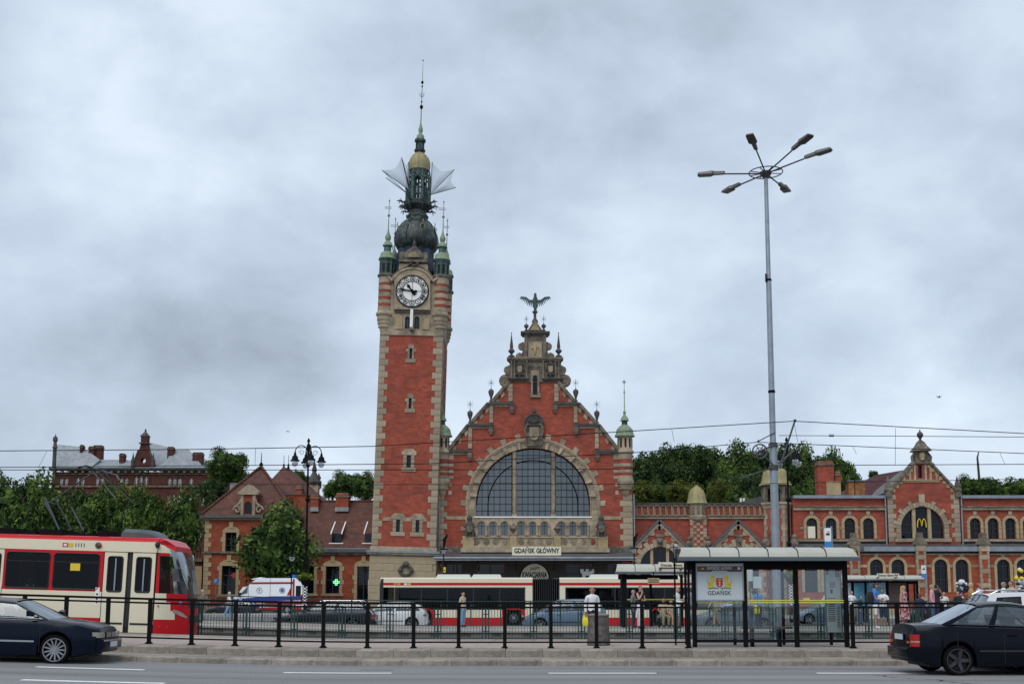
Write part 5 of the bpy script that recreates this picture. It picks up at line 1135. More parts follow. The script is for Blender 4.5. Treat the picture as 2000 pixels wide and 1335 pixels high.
# ground floor storey
l0 = P(1548,1100,YL)[0]
lpx = [1584,1621,1712,1754,1837.7,1879,1960,1998.7,2083,2123,2205,2245]; lw = [P(q,1120,YL)[0] for q in lpx]
hol = [arch_ring(c_,lz(1156),1.16,lz(1091.5),12) for c_ in lw]
b = MB('brick_orange'); b.wall([(l0,0),(x1,0),(x1,lz(1078)),(l0,lz(1078))],hol,YL,YL+.5); b.box(l0,l0+.4,YL+.5,YR,0,lz(1078)); b.build('lower_wall',wing)
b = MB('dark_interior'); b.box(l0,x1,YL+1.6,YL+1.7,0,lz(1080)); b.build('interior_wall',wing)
b = MB('lead'); b.loft([[(x_,YL-.25,lz(1077)),(x_,YR,lz(1058)),(x_,YR,lz(1062)),(x_,YL-.2,lz(1079))] for x_ in (l0,x1)]); b.build('lower_roof',wing)
b = MB('zinc_trim'); b.box(P(1685,1070,YL)[0],x1,YL-.38,YL-.26,lz(1076),lz(1067)); b.m('iron_black').box(l0,x1,YL-.3,YL,lz(1080),lz(1077)); b.m('stone').box(l0,x1,YL-.14,YL,lz(1083),lz(1080)); b.build('gutter',wing)
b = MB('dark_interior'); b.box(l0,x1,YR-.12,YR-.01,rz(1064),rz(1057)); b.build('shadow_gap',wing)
for c_ in lw:
 aw(wing,YL,c_,lz(1156),1.16,lz(1091.5),ring=.24,nst=11,mt='stone_yellow',bars=2)
 block('key_stone','stone',c_-.15,c_+.15,YL-.12,YL+.1,lz(1091.5)+.24,lz(1083),wing)
for i in range(60):
 a = l0 + i*.62;
 if a > 34: break
 block('plinth_stone','stone_base',a,a+.61,YL-.12,YL,0,.62,wing,.02)
bandz = (lz(1107),lz(1102)); xs = sorted([l0]+[c_-.84 for c_ in lw]+[c_+.84 for c_ in lw]+[x1])
for a,c in zip(xs[0::2],xs[1::2]): b = MB('stone'); b.box(a,c,YL-.05,YL+.1,*bandz); b.build('band_course',wing)
for q in (1668,1797,1920.5,2043,2165):
 c_ = P(q,1120,YL)[0]; b = MB('brick_orange'); b.box(c_-.42,c_+.42,YL-.45,YL,0,lz(1072)); b.build('buttress',wing)
 n = 14; zt_ = lz(1074)
 for i in range(n):
  z0 = zt_*i/n; z1 = zt_*(i+1)/n-.012
  if i % 3 == 1:
   for s in (-1,1): block('quoin','stone',c_+s*.44,c_+s*.22,YL-.49,YL-.2,z0,z1,wing,.015)
  elif i % 3 == 0: block('quoin','stone',c_-.44,c_+.44,YL-.49,YL-.2,z0,z1,wing,.015)
  else:
   for s in (-1,1): block('quoin','stone',c_+s*.44,c_+s*.27,YL-.49,YL-.2,z0,z1,wing,.015)
 b = MB('stone'); b.box(c_-.48,c_+.48,YL-.52,YL+.1,lz(1076),lz(1067)); b.build('buttress_head',wing)
 b = MB('stone_dark'); pts = [(c_-.62,lz(1063)),(c_+.62,lz(1063)),(c_+.40,lz(1057)),(c_+.2,lz(1049)),(c_+.2,lz(1043)),(c_+.14,lz(1040)),(c_-.14,lz(1040)),(c_-.2,lz(1043)),(c_-.2,lz(1049)),(c_-.40,lz(1057))]
 b.wall(pts,[],YL-.6,YL+.2); b.m('stone').box(c_-.42,c_+.42,YL-.5,YL+.1,lz(1067),lz(1063)); b.build('buttress_cap',wing)
# ------------------------------------------------------------------ left-hand station pavilion with hipped roof
YP = 102.867
pav = thing('corner_pavilion',(PX(480,YP),YP,0),'two-storey orange brick pavilion with steep hipped tile roof and a stone dormer','station building')
def L_(px,py): return P(px,py,YP)
pz = lambda py: PZ(py,YP)
x0,x1 = L_(398,1100)[0],L_(572,1100)[0]
wins = [(450,1039,1076,1.0),(448,1104,1160,1.28),(540,1104,1160,1.28),(540,1039,1076,1.0)]
def win_shape(px,pt,pb,w): c_ = L_(px,1090)[0]; return [(c_-w/2,pz(pb)),(c_+w/2,pz(pb)),(c_+w/2,pz(pt)),(c_-w/2,pz(pt))]
hol = [win_shape(*q) for q in wins]
b = MB('brick_orange'); b.wall([(x0,0),(x1,0),(x1,pz(1012)),(x0,pz(1012))],hol,YP,YP+.5); b.box(x0,x0+.5,YP+.5,YP+9,0,pz(1012)); b.box(x1-.5,x1,YP+.5,YP+9,0,pz(1012)); b.build('wall',pav)
def rect_window(parent,c_,z0,z1,w,yf,mt='stone_yellow',hood=True,lace=False,nb=2):
 g = MB('window_glass'); g.box(c_-w/2,c_+w/2,yf+.25,yf+.27,z0,z1); w_ = g.build('window',parent)
 f = MB('wood_frame'); f.box(c_-.04,c_+.04,yf+.17,yf+.245,z0,z1)
 for i in range(1,nb+1): z = z0+(z1-z0)*i/(nb+1); f.box(c_-w/2,c_+w/2,yf+.18,yf+.244,z-.03,z+.03)
 for s in (-1,1): f.box(c_+s*(w/2-.07),c_+s*w/2,yf+.17,yf+.243,z0,z1)
 f.build('frame',w_)
 if lace: c = MB('white_paint'); [c.box(c_+s*.33-.2,c_+s*.33+.2,yf+.3,yf+.31,z0+.1,z0+(z1-z0)*.52) for s in (-1,1)]; c.build('curtain',w_)
 n = max(3,round((z1-z0)/.42))
 for s in (-1,1):
  for i in range(n): block('jamb_stone',mt,c_+s*w/2,c_+s*(w/2+(.42 if i % 3 == 2 else .27)),yf-.05,yf+.2,z0+(z1-z0)*i/n+.005,z0+(z1-z0)*(i+1)/n-.005,parent,.015)
 block('window_sill',mt,c_-w/2-.4,c_+w/2+.4,yf-.12,yf+.2,z0-.24,z0,parent)
 if hood:
  rise = .34; R_ = ((w/2+.25)**2+rise**2)/(2*rise); a = math.asin((w/2+.25)/R_); pts = arc(c_,z1+.22+rise-R_,R_,PI/2-a,PI/2+a,8)
  b = MB(mt); b.wall([(c_-w/2-.25,z1)]+[(c_+w/2+.25,z1)]+pts,[],yf-.07,yf+.2); b.build('lintel',parent)
  block('key_stone',mt,c_-.18,c_+.18,yf-.12,yf+.1,z1+.4,z1+.95,parent)
for (px,pt,pb,w) in wins: rect_window(pav,L_(px,1090)[0],pz(pb),pz(pt),w,YP,lace=(px == 448))
mat('red_cross',(0.45,0.03,0.04),0.6)
c_ = L_(456,1120)[0]; b = MB('red_cross'); b.box(c_-.09,c_+.09,YP+.15,YP+.17,pz(1128),pz(1117)); b.box(c_-.26,c_+.26,YP+.148,YP+.168,pz(1124.5),pz(1120.5)); b.build('cross_sticker',pav)
quoins(pav,-1,x0-.01,pz(1076),pz(1014),YP,inward=1,mt='stone_yellow',wl=.62,ws=.38,h=.42); quoins(pav,-1,x0-.01,.7,pz(1080),YP,inward=1,mt='stone_yellow',wl=.7,ws=.45,h=.42)
for i in range(14): block('plinth_stone','stone_base',x0-.05+i*.6,x0-.05+i*.6+.59,YP-.12,YP,0,.8,pav,.02)
b = MB('stone_dark'); b.box(x0-.15,x1+.1,YP-.2,YP+.1,pz(1079.5),pz(1076)); b.build('string_course',pav)
b = MB('stone_yellow'); b.box(x0-.12,x1+.12,YP-.15,YP+.1,pz(1015),pz(1011)); b.m('lead').box(x0-.4,x1+.3,YP-.45,YP+9.3,pz(1011),pz(1006)); b.build('eaves',pav)
ax = PX(510,YP+4.5,912); az_ = PZ(912,YP+4.5); ez = pz(1006)
b = MB('roof_tile'); E = [(x0-.3,YP-.35,ez),(x1+.2,YP-.35,ez),(x1+.2,YP+9.2,ez),(x0-.3,YP+9.2,ez)]; b.add(E+[(ax,YP+4.5,az_)],[(0,1,4),(1,2,4),(2,3,4),(3,0,4)]); rf = b.build('roof',pav)
for q in E[:2]:
 A_,B_ = Vector(q),Vector((ax,YP+4.5,az_)); n = 26
 b = MB('roof_tile');
 for i in range(n): p1,p2 = A_.lerp(B_,i/n),A_.lerp(B_,(i+.85)/n); b.tube([p1+Vector((0,0,.1)),p2+Vector((0,0,.14))],[.15,.11],5)
 b.build('ridge_tile',rf,kind='stuff')
b = MB('iron_black'); b.lathe(ax,YP+4.5,[(.25,az_-.2),(.14,az_+.2),(.2,az_+.3),(.05,az_+.5),(.03,az_+1.3),(.0,az_+1.5)],8); b.build('finial',rf,smooth=40)
# dormer
d0,d1 = L_(475,980)[0],L_(498,980)[0]; dc = (d0+d1)/2; b = MB('brick_orange'); b.wall([(d0,ez),(d1,ez),(d1,pz(966)),(d0,pz(966))],[arch_ring(dc,ez+.05,.66,pz(979),8)],YP-.35,YP-.1); b.box(d0,d1,YP-.1,YP+2.5,ez,pz(966)); dm_ = b.build('dormer',pav)
g = MB('window_glass'); g.wall(arch_ring(dc,ez+.05,.66,pz(979),8),[],YP-.2,YP-.18); g.build('window',dm_)
b = MB('stone'); [b.box(q-.13,q+.13,YP-.42,YP-.1,ez,pz(966)) for q in (d0,d1)]; b.box(d0-.4,d1+.4,YP-.55,YP-.05,pz(966),pz(960)); b.wall([(d0-.3,pz(960)),(d1+.3,pz(960)),(dc,pz(945))],[],YP-.45,YP+1.5)
for s in (-1,1): x_ = dc+s*1.0; b.tube([(x_+s*.35*math.cos(t)*(1-t/9),YP-.3,ez+.5+.42*math.sin(t)*(1-t/9)) for t in [k*.5 for k in range(15)]],.1,5); b.tube([(dc+s*.62,YP-.3,ez+1.5),(dc+s*.75,YP-.3,ez+1.1),(x_,YP-.3,ez+.9)],.12,5)
b.build('dormer_gable',dm_)
b = MB('zinc_roof'); b.box(PX(449,107.667,945),PX(468,107.667,945),107.667,109.667,PZ(960,107.667),PZ(943,107.667)); b.build('roof_hatch',pav)
# second hipped roof behind, with a chimney
bk = thing('rear_pavilion',(PX(560,109.667),109.667,0),'second hipped tile roof pavilion just behind the corner pavilion','station building')
bx0,bx1 = PX(500,109.667),PX(615,109.667); bz = PZ(975,109.667)
b = MB('brick_orange'); b.box(bx0,bx1,109.167,117.667,0,bz); b.build('wall',bk)
b = MB('roof_tile'); hx_,hzz = PX(553,112.667,912),PZ(911,112.667); b.add([(bx0-.3,108.867,bz),(bx1+.3,108.867,bz),(bx1+.3,117.867,bz),(bx0-.3,117.867,bz),(hx_,112.667,hzz),(PX(562,112.667,915),114.167,hzz-.1)],[(0,1,5,4),(1,2,5),(2,3,4,5),(3,0,4)]); rf2 = b.build('roof',bk)
for q in (553,562): b = MB('iron_black'); x_ = PX(q,112.667,912); b.lathe(x_,112.967,[(.16,hzz-.2),(.08,hzz+.15),(.12,hzz+.25),(.03,hzz+.35),(.02,hzz+1.2),(0,hzz+1.25)],6); b.build('finial',rf2)
chimney(bk,578,589,948,990,108.267,mt='brick_orange',dp=1)
b = MB('brick_orange'); b.box(PX(558,107.667,970),PX(600,107.667,970),107.667,108.867,PZ(1000,107.667),PZ(966,107.667)); b.m('lead').box(PX(556,107.667,970),PX(602,107.667,970),107.567,108.967,PZ(966,107.667),PZ(964.5,107.667)); b.build('parapet',bk)
# low wing between pavilion and tower
lw_ = thing('low_wing',(PX(650,YP),YP+.3,0),'single-storey brick wing with long brown tile roof left of the clock tower','station building')
YW = YP+.5; wz_ = lambda py: PZ(py,YW); wx = lambda px: PX(px,YW)
x0,x1 = wx(572)+.02,PX(726,YW); ws = [(649.5,1105,1158,1.25),(710,1105,1175,1.15),(600,1105,1158,1.25)]
b = MB('brick_orange'); b.wall([(x0,0),(x1,0),(x1,wz_(1080)),(x0,wz_(1080))],[[(wx(q[0])-q[3]/2,wz_(q[2])),(wx(q[0])+q[3]/2,wz_(q[2])),(wx(q[0])+q[3]/2,wz_(q[1])),(wx(q[0])-q[3]/2,wz_(q[1]))] for q in ws],YW,YW+.5); b.build('wall',lw_)
for q in ws: rect_window(lw_,wx(q[0]),wz_(q[2]),wz_(q[1]),q[3],YW,nb=1)
b = MB('white_paint'); b.box(wx(720)-.05,wx(727),YW+.1,YW+.15,wz_(1158),wz_(1132)); b.build('notice',lw_)
for i in range(14): block('plinth_stone','stone_base',x0+i*.6,x0+i*.6+.59,YW-.12,YW,0,.8,lw_,.02)
b = MB('roof_tile'); b.loft([[(x_,YW-.3,wz_(1074)),(x_,YW+4.6,PZ(979,YW+4.6)),(x_,YW+9,wz_(1074)),(x_,YW+4.6,wz_(1074)-.3)] for x_ in (x0,x1)]); rf3 = b.build('roof',lw_)
rz_ = PZ(979,YW+4.6); b = MB('roof_tile'); n = 40
for i in range(n): b.tube([(x0+(x1-x0)*i/n,YW+4.6,rz_+.03),(x0+(x1-x0)*(i+.9)/n,YW+4.6,rz_+.05)],[.13,.1],5)
b.build('ridge_tile',rf3,kind='stuff')
b = MB('lead'); b.box(x0,x1,YW-.5,YW-.25,wz_(1078),wz_(1070)); b.m('zinc_trim').box(x0,x1,YW-.53,YW-.5,wz_(1072),wz_(1070)); b.m('stone_dark').box(x0,x1,YW-.25,YW,wz_(1083),wz_(1078)); b.build('eaves',lw_)
for pa,pb in ((643,667),(708,729)):   # box dormers
 a,c = P(pa,1055,YW-.2)[0],P(pb,1055,YW-.2)[0]; zb_ = wz_(1059); zt_ = wz_(1040); sl = (rz_-wz_(1074))/4.9; yb_ = YW-.3+(zb_-wz_(1074))/sl; yt = YW-.3+(wz_(1020)-wz_(1074))/sl+.6
 b = MB('roof_tile'); b.loft([[(x_,yb_-.02,zt_),(x_,yt,wz_(1018)+.2),(x_,yt,zb_),(x_,yb_,zb_)] for x_ in (a+.12,c-.12)]); dd = b.build('dormer',lw_)
 g = MB('window_glass'); g.box(a+.16,c-.16,yb_-.06,yb_-.03,zb_,zt_-.04); g.build('window',dd)
 f = MB('white_paint'); [f.loft([[(x_,yb_-.12,zt_+.05),(x_,yt-.1,wz_(1018)+.3),(x_,yt-.1,wz_(1018)+.1),(x_,yb_-.12,zt_-.1)] for x_ in (q,q+.1)]) for q in (a+.02,c-.12)]; f.box(a-.1,c+.1,yb_-.2,yb_-.05,zb_-.1,zb_); f.build('trim',dd)
for pa,pb,pt in ((607,621,967),(656,680,964)):
 chimney(lw_,pa,pb,pt,995,YW+3.5,mt='brick_orange'); b = MB('zinc_roof'); b.box(PX(pa-1,YW+3.3,990),PX(pb+1,YW+3.3,990),YW+3.2,YW+3.4,PZ(998,YW+3.3),PZ(990,YW+3.3)); b.build('flashing',lw_)
# green pharmacy cross (lit sign)
gc_ = PX(657.5,102.267); gcz = PZ(1136,102.267); emit_mat('neon_green',(0.05,0.85,0.45),1.6); emit_mat('neon_yellow',(0.7,0.8,0.1),1.2)
b = MB('neon_green'); r = .26
pts = [(-1,3),(1,3),(1,1),(3,1),(3,-1),(1,-1),(1,-3),(-1,-3),(-1,-1),(-3,-1),(-3,1),(-1,1)]
b.tube([(gc_+a*r/3,102.167,gcz+c*r/3) for a,c in pts],.035,4,closed=True); b.m('neon_yellow').tube([(gc_+a*r/3*.5,102.167,gcz+c*r/3*.5) for a,c in pts],.02,4,closed=True)
b.m('iron_black').box(gc_-.3,gc_+.3,102.207,102.287,gcz-.3,gcz+.3); tag(b.build('pharmacy_cross'),'lit green pharmacy cross hanging by a window of the low wing','sign')
# stone lantern tower peeping over the roofs
lt = thing('stone_turret',(PX(612,115.667),115.667,0),'weathered stone roof turret with dark spire above the low wing roof','turret')
q_ = lambda px,py: P(px,py,115.667); b = MB('stone'); b.box(q_(604,950)[0],q_(621,950)[0],115.667,116.667,0,q_(0,943)[1]); b.build('shaft',lt)
b = MB('stone_black'); cx_ = q_(612,930)[0]; b.lathe(cx_,116.167,[(.75,q_(0,944)[1]),(.8,q_(0,940)[1]),(.5,q_(0,932)[1]),(.32,q_(0,925)[1]),(.2,q_(0,920)[1]),(.28,q_(0,917)[1]),(.12,q_(0,905)[1]),(0,q_(0,893)[1])],8); b.lathe(q_(621,930)[0],116.167,[(.3,q_(0,944)[1]),(.12,q_(0,936)[1]),(.25,q_(0,932)[1]),(.1,q_(0,926)[1]),(0,q_(0,921)[1])],6); b.build('spire',lt,smooth=40)

# ------------------------------------------------------------------ large dark brick building on the left skyline
YF = 176.0
far = thing('brick_office_building',(PX(260,YF),YF,0),'large dark red brick building with pale zinc roofs on the left skyline','building')
F = lambda px,py,Y=YF: P(px,py,Y)
fz = lambda py: PZ(py,YF)
xa,xb = F(101,950)[0],F(302,950)[0]; xc = F(411,950)[0]
def far_windows(px,n,pt,pb,y,w=.55,gap=.78,parent=far):
 out = []
 for i in range(n):
  c_ = F(px,940,y)[0]+(i-(n-1)/2)*gap; out.append((c_,PZ(pb,y),PZ(pt,y),w))
 return out
FW = [(242,2,932,947),(275.5,3,929,947),(195,2,931,947),(157,2,931,947),(125,2,932,947),(242,2,965,985),(275.5,3,963,985),(195,2,963,985),(157,2,963,985),(242,2,1010,1030),(195,2,1010,1030),(150,2,1010,1030)]
PW = [(341,3,932,947),(398,1,936,952),(341,3,965,985),(398,1,969,988),(373,1,932,947),(335,2,1036,1056),(392,1,1030,1056),(373,1,966,984)]
ops = [w for q in FW for w in far_windows(*q,YF)]; ops2 = [w for q in PW for w in far_windows(*q,YF-3)]
b = MB('brick_dark'); b.wall([(xa,-.5),(xb,-.5),(xb,fz(921)),(xa,fz(921))],[arch_ring(c,z0,w,z1,6) for c,z0,z1,w in ops],YF,YF+.6); b.box(xa,xa+.5,YF+.6,YF+16,0,fz(921)); b.build('wall',far)
xb2,xc2 = F(296,950,YF-3)[0],F(411,950,YF-3)[0]
b = MB('brick_dark'); b.wall([(xb2,-.5),(xc2,-.5),(xc2,PZ(921,YF-3)),(xb2,PZ(921,YF-3))],[arch_ring(c,z0,w,z1,6) for c,z0,z1,w in ops2],YF-3,YF-2.4); b.box(xc2-.5,xc2,YF-2.4,YF+16,0,PZ(921,YF-3)); b.build('wall',far)
gm = None
for lst,y in ((ops,YF),(ops2,YF-3)):
 for c,z0,z1,w in lst:
  g = MB('window_glass'); g.box(c-w/2,c+w/2,y+.3,y+.32,z0,z1); w_ = g.build('window',far)
  f = MB('white_paint'); f.box(c-.05,c+.05,y+.2,y+.28,z0,z1); f.box(c-w/2,c+w/2,y+.2,y+.28,z0+(z1-z0)*.6,z0+(z1-z0)*.6+.08); [f.box(c+s*w/2,c+s*(w/2-.09),y+.2,y+.28,z0,z1) for s in (-1,1)]; f.build('frame',w_)
for a,c,y in ((xa,xb2,YF),(xb2,xc2,YF-3)):
 z = lambda py: PZ(py,y); b = MB('stone_black'); b.box(a-.3,c+.3,y-.7,y+.2,z(919),z(913)); b.m('stone_dark').box(a,c,y-.2,y+.2,z(926),z(924)); b.box(a,c,y-.25,y+.2,z(951),z(948)); b.m('zinc_trim').box(a-.3,c+.3,y-.8,y-.7,z(914.5),z(913)); b.build('cornice',far)
 k = MB('stone'); k.box(-.18,.18,y-.55,y,z(922.5),z(919.2)); me = k.mesh('bracket'); n = int((c-a)/1.05)
 for i in range(n): piece('bracket',me,(a+.5+(c-a-1)*i/(n-1),0,0),far)
def roofpoly(pts,y0,y1,mt='zinc_roof',run=3.0):
 """sloping roof face from the eaves (y0) up and back (y1), closed with a thickness"""
 b = MB(mt); zmin = min(PZ(p[1],y0) for p in pts); zmax = max(PZ(p[1],y0) for p in pts); vs = []
 for px,py in pts:
  t = (PZ(py,y0)-zmin)/(zmax-zmin); y = y0+(y1-y0)*t; x,z = P(px,py,y); vs.append((x,y,z))
 n = len(vs); b.add(vs+[(x,y+9,zmin) for x,y,z in vs],[tuple(range(n))]+[(i,n+i,n+(i+1) % n,(i+1) % n) for i in range(n)]); return b.build('roof',far)
roofpoly([(107,913),(180,911),(195,897),(160,872),(107,867)],YF-.3,YF+5)
roofpoly([(165,913),(258,911),(258,899),(240,897),(185,897)],YF-.2,YF+3)
roofpoly([(286,911),(330,911),(345,905),(330,873),(291,863)],YF+.5,YF+7)
roofpoly([(300,912.5),(398,912.5),(368,876),(338,878),(322,903)],YF-3.3,YF+2)
roofpoly([(360,912.5),(414,916),(400,894),(378,889)],YF-3.1,YF+3)
for pa,pb,pt,pb2,y in ((173,183,872,898,YF+3),(182,197,870,898,YF+3.5),(233,241,886,903,YF+1.5),(327,337,873,898,YF),(376,394,884,906,YF-1.5),(156,160,869,884,YF+3)): chimney(far,pa,pb,pt,pb2,y,mt='brick_dark',dp=1.2)
# stepped centre gable with its belfry
b = MB('brick_dark'); y = YF-.8; q = lambda px,py: P(px,py,y)
b.wall([q(256,912),q(302,912),q(290,880),q(287,866),(q(288,850)),q(275,850),q(275,866),q(271,880)],[arc(*q(279.5,899),.42,0,2*PI,10)[:-1]],y,y+1.2); b.build('gable',far)
b = MB('stone_black'); b.box(q(272,866)[0],q(290,866)[0],y-.3,y+1.4,q(0,866)[1],q(0,864)[1]); cx_ = q(281.5,850)[0]; b.lathe(cx_,y+.6,[(.95,q(0,851)[1]),(.5,q(0,846)[1]),(.12,q(0,841)[1]),(.2,q(0,839)[1]),(0,q(0,835)[1])],4,a0=PI/4,a1=PI/4+2*PI)
for s_ in ((258,271),(302,291)):
 (xq,zq),(xw,zw) = q(s_[0],911),q(s_[1],878); b.tube([(xq,y,zq),(xw,y,zw)],.18,4)
for px in (259.5,299): x_,z_ = q(px,905); b.lathe(x_,y,[(.35,q(0,912)[1]),(.3,q(0,900)[1]),(.4,q(0,899)[1]),(.22,q(0,896)[1]),(.05,q(0,885)[1]),(0,q(0,882)[1])],6)
b.build('gable_trim',far)
b = MB('stone_black'); x_ = q(107,880)[0]; b.lathe(x_,y,[(.32,q(0,920)[1]),(.3,q(0,875)[1]),(.45,q(0,874)[1]),(.3,q(0,871)[1]),(.26,q(0,862)[1]),(.42,q(0,860)[1]),(.36,q(0,854)[1]),(.1,q(0,851)[1]),(0,q(0,845)[1])],8); b.build('corner_spire',far,smooth=40)
b = MB('stone_black'); b.box(xa,xb,YF+2,YF+2.1,0,fz(925)); b.box(xb2,xc2,YF+.5,YF+.6,0,fz(925)); b.build('interior_wall',far)

# low dark wall and stone link left of the pavilion
lk = thing('terrace_wall',(PX(385,103.667),103.667,0),'low stone and brick terrace wall left of the pavilion','wall')
b = MB('brick_dark'); b.box(PX(250,103.667),PX(397,103.667)-.1,103.667,104.167,0,PZ(1096,103.667)); b.build('wall',lk)
b = MB('stone_dark'); b.box(PX(250,103.667),PX(397,103.667)-.1,103.467,104.267,PZ(1096,103.667),PZ(1090,103.667)); b.box(PX(368,103.667),PX(376,103.667),103.367,104.167,0,PZ(1082,103.667)); b.build('coping',lk)
b = MB('stone_yellow'); b.box(PX(376,103.667),PX(397,103.667)-.1,103.517,103.667,0,PZ(1105,103.667)); b.build('pier',lk)
b = MB('iron_black'); xw = PX(250,103.667)
for i in range(22): b.tube([(xw+i*.3+.2,103.867,PZ(1090,103.667)),(xw+i*.3+.2,103.867,PZ(1073,103.667))],.025,4)
b.tube([(xw,103.867,PZ(1075,103.667)),(PX(396,103.667),103.867,PZ(1075,103.667))],.03,4); b.build('railing',lk)
# low guard rail along the front of the buildings
lr = thing('forecourt_railing',(PX(640,100.167),100.167,0),'low red-brown guard railing along the forecourt in front of the low wing','railing')
mat('red_iron',(0.12,0.05,0.05),0.6)
b = MB('red_iron'); xw,xe_ = PX(392,100.167),PX(730,100.167)
n = int((xe_-xw)/.16)
for i in range(n): b.box(xw+i*.16-.012,xw+i*.16+.012,100.157,100.177,.1,1.05)
b.build('bar',lr,kind='stuff'); b = MB('red_iron'); b.tube([(xw,100.167,1.07),(xe_,100.167,1.07)],.03,4); b.tube([(xw,100.167,.2),(xe_,100.167,.2)],.025,4); b.build('rail',lr)

# ------------------------------------------------------------------ trees
def leaf_mat(name,c0,c1,c2):
 m = bpy.data.materials.new(name); nt,b = nodes_of(m); N,L = nt.nodes,nt.links
 b.inputs['Roughness'].default_value = 0.75; b.inputs['Specular IOR Level'].default_value = 0.2
 t = N.new('ShaderNodeTexCoord'); n = N.new('ShaderNodeTexNoise'); n.inputs['Scale'].default_value = 2.6; n.inputs['Detail'].default_value = 3; L.new(t.outputs['Object'],n.inputs['Vector'])
 wn_ = N.new('ShaderNodeTexWhiteNoise'); wn_.noise_dimensions = '3D'; g = N.new('ShaderNodeNewGeometry');
 ad = N.new('ShaderNodeMath'); ad.operation = 'MULTIPLY_ADD'; L.new(g.outputs['Random Per Island'],ad.inputs[0]); ad.inputs[1].default_value = .45
 sb = N.new('ShaderNodeMath'); sb.operation = 'MULTIPLY_ADD'; L.new(n.outputs['Fac'],sb.inputs[0]); sb.inputs[1].default_value = 1.5; sb.inputs[2].default_value = -.45; L.new(sb.outputs[0],ad.inputs[2])
 r = N.new('ShaderNodeValToRGB'); L.new(ad.outputs[0],r.inputs[0]); e = r.color_ramp.elements
 e[0].position = .25; e[0].color = (*c0,1); e[1].position = .85; e[1].color = (*c2,1); mm = e.new(.55); mm.color = (*c1,1)
 L.new(r.outputs[0],b.inputs['Base Color'])
 tl = N.new('ShaderNodeBsdfTranslucent'); L.new(r.outputs[0],tl.inputs[0]); mx = N.new('ShaderNodeMixShader'); mx.inputs[0].default_value = .25
 L.new(b.outputs[0],mx.inputs[1]); L.new(tl.outputs[0],mx.inputs[2]); L.new(mx.outputs[0],N['Material Output'].inputs[0]); MATS[name] = m
leaf_mat('leaf_green',(.016,.036,.010),(.052,.098,.022),(.17,.25,.05))
leaf_mat('leaf_dark',(.010,.026,.009),(.032,.064,.02),(.12,.18,.045))
leaf_mat('leaf_olive',(.03,.045,.012),(.09,.12,.02),(.26,.26,.045))
leaf_mat('leaf_bright',(.05,.08,.012),(.12,.18,.02),(.32,.36,.05))
mat('bark',(0.05,0.04,0.03),0.95,var=0.3,vscale=4,bump=0.8,bscale=10)
def crown_mesh(mt,seed,lobes=26,per=230,leaf=.055,squash=.95,spread=.78):
 rnd = random.Random(seed); vs,fs = [],[]
 L_s = []
 for i in range(lobes):
  while True:
   p = Vector((rnd.uniform(-1,1),rnd.uniform(-1,1),rnd.uniform(-1,1)))
   if .25 < p.length < 1: break
  p = p*spread; p.z *= squash; L_s.append((p,rnd.uniform(.24,.42)))
 L_s.append((Vector((0,0,0)),-.62))
 for p,r in L_s:
  big = 2.6 if r < 0 else 1.0; r = abs(r)
  for k in range(per if big == 1 else 1100):
   d = Vector((rnd.gauss(0,1),rnd.gauss(0,1),rnd.gauss(0,1)+.25)).normalized()
   q = p + d*r*(rnd.random()**.35)
   nrm = (d + Vector((rnd.gauss(0,.5),rnd.gauss(0,.5),rnd.gauss(0,.5)))).normalized()
   a = nrm.orthogonal().normalized(); th = rnd.uniform(0,PI); bb = nrm.cross(a); a,bb = a*math.cos(th)+bb*math.sin(th),bb*math.cos(th)-a*math.sin(th)
   s = leaf*big*rnd.uniform(.6,1.3); k0 = len(vs)
   vs += [q-a*s,q-bb*s*.55+a*s*.1,q+a*s+nrm*s*.2,q+bb*s*.55]; fs.append((k0,k0+1,k0+2,k0+3))
 me = bpy.data.meshes.new('crown'); me.from_pydata([tuple(v) for v in vs],[],fs); me.materials.append(MATS[mt]); return me
CR = {k: [crown_mesh(k,s,leaf=lf,lobes=lb,per=pr) for s in sd] for k,sd,lf,lb,pr in (('leaf_green',(1,2,3),.05,30,260),('leaf_dark',(4,5,6),.05,30,240),('leaf_olive',(7,8),.05,28,240))}
NT = [0]
def tree(x,y,z0,top,rx,label,kind='leaf_green',rz_=None,trunk_r=.22,group='trees',low=None):
 """broadleaf tree: base on z0, top of the crown at top, crown radius rx"""
 NT[0] += 1; rnd = random.Random(NT[0]*31)
 t = thing('broadleaf_tree',(x,y,z0),label,'tree',group)
 rv = rz_ or rx*rnd.uniform(.85,1.05); cz = top-rv*.92
 b = MB('bark'); b.tube([(x,y,z0-.3),(x+rnd.uniform(-.1,.1),y,z0+(cz-z0)*.5),(x+rnd.uniform(-.2,.2),y,cz)],[trunk_r*1.2,trunk_r,trunk_r*.6],7)
 for k in range(6):
  a = rnd.uniform(0,2*PI); s = z0+(cz-z0)*rnd.uniform(.55,.95); b.tube([(x,y,s),(x+rx*.35*math.cos(a),y+rx*.35*math.sin(a),s+rv*.4),(x+rx*.7*math.cos(a),y+rx*.7*math.sin(a),s+rv*.7)],[trunk_r*.5,trunk_r*.3,.03],5)
 b.build('trunk',t,smooth=60)
 me = CR[kind][NT[0] % len(CR[kind])]
 piece('crown',me,(x,y,cz),t,rot=(rnd.uniform(-.2,.2),rnd.uniform(-.2,.2),rnd.uniform(0,6.28)),scale=(rx,rx,rv))
 return t
def ptree(px,ptop,Y,rpx,label,kind='leaf_green',z0=None,group='trees',rzpx=None,tr=.22):
 Y = Y*4/3; s = FPX/Y*.84; x,top = P(px,ptop,Y); tree(x,Y,(hill_z(x,Y)-.1 if Y > 122 else 0.05) if z0 is None else z0,top,rpx/s,label,kind,rz_=(rzpx/s if rzpx else None),trunk_r=tr,group=group)
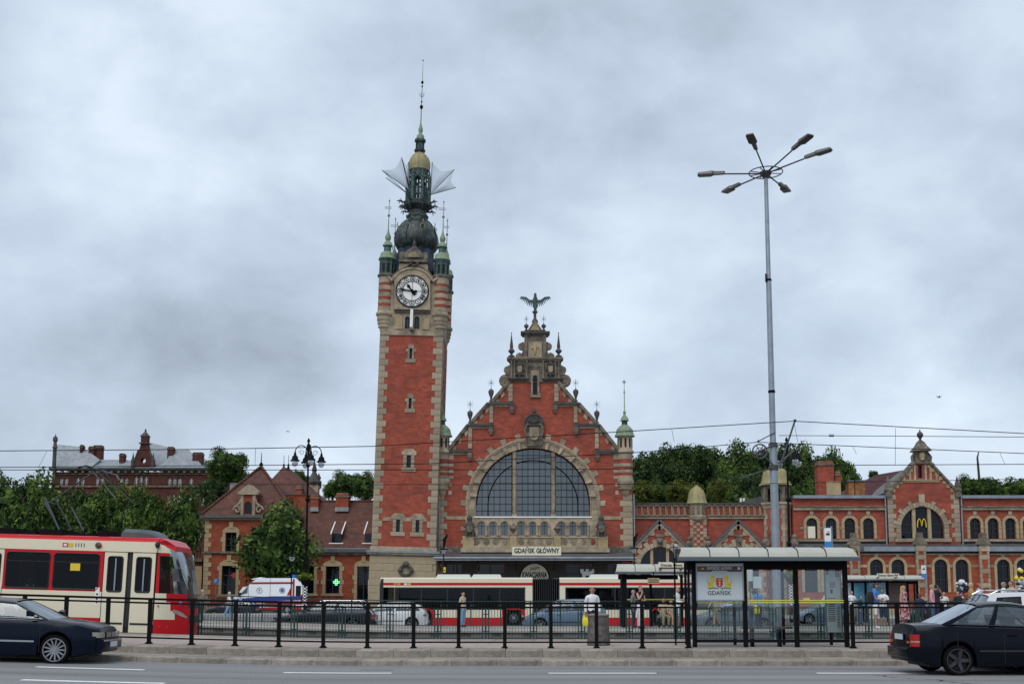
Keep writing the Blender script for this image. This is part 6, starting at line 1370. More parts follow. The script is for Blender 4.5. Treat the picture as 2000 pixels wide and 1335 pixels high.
# the round street tree in front of the pavilion
ptree(545,982,73,84,'round dense green tree in front of the corner pavilion','leaf_green',group='street trees',rzpx=86)
G = 'row of street trees behind the tram'
for i,(px,pt,Y,r,k,lab) in enumerate((
 (8,915,66,62,'leaf_green','tree at the far left edge behind the tram'),(48,928,72,50,'leaf_dark','dark tree second from the left edge behind the tram'),
 (98,925,69,55,'leaf_green','tree behind the tram roof below the corner spire'),(150,944,74,45,'leaf_dark','dark tree behind the tram pantograph'),
 (185,940,68,48,'leaf_green','tree behind the pantograph arm'),(228,932,71,48,'leaf_olive','tree with yellowish top behind the rear tram roof box'),
 (268,948,67,44,'leaf_green','tree left of the tram roof cowl'),(312,952,70,46,'leaf_olive','yellow-green tree behind the tram roof cowl'),
 (355,955,68,44,'leaf_green','rightmost tree of the row beside the pavilion'))):
 ptree(px,pt,Y,r*1.12,lab,k,group=G,rzpx=r*1.75,tr=.15)
for (px,pt,Y,r,k,lab) in ((20,1000,78,45,'leaf_dark','low dark tree at the left edge under the taller trees'),(120,1000,79,48,'leaf_dark','low dark tree behind the tram pantograph base'),(205,1005,80,45,'leaf_dark','low dark tree under the office building windows'),(290,1010,80,38,'leaf_dark','low dark tree behind the tram cowl')):
 ptree(px,pt,Y,r*1.2,lab,k,group='low trees behind the tram',rzpx=r*1.7)
for (px,pt,Y,r,k,lab) in (
 (448,873,108,40,'leaf_green','tall tree behind the pavilion roof, left of its tip'),(430,925,112,40,'leaf_dark','dark tree left of the pavilion roof'),(478,920,116,30,'leaf_green','tree just left of the pavilion finial'),
 (583,915,112,16,'leaf_green','small tree crown between the two hipped roofs'),(600,925,118,24,'leaf_dark','dark tree behind the ornate street lamp'),(650,934,116,22,'leaf_green','lower tree right of the stone turret'),
 (680,917,114,32,'leaf_green','tree above the low wing roof'),(716,921,112,28,'leaf_green','tree against the left edge of the clock tower')):
 ptree(px,pt,Y,r,lab,k,group='trees behind the left wing')
G = 'trees on the hill behind the arcade'
hill_t = [(1238,882,120,34,'leaf_dark','dark hill tree beside the right hall turret'),(1272,880,126,34,'leaf_dark','dark hill tree above the first porch'),(1318,861,122,36,'leaf_dark','tall hill tree left of the small gilded dome'),
 (1356,858,124,34,'leaf_dark','tallest hill tree above the small gilded dome'),(1398,872,126,40,'leaf_dark','hill tree right of the small gilded dome'),(1440,862,120,44,'leaf_green','hill tree left of the tall lamp mast'),
 (1478,868,124,40,'leaf_dark','hill tree behind the pulley wheel'),(1530,868,122,42,'leaf_dark','hill tree directly behind the lamp mast'),(1566,868,124,38,'leaf_green','hill tree right of the turret dome'),
 (1600,884,120,30,'leaf_dark','hill tree behind the brick chimney'),(1632,874,118,40,'leaf_green','hill tree above the brick chimney'),(1652,905,114,26,'leaf_green','hill tree sloping down to the wing roof'),
 (1420,918,112,40,'leaf_dark','low dark hill tree above the second porch'),(1470,925,110,38,'leaf_dark','low dark hill tree left of the turret dome'),(1590,935,108,32,'leaf_green','low green hill tree left of the chimney')]
for q in hill_t: ptree(q[0],q[1],q[2],q[3]*1.1,q[5],q[4],group=G,rzpx=q[3]*1.55)
G = 'lighter bushy trees just behind the arcade roof'
for (px,pt,Y,r,k,lab) in ((1252,938,100,30,'leaf_olive','olive bushy tree behind the arcade beside the hall turret'),(1292,934,101,30,'leaf_green','green bushy tree behind the arcade above the first porch'),(1330,936,99,26,'leaf_olive','olive bushy tree left of the small gilded dome'),(1352,938,102,22,'leaf_olive','yellowish bushy tree behind the small gilded dome'),
 (1405,932,100,22,'leaf_olive','olive bushy tree right of the small gilded dome'),(1425,960,99,18,'leaf_green','small green bushy tree right of the small gilded dome'),(1560,945,100,20,'leaf_green','green bushy tree right of the turret dome')):
 ptree(px,pt,Y,r,lab,k,group=G)
G = 'trees behind the right wing'
for (px,pt,Y,r,k,lab) in ((1898,925,112,30,'leaf_green','tree right of the bay pinnacle, under the bare trunk'),(1935,928,114,34,'leaf_dark','dark tree behind the right wing parapet'),(1975,930,112,34,'leaf_green','green tree near the right edge behind the parapet'),(2012,932,114,34,'leaf_dark','dark tree cut by the right edge'),(1705,918,116,10,'leaf_dark','tiny tree tip above the dark tile roof')):
 ptree(px,pt,Y,r,lab,k,group=G)
b = MB('bark'); b.tube([(PX(1912,147,925),147,PZ(935,147)),(PX(1910,147,905),147,PZ(905,147)),(PX(1909,147,895),147,PZ(893,147)),(PX(1911.5,147,883),147,PZ(882,147))],[.16,.14,.12,.06],6); tag(b.build('bare_trunk',smooth=60),'bare dead tree trunk rising above the trees at the right','dead tree')
# ------------------------------------------------------------------ railings and fences
def railing(name,label,Y,posts,zb,ztop,zmid,zlow,group,pw=.045,mtl='iron_black',x_ends=None,thick=.028):
 t = thing(name,(posts[0],Y,zb+gz(posts[0])),label,'railing',group)
 m = MB(mtl); m.box(-pw,pw,-pw*.8,pw*.8,0,ztop-zb-.02); m.box(-pw*1.9,pw*1.9,-.07,.07,0,.02); m.box(-pw*1.4,pw*1.4,-.05,.05,.02,.045); me = m.mesh('post')
 for x in posts: piece('post',me,(x,Y,zb+gz(x)),t)
 xa,xb = x_ends or (posts[0],posts[-1]); xs = [xa+(xb-xa)*i/40 for i in range(41)]
 for z,r in ((ztop,thick),(zmid,thick*.8),(zlow,thick*.7)):
  if z is None: continue
  b = MB(mtl); b.loft([[(x,Y-r,z+gz(x)-r),(x,Y+r,z+gz(x)-r),(x,Y+r,z+gz(x)+r),(x,Y-r,z+gz(x)+r)] for x in xs]); b.build('rail',t)
 return t
YN = 28.45
pp = [PX(q,YN,1220) for q in (210,292,375,460,545,632,718,808,896,986,1076,1165,1254,1344)]
d = pp[1]-pp[0]; pp = [pp[0]-d*k for k in range(6,0,-1)] + pp
railing('platform_railing','black steel railing on the kerb blocks left of the big shelter',YN,pp,.285,1.39,1.29,.43,'black railings along the near platform')
pp = [PX(1665+88*k,YN,1220) for k in range(14)]
railing('platform_railing','black steel railing on the kerb blocks right of the big shelter',YN,pp,.285,1.39,1.29,.43,'black railings along the near platform')
# mesh fence between the two tracks
YM = 40; mt_ = thing('mesh_fence',(0,YM,0),'dark green barred fence panels standing between the two tram tracks','fence')
sp = PX(949,YM)-PX(856,YM); xm = PX(856,YM)-sp*13; mb = MB('fence_green')
pn = MB('fence_green'); pw = sp-.22; z0,z1 = .12,1.2
for s in (0,1): pn.box(s*pw-.022,s*pw+.022,-.015,.015,z0-.12,z1)
pn.box(0,pw,-.015,.015,z1-.025,z1+.015); pn.box(0,pw,-.015,.015,z0,z0+.03); nb = int(pw/.112)
for i in range(1,nb+1): pn.box(i*pw/(nb+1)-.006,i*pw/(nb+1)+.006,-.006,.006,z0,z1)
mpn = pn.mesh('panel'); ps = MB('fence_green'); ps.box(-.03,.03,-.03,.03,-.1,1.22); [ps.box(-.13,.13,-.012,.012,q,q+.03) for q in (.95,.35)]; mps = ps.mesh('post')
k = 0
while xm < 26:
 piece('post',mps,(xm,YM,gz(xm)),mt_)
 piece('panel',mpn,(xm+.11,YM,gz(xm+.8)),mt_); xm += sp
# far railing on the back of the far platform
YB = 51.867; s_ = PX(978,YB)-PX(920,YB)
railing('far_platform_railing','thin dark railing along the back of the far tram platform',YB,[PX(920,YB)-s_*17+s_*i for i in range(36)],.285,1.40,None,.30,None,pw=.03,mtl='fence_green',thick=.022)
rb = MB('fence_green'); xq = PX(920,YB)-s_*17
while xq < PX(920,YB)+s_*18: rb.box(xq-.006,xq+.006,YB-.006,YB+.006,.3+gz(xq),1.38+gz(xq)); xq += .145
rb.build('bar',[o for o in bpy.data.objects if o.name == 'far_platform_railing'][0],kind='stuff')

# ------------------------------------------------------------------ shelters
mat('shelter_roof',(0.42,0.42,0.36),0.4,var=0.1)
mat('shelter_black',(0.004,0.0045,0.006),0.6,0.0,spec=.12)
mat('gutter_grey',(0.10,0.125,0.14),0.35,0.4)
mat('yellow_tape',(0.75,0.66,0.08),0.6)
mat('poster_white',(0.52,0.58,0.60),0.4)
mat('poster_brown',(0.10,0.055,0.05),0.5)
mat('poster_sky',(0.10,0.36,0.50),0.4,var=0.5,vscale=1.1)
mat('poster_pink',(0.36,0.06,0.12),0.5)
mat('crest_red',(0.48,0.03,0.04),0.5); mat('crest_gold',(0.60,0.48,0.05),0.5); mat('crest_green',(0.15,0.28,0.05),0.6)
mat('ink_grey',(0.06,0.07,0.085),0.7); mat('white_print',(0.75,0.75,0.75),0.6)
mat('blue_sign',(0.03,0.22,0.55),0.4); mat('bench_wood',(0.22,0.19,0.15),0.8,var=.2)
def shelter(label,Y,zb,xL,xR,prof,splits,posts,yb,dp,posth,pwid=.052,group='tram and bus shelters'):
 t = thing('tram_shelter',((xL+xR)/2,Y,zb),label,'shelter',group)
 xs = [xL]+list(splits)+[xR]
 for a,c in zip(xs,xs[1:]):
  g = .012; la = .12 if a == xL else 0; lc = .12 if c == xR else 0; b = MB('shelter_roof'); n = len(prof)
  up = [[(x,y,z),(x,y+.02,z-.03)] for x,(y,z) in [(0,q) for q in prof]]
  vs = [];
  for i,(y,z) in enumerate(prof):
   f = i/(n-1); x0_,x1_ = a+g+la*f*1.5,c-g-lc*f*1.5; vs += [(x0_,y,z),(x1_,y,z),(x1_,y+.01,z-.04),(x0_,y+.01,z-.04)]
  b.loft([vs[i*4:i*4+4] for i in range(n)]); b.build('roof_panel',t)
 y0,z0 = prof[0]; b = MB('gutter_grey'); b.box(xL-.03,xR+.03,y0-.1,y0+.06,z0-.11,z0-.02); b.m('shelter_black'); b.box(xL+.1,xR-.1,y0+.06,y0+dp+.5,z0-.1,z0-.05)
 for a in xs: b.tube([(a,y+.005,z+.012) for y,z in prof],.012,4)
 b.build('gutter',t)
 b = MB('shelter_black'); b.box(xL+.25,xR-.25,yb-.05,yb+.05,z0-.32,z0-.11); b.build('beam',t)
 for x in posts:
  b = MB('shelter_black'); b.box(x-pwid,x+pwid,yb-.06,yb+.06,zb,z0-.1); b.build('post',t); b = MB('shelter_black'); b.box(x-pwid*.7,x+pwid*.7,yb+dp-.06,yb+dp,zb,z0-.1); b.build('post',t)
 return t
S1 = 29; sx = lambda px,py=1180: PX(px,S1,py); sz = lambda py: PZ(py,S1)
zr = PZ(1086,28.55)
posts = [sx(1356),sx(1455),sx(1555),sx(1652)]
sh1 = shelter('large near tram shelter with city crest poster and cream roof panels',S1,.285,PX(1325,28.55,1088),PX(1675,28.55,1088),[(28.5,zr),(28.54,zr+.10),(28.65,zr+.18),(29,zr+.25),(29.85,zr+.28),(30.95,zr+.2)],[PX(q,28.55,1080) for q in (1386,1443,1500,1558,1613)],posts,S1,1.5,0)
b = MB('shelter_black'); b.box(sx(1360),sx(1652),S1-.03,S1+.03,.40,.48); b.box(sx(1344),sx(1348),S1,S1+.06,.285,zr-.1); b.build('rail',sh1)
for a,c in zip(posts,posts[1:]): g = MB('clear_glass'); g.box(a+.08,c-.08,S1-.01,S1+.0,.5,zr-.35); g.build('glass_pane',sh1)
g = MB('clear_glass'); g.box(posts[0]-.01,posts[0],S1+.1,S1+1.4,.5,zr-.35); g.build('glass_pane',sh1); g = MB('clear_glass'); g.box(posts[-1]-.01,posts[-1],S1+.1,S1+1.4,.5,zr-.35); g.build('glass_pane',sh1)
for z in (1171.5,1175.5): b = MB('yellow_tape'); b.box(sx(1360),sx(1650),S1-.018,S1-.012,sz(z)-.013,sz(z)+.013); b.build('tape_stripe',sh1)
b = MB('bench_wood'); b.box(sx(1456),sx(1552),S1+.25,S1+.62,.74,.79); bn = b.build('bench',sh1)
b = MB('shelter_black'); [b.box(q-.03,q+.03,S1+.3,S1+.56,.285,.74) for q in (sx(1474),sx(1528))]; b.build('leg',bn)
# city crest poster
px0,px1,pz0,pz1 = sx(1361.5),sx(1450),sz(1170),sz(1101.5); yp = S1-.05
pt = thing('poster_panel',((px0+px1)/2,yp,pz0),'framed pale GDAŃSK poster with red and gold city crest in the near shelter','poster')
b = MB('galvanised'); b.wall([(px0-.03,pz0-.03),(px1+.03,pz0-.03),(px1+.03,pz1+.03),(px0-.03,pz1+.03)],[[(px0,pz0),(px1,pz0),(px1,pz1),(px0,pz1)]],yp-.045,yp+.02); b.build('frame',pt)
b = MB('poster_white'); b.box(px0,px1,yp-.03,yp,pz0,pz1); b.build('poster',pt)
b = MB('poster_brown'); b.box(px0+.01,px1-.01,yp-.036,yp-.03,sz(1115.8),sz(1105)); hd = b.build('header',pt)
b = MB('white_print'); xm_ = (px0+px1)/2; b.text('DWORZEC GŁÓWNY',xm_+.0,yp-.039,sz(1111.7),.075,w=.64,depth=.004); b.box(px1-.12,px1-.05,yp-.04,yp-.036,sz(1111.5),sz(1107)); b.box(xm_-.2,xm_+.2,yp-.04,yp-.036,sz(1115.3),sz(1114)); b.m('crest_red').box(px0+.04,px0+.10,yp-.04,yp-.036,sz(1111.5),sz(1108)); b.m('crest_gold').box(px0+.12,px0+.18,yp-.04,yp-.036,sz(1111.5),sz(1108)); b.build('lettering',pt)
b = MB('ink_grey'); b.text('GDAŃSK',xm_-.02,yp-.034,sz(1161),.105,w=.60,depth=.004); b.build('lettering',pt)
cxp,czp = sx(1405),sz(1138); b = MB('crest_red'); b.wall([(cxp-.085,czp+.13),(cxp-.085,czp-.0)] + arc(cxp,czp-.02,.085,PI,2*PI,8) + [(cxp+.085,czp+.13)],[],yp-.037,yp-.031)
b.m('white_print'); [(b.box(cxp-.008,cxp+.008,yp-.04,yp-.037,q-.028,q+.028),b.box(cxp-.028,cxp+.028,yp-.04,yp-.037,q-.008,q+.008)) for q in (czp+.015,czp-.05)]
b.m('crest_gold').box(cxp-.045,cxp+.045,yp-.04,yp-.037,czp+.07,czp+.08); [b.add([(cxp-.045+.03*i,yp-.039,czp+.08),(cxp-.015+.03*i,yp-.039,czp+.08),(cxp-.03+.03*i,yp-.039,czp+.115)],[(0,1,2)]) for i in range(3)]
for s in (-1,1):   # supporters standing either side of the shield
 q = lambda a,c: (cxp+s*a,czp+c); P2 = [[(.14,-.1),(.2,-.12),(.26,-.02),(.22,.08),(.24,.15),(.18,.2),(.12,.17),(.13,.1),(.1,.04),(.15,.0)],[(.22,-.1),(.30,-.11),(.28,.02),(.25,.0)]]
 for poly in P2:
  pl = [q(a,c) for a,c in poly]; pl = pl if s < 0 else pl; b.wall(pl,[],yp-.037,yp-.031)
 b.tube([(cxp+s*.26,yp-.035,czp-.06),(cxp+s*.31,yp-.035,czp+.04),(cxp+s*.28,yp-.035,czp+.12)],.012,4); b.m('crest_green').tube([(cxp+s*.03,yp-.035,czp-.13),(cxp+s*.15,yp-.035,czp-.12),(cxp+s*.29,yp-.035,czp-.14)],.014,4); b.m('crest_gold')
b.build('coat_of_arms',pt)
# timetable poster at the right end
tt = thing('timetable_panel',(sx(1631),S1+.2,.4),'tall white timetable poster with red print at the right end of the near shelter','poster')
b = MB('white_paint'); b.box(sx(1617),sx(1645),S1+.14,S1+.2,sz(1234),sz(1104)); b.build('board',tt)
b = MB('galvanised'); b.box(sx(1615),sx(1617),S1+.12,S1+.2,sz(1240),sz(1100)); b.box(sx(1645),sx(1647),S1+.12,S1+.2,sz(1240),sz(1100)); b.build('frame',tt)
b = MB('crest_red'); b.box(sx(1618),sx(1623),S1+.13,S1+.139,sz(1121),sz(1110)); b.m('poster_pink').box(sx(1636),sx(1644),S1+.13,S1+.139,sz(1126),sz(1104)); [b.box(sx(1624),sx(1635),S1+.13,S1+.139,sz(q),sz(q-2.2)) for q in (1138,1142,1146)]
b.m('ink_grey'); [b.box(sx(1620),sx(1634),S1+.13,S1+.139,sz(1168+q*4),sz(1166.6+q*4)) for q in range(12)]; [b.box(sx(1637),sx(1643),S1+.13,S1+.139,sz(1185+q*3),sz(1184+q*3)) for q in range(14)]; b.box(sx(1625),sx(1630),S1+.13,S1+.139,sz(1158),sz(1150)); b.build('print',tt)
# white notices hanging beside the crest poster
for a,c,t0,t1,lb in ((1460,1470,1108,1134,'small white notice hanging right of the crest poster'),(1471,1487,1125,1148,'larger white notice above the man in a blue T-shirt')):
 b = MB('poster_white'); b.box(PX(a,45.333,1120),PX(c,45.333,1120),45.333,45.363,PZ(t1,45.333),PZ(t0,45.333)); b.m('iron_grey').tube([(PX((a+c)/2,45.333),45.393,.29),(PX((a+c)/2,45.333),45.393,PZ(t0,45.333))],.03,6); tag(b.build('notice_board'),lb,'notice')
# far-left shelter on the far platform
S2 = 49.6; q2 = lambda px,py=1150: PX(px,S2,py); zr = PZ(1115,49)
sh2 = shelter('cream-roofed shelter on the far platform, left of the big shelter',S2,.285,PX(1202,49),PX(1345,49),[(49,zr),(49.06,zr+.16),(49.2,zr+.26),(49.9,zr+.34),(50.7,zr+.3)],[PX(q,49) for q in (1241,1280,1318)],[q2(1218),q2(1276),q2(1338)],50.6,.3,0,pwid=.05)
b = MB('shelter_black'); b.box(q2(1213),q2(1223),49.3,49.6,.285,zr-.1); b.build('pylon',sh2)
b = MB('yellow_tape'); b.box(PX(1224,50.5),PX(1338,50.5),50.5,50.51,PZ(1171,50.5),PZ(1168.5,50.5)); b.build('tape_stripe',sh2)
b = MB('bench_wood'); b.box(q2(1280),q2(1318),48.7,49.15,.70,.76); bn = b.build('bench',sh2); b = MB('shelter_black'); [b.box(q-.03,q+.03,48.75,49.1,.285,.7) for q in (q2(1283),q2(1315))]; b.build('leg',bn)
b = MB('cream_panel'); b.box(PX(1286.5,48.4),PX(1337,48.4),48.4,48.46,PZ(1107,48.4),PZ(1097,48.4)); b.m('poster_brown').box(PX(1287,48.4),PX(1337,48.4),48.39,48.4,PZ(1110.5,48.4),PZ(1107,48.4)); b.m('iron_black'); [b.box(PX(q,48.4)-.02,PX(q,48.4)+.02,48.42,49,PZ(1112,48.4),PZ(1107,48.4)) for q in (1292,1332)]
b.m('black_print').text('Dworzec Główny',PX(1312,48.4),48.385,PZ(1105,48.4),.115,w=.93,depth=.006); tag(b.build('stop_name_sign'),'cream Dworzec Główny stop name sign above the left far shelter','sign')
b = MB('stone_yellow'); b.box(PX(1265,48.8),PX(1288,48.8),48.8,48.84,PZ(1139,48.8),PZ(1128,48.8)); b.m('black_print'); [b.box(PX(1267,48.8),PX(1286,48.8),48.79,48.8,PZ(q,48.8),PZ(q-1.2,48.8)) for q in (1132,1136)]; b.m('iron_black').box(PX(1276.5,48.8)-.02,PX(1276.5,48.8)+.02,48.82,48.86,PZ(1128,48.8),PZ(1115,48.8)); tag(b.build('hanging_sign'),'small tan sign hanging under the left far shelter roof','sign')
# right-hand bus shelter with big posters
S3 = 77.333; q3 = lambda px: PX(px,S3,1150); zr = PZ(1130,76.833)
sh3 = shelter('distant bus shelter with blue sky posters, right of the big shelter',S3,-.1,PX(1650,76.833),PX(1806,76.833),[(76.833,zr),(76.883,zr+.12),(77.033,zr+.22),(77.833,zr+.28),(78.833,zr+.25)],[PX(q,76.833) for q in (1690,1728,1767)],[q3(1669),q3(1694.5),q3(1737),q3(1778),q3(1797)],77.9,.6,0,pwid=.07)
for a,c,mt_,lb in ((1672,1692,'poster_sky','narrow blue sky poster in the distant bus shelter'),(1697,1734,'poster_sky','wide blue sky poster behind the man with the backpack'),(1740,1775,'poster_brown','dim poster at the right end of the distant bus shelter'),(1655,1666,'poster_white','pale poster at the left end of the distant bus shelter')):
 b = MB(mt_); b.box(q3(a),q3(c),77.783,77.833,PZ(1182,S3),PZ(1137,S3)); b.m('iron_black').box(q3(a)-.04,q3(c)+.04,77.833,77.873,PZ(1183,S3),PZ(1136,S3))
 if a == 1697: b.m('white_print').text('PO GARY',q3(1718),77.773,PZ(1145,S3),.3,w=1.1,depth=.004)
 tag(b.build('advertising_poster'),lb,'poster','posters in the distant bus shelter')
b = MB('cream_panel'); b.box(PX(1713,76.333),PX(1756,76.333),76.333,76.393,PZ(1126,76.333),PZ(1119,76.333)); b.m('iron_black'); [b.box(PX(q,76.333)-.02,PX(q,76.333)+.02,76.353,76.833,PZ(1128,76.333),PZ(1126,76.333)) for q in (1717,1752)]; b.m('black_print').text('Dworzec Główny PKP',PX(1734.5,76.333),76.313,PZ(1124.5,76.333),.15,w=1.35,depth=.006); tag(b.build('stop_name_sign'),'cream stop name sign above the distant right bus shelter','sign')
def stop_sign(px,pt,pb,Y,w,zb,label,top=.62):
 x = PX(px,Y,pt); z1,z0 = PZ(pt,Y),PZ(pb,Y); t = thing('stop_sign',(x,Y,zb),label,'sign','blue and white stop signs')
 b = MB('white_paint'); zs = z0+(z1-z0)*.32; b.box(x-w/2,x+w/2,Y-.02,Y+.02,zs,z1); b.m('blue_sign').box(x-w/2,x+w/2,Y-.02,Y+.02,z0,zs); b.box(x-w/2,x+w/2,Y-.021,Y+.02,z1-.04*w,z1+.04*w); b.build('plate',t)
 zc = zs+(z1-zs)*.5; b = MB('black_print'); b.box(x-w*.28,x+w*.28,Y-.03,Y-.021,zc-.09*w,zc+.16*w); b.box(x-w*.22,x+w*.22,Y-.03,Y-.021,zc+.2*w,zc+.25*w); b.box(x-w*.1,x+w*.3,Y-.03,Y-.021,zc+.42*w,zc+.48*w); b.build('pictogram',t)
 b = MB('galvanised'); b.tube([(x+w/2+.03,Y+.03,zb),(x+w/2+.03,Y+.03,z1+.05)],.03,6); b.build('pole',t)
stop_sign(1616,1030,1069,33.6,.19,.285,'blue and white tram stop sign rising above the big shelter roof')
stop_sign(1803.5,1103,1127,75.733,.30,-.1,'blue and white bus stop sign at the right end of the distant shelter')
b = MB('white_paint'); xs_,zs_ = P(1320,1074,29.85); b.loft([[(xs_-.05,29.75,zs_-.2),(xs_-.05,29.77,zs_-.2),(xs_-.05,29.77,zs_+.17),(xs_-.05,29.75,zs_+.17)],[(xs_+.07,30.05,zs_-.2),(xs_+.07,30.07,zs_-.2),(xs_+.07,30.07,zs_+.17),(xs_+.07,30.05,zs_+.17)]])
b.m('poster_brown').box(xs_-.03,xs_+.05,29.81,29.85,zs_-.19,zs_-.15); b.m('ink_grey'); [b.box(xs_-.03,xs_+.04,29.8,29.85,zs_+q,zs_+q+.02) for q in (.08,.03,-.03)]; b.m('iron_black').tube([(xs_,30.15,.285),(xs_,30.15,zs_+.17)],.025,6); tag(b.build('line_number_sign'),'small white line number sign at the left tip of the big shelter roof','sign')
# concrete litter bin
xb_ = PX(1169,30.15,1230); zt_ = PZ(1198,30.15); bn = thing('litter_bin',(xb_,30.15,.285),'rough grey concrete litter bin on the near platform','litter bin')
mat('rough_concrete',(0.13,0.115,0.11),0.95,var=0.5,vscale=9,bump=1.0,bscale=22,dirt=(.06,.05,.05),dscale=6)
b = MB('rough_concrete'); b.lathe(xb_,30.15,[(.30,.285),(.31,.32),(.27,zt_-.12),(.275,zt_-.02),(.22,zt_)],20); b.build('body',bn,smooth=50); b = MB('concrete'); b.lathe(xb_,30.15,[(.29,zt_-.05),(.295,zt_-.01),(.2,zt_+.01),(.18,zt_-.05)],20); b.build('rim',bn)

# ------------------------------------------------------------------ tall lamp mast with six floodlights and overhead line gear
YPm = 40.533; mx_ = PX(1520,YPm,1245); mast = thing('floodlight_mast',(mx_,YPm,.0),'very tall grey steel mast carrying a ring of six street luminaires','street lamp')
mz = lambda py: PZ(py,YPm); lean = 0.0
b = MB('galvanised'); b.tube([(mx_,YPm,0),(mx_,YPm,mz(1085)),(mx_,YPm,mz(880))],[.165,.155,.14],12); b.tube([(mx_,YPm,mz(880)),(mx_,YPm,mz(545)),],[.115,.10],12); b.tube([(mx_,YPm,mz(545)),(mx_,YPm,mz(345))],[.085,.075],12)
b.lathe(mx_,YPm,[(.30,0),(.30,.04),(.2,.08),(.17,.2)],12); b.build('pole',mast,smooth=60)
b = MB('iron_black'); b.box(mx_-.14,mx_-.10,YPm-.15,YPm-.05,mz(552),mz(536)); b.lathe(mx_,YPm,[(.11,mz(549)),(.11,mz(545))],10); b.lathe(mx_,YPm,[(.13,mz(767)),(.13,mz(762))],10); b.build('clamp',mast)
zr_ = mz(338); b = MB('iron_grey'); b.lathe(mx_,YPm,[(.10,zr_-.2),(.17,zr_-.1),(.22,zr_-.02),(.22,zr_+.04),(.1,zr_+.08)],12); b.build('hub',mast)
b = MB('iron_grey'); RR = .62; b.tube([(mx_+RR*math.cos(t),YPm+RR*math.sin(t),zr_+.02) for t in [2*PI*k/32 for k in range(32)]],.02,6,closed=True); [b.tube([(mx_,YPm,zr_),(mx_+RR*math.cos(t),YPm+RR*math.sin(t),zr_+.02)],.018,5) for t in [2*PI*k/8+.2 for k in range(8)]]; b.build('ring',mast)
mat('lamp_grey',(0.10,0.10,0.095),0.4,0.2); mat('lamp_lens',(0.045,0.04,0.035),0.25)
lum = MB('lamp_grey'); L0 = 1.5
lum.loft([[(x,-w,z),(x,w,z),(x,w*.8,z+h),(x,-w*.8,z+h)] for x,w,z,h in ((L0,.05,0,.08),(L0+.05,.07,-.01,.11),(L0+.40,.075,-.01,.12),(L0+.5,.16,-.01,.12),(L0+.98,.15,-.01,.08),(L0+1.02,.13,0,.04))])
lum.m('lamp_lens').box(L0+.5,L0+.96,-.15,.15,-.03,-.005); lum_m = lum.mesh('luminaire'); arm = MB('iron_grey'); arm.tube([(.05,0,-.02),(L0,0,.05)],.028,6); arm_m = arm.mesh('arm')
# bearing of each luminaire as seen from below: three towards the camera, three away
for a,tilt in ((R(-115),.2),(R(-62),.2),(R(-32),.13),(R(172),.0),(R(118),.0),(R(58),-.0)):
 piece('arm',arm_m,(mx_,YPm,zr_),mast,rot=(0,-tilt,a)); piece('luminaire',lum_m,(mx_,YPm,zr_+.05),mast,rot=(0,-tilt,a))
# pulley wheel, brackets
wx_,wz2 = P(1484,881,YPm-.1); b = MB('iron_grey'); b.tube([(wx_+.26*math.cos(t),YPm-.1,wz2+.26*math.sin(t)) for t in [2*PI*k/28 for k in range(28)]],.03,6,closed=True); b.tube([(wx_+.14*math.cos(t),YPm-.1,wz2+.14*math.sin(t)) for t in [2*PI*k/20 for k in range(20)]],.015,5,closed=True)
[b.tube([(wx_,YPm-.1,wz2),(wx_+.26*math.cos(t),YPm-.1,wz2+.26*math.sin(t))],.018,5) for t in [2*PI*k/6 for k in range(6)]]; b.ball((wx_,YPm-.1,wz2),.07,8); b.build('tension_wheel',mast)
b = MB('iron_grey'); W = lambda px,py: (P(px,py,YPm)[0],YPm-.12,P(px,py,YPm)[1])
b.tube([W(1484,881),W(1513,868)],.035,5); b.tube([W(1493,893),W(1513,912)],.03,5); b.tube([W(1521,915),W(1551,822)],.035,6); b.tube([W(1518,905),W(1548,882)],.03,5); b.tube([W(1521,909),W(1547,880)],.03,5); b.tube([W(1510,913),W(1442,935)],.03,5); b.tube([W(1452,931),W(1466,938)],.022,5)
b.tube([W(1512,845),W(1480,862)],.02,5); b.lathe(mx_,YPm,[(.17,mz(918)),(.17,mz(908))],12); b.lathe(mx_,YPm,[(.17,mz(872)),(.17,mz(866))],12); b.ball(W(1551,822),.06,6); b.ball(W(1480,862),.05,6); b.build('bracket',mast)
# overhead wires
def wire(pts,Y,r,label,sag=True):
 P3 = [Vector((P(a,c,Y)[0],Y,P(a,c,Y)[1])) for a,c in pts]; out = []
 for i in range(len(P3)-1):
  n = 14
  for k in range(n): out.append(P3[i].lerp(P3[i+1],k/n))
 out.append(P3[-1]); b = MB('iron_black'); b.tube(out,r,4); tag(b.build('overhead_wire'),label,'wire','overhead tram wires'); return b
wire([(-400,884),(0,880),(380,877),(728,871),(1240,841),(1549,822)],30.2,.011,'upper carrier wire left of the lamp mast')
wire([(1552,822),(2000,846),(2400,868)],30.2,.011,'upper carrier wire right of the lamp mast')
wire([(-400,914),(0,912),(500,908),(840,905),(1260,882),(1480,863)],30.0,.010,'second carrier wire falling away left of the mast')
wire([(1480,863),(2000,885),(2400,902)],30.0,.010,'second carrier wire right of the pulley wheel')
wire([(-400,917),(0,917),(840,917),(1480,914)],28.0,.009,'level contact wire crossing the hall window')
wire([(-400,944),(728,946),(1480,944),(2000,935)],31.6,.008,'lowest contact wire behind the clock tower base')
wire([(1521,850),(1740,851),(2000,853),(2400,855)],28.6,.008,'thin level wire with an insulator right of the mast')
wire([(1630,908),(2000,906),(2400,905)],27.6,.009,'level contact wire in front of the gabled bay')
hg = MB('iron_black')
for a,t0,c,t1 in ((92,879,87,914),(499,876,505,907),(1312,838,1313,862),(1749,836,1739,907),(1666,872,1664,886),(1953,884,1950,906),(1551,825,1551,863)): hg.tube([(P(a,t0,40)[0],40,P(a,t0,40)[1]),(P(c,t1,40)[0],39.467,P(c,t1,39.467)[1])],.007,4)
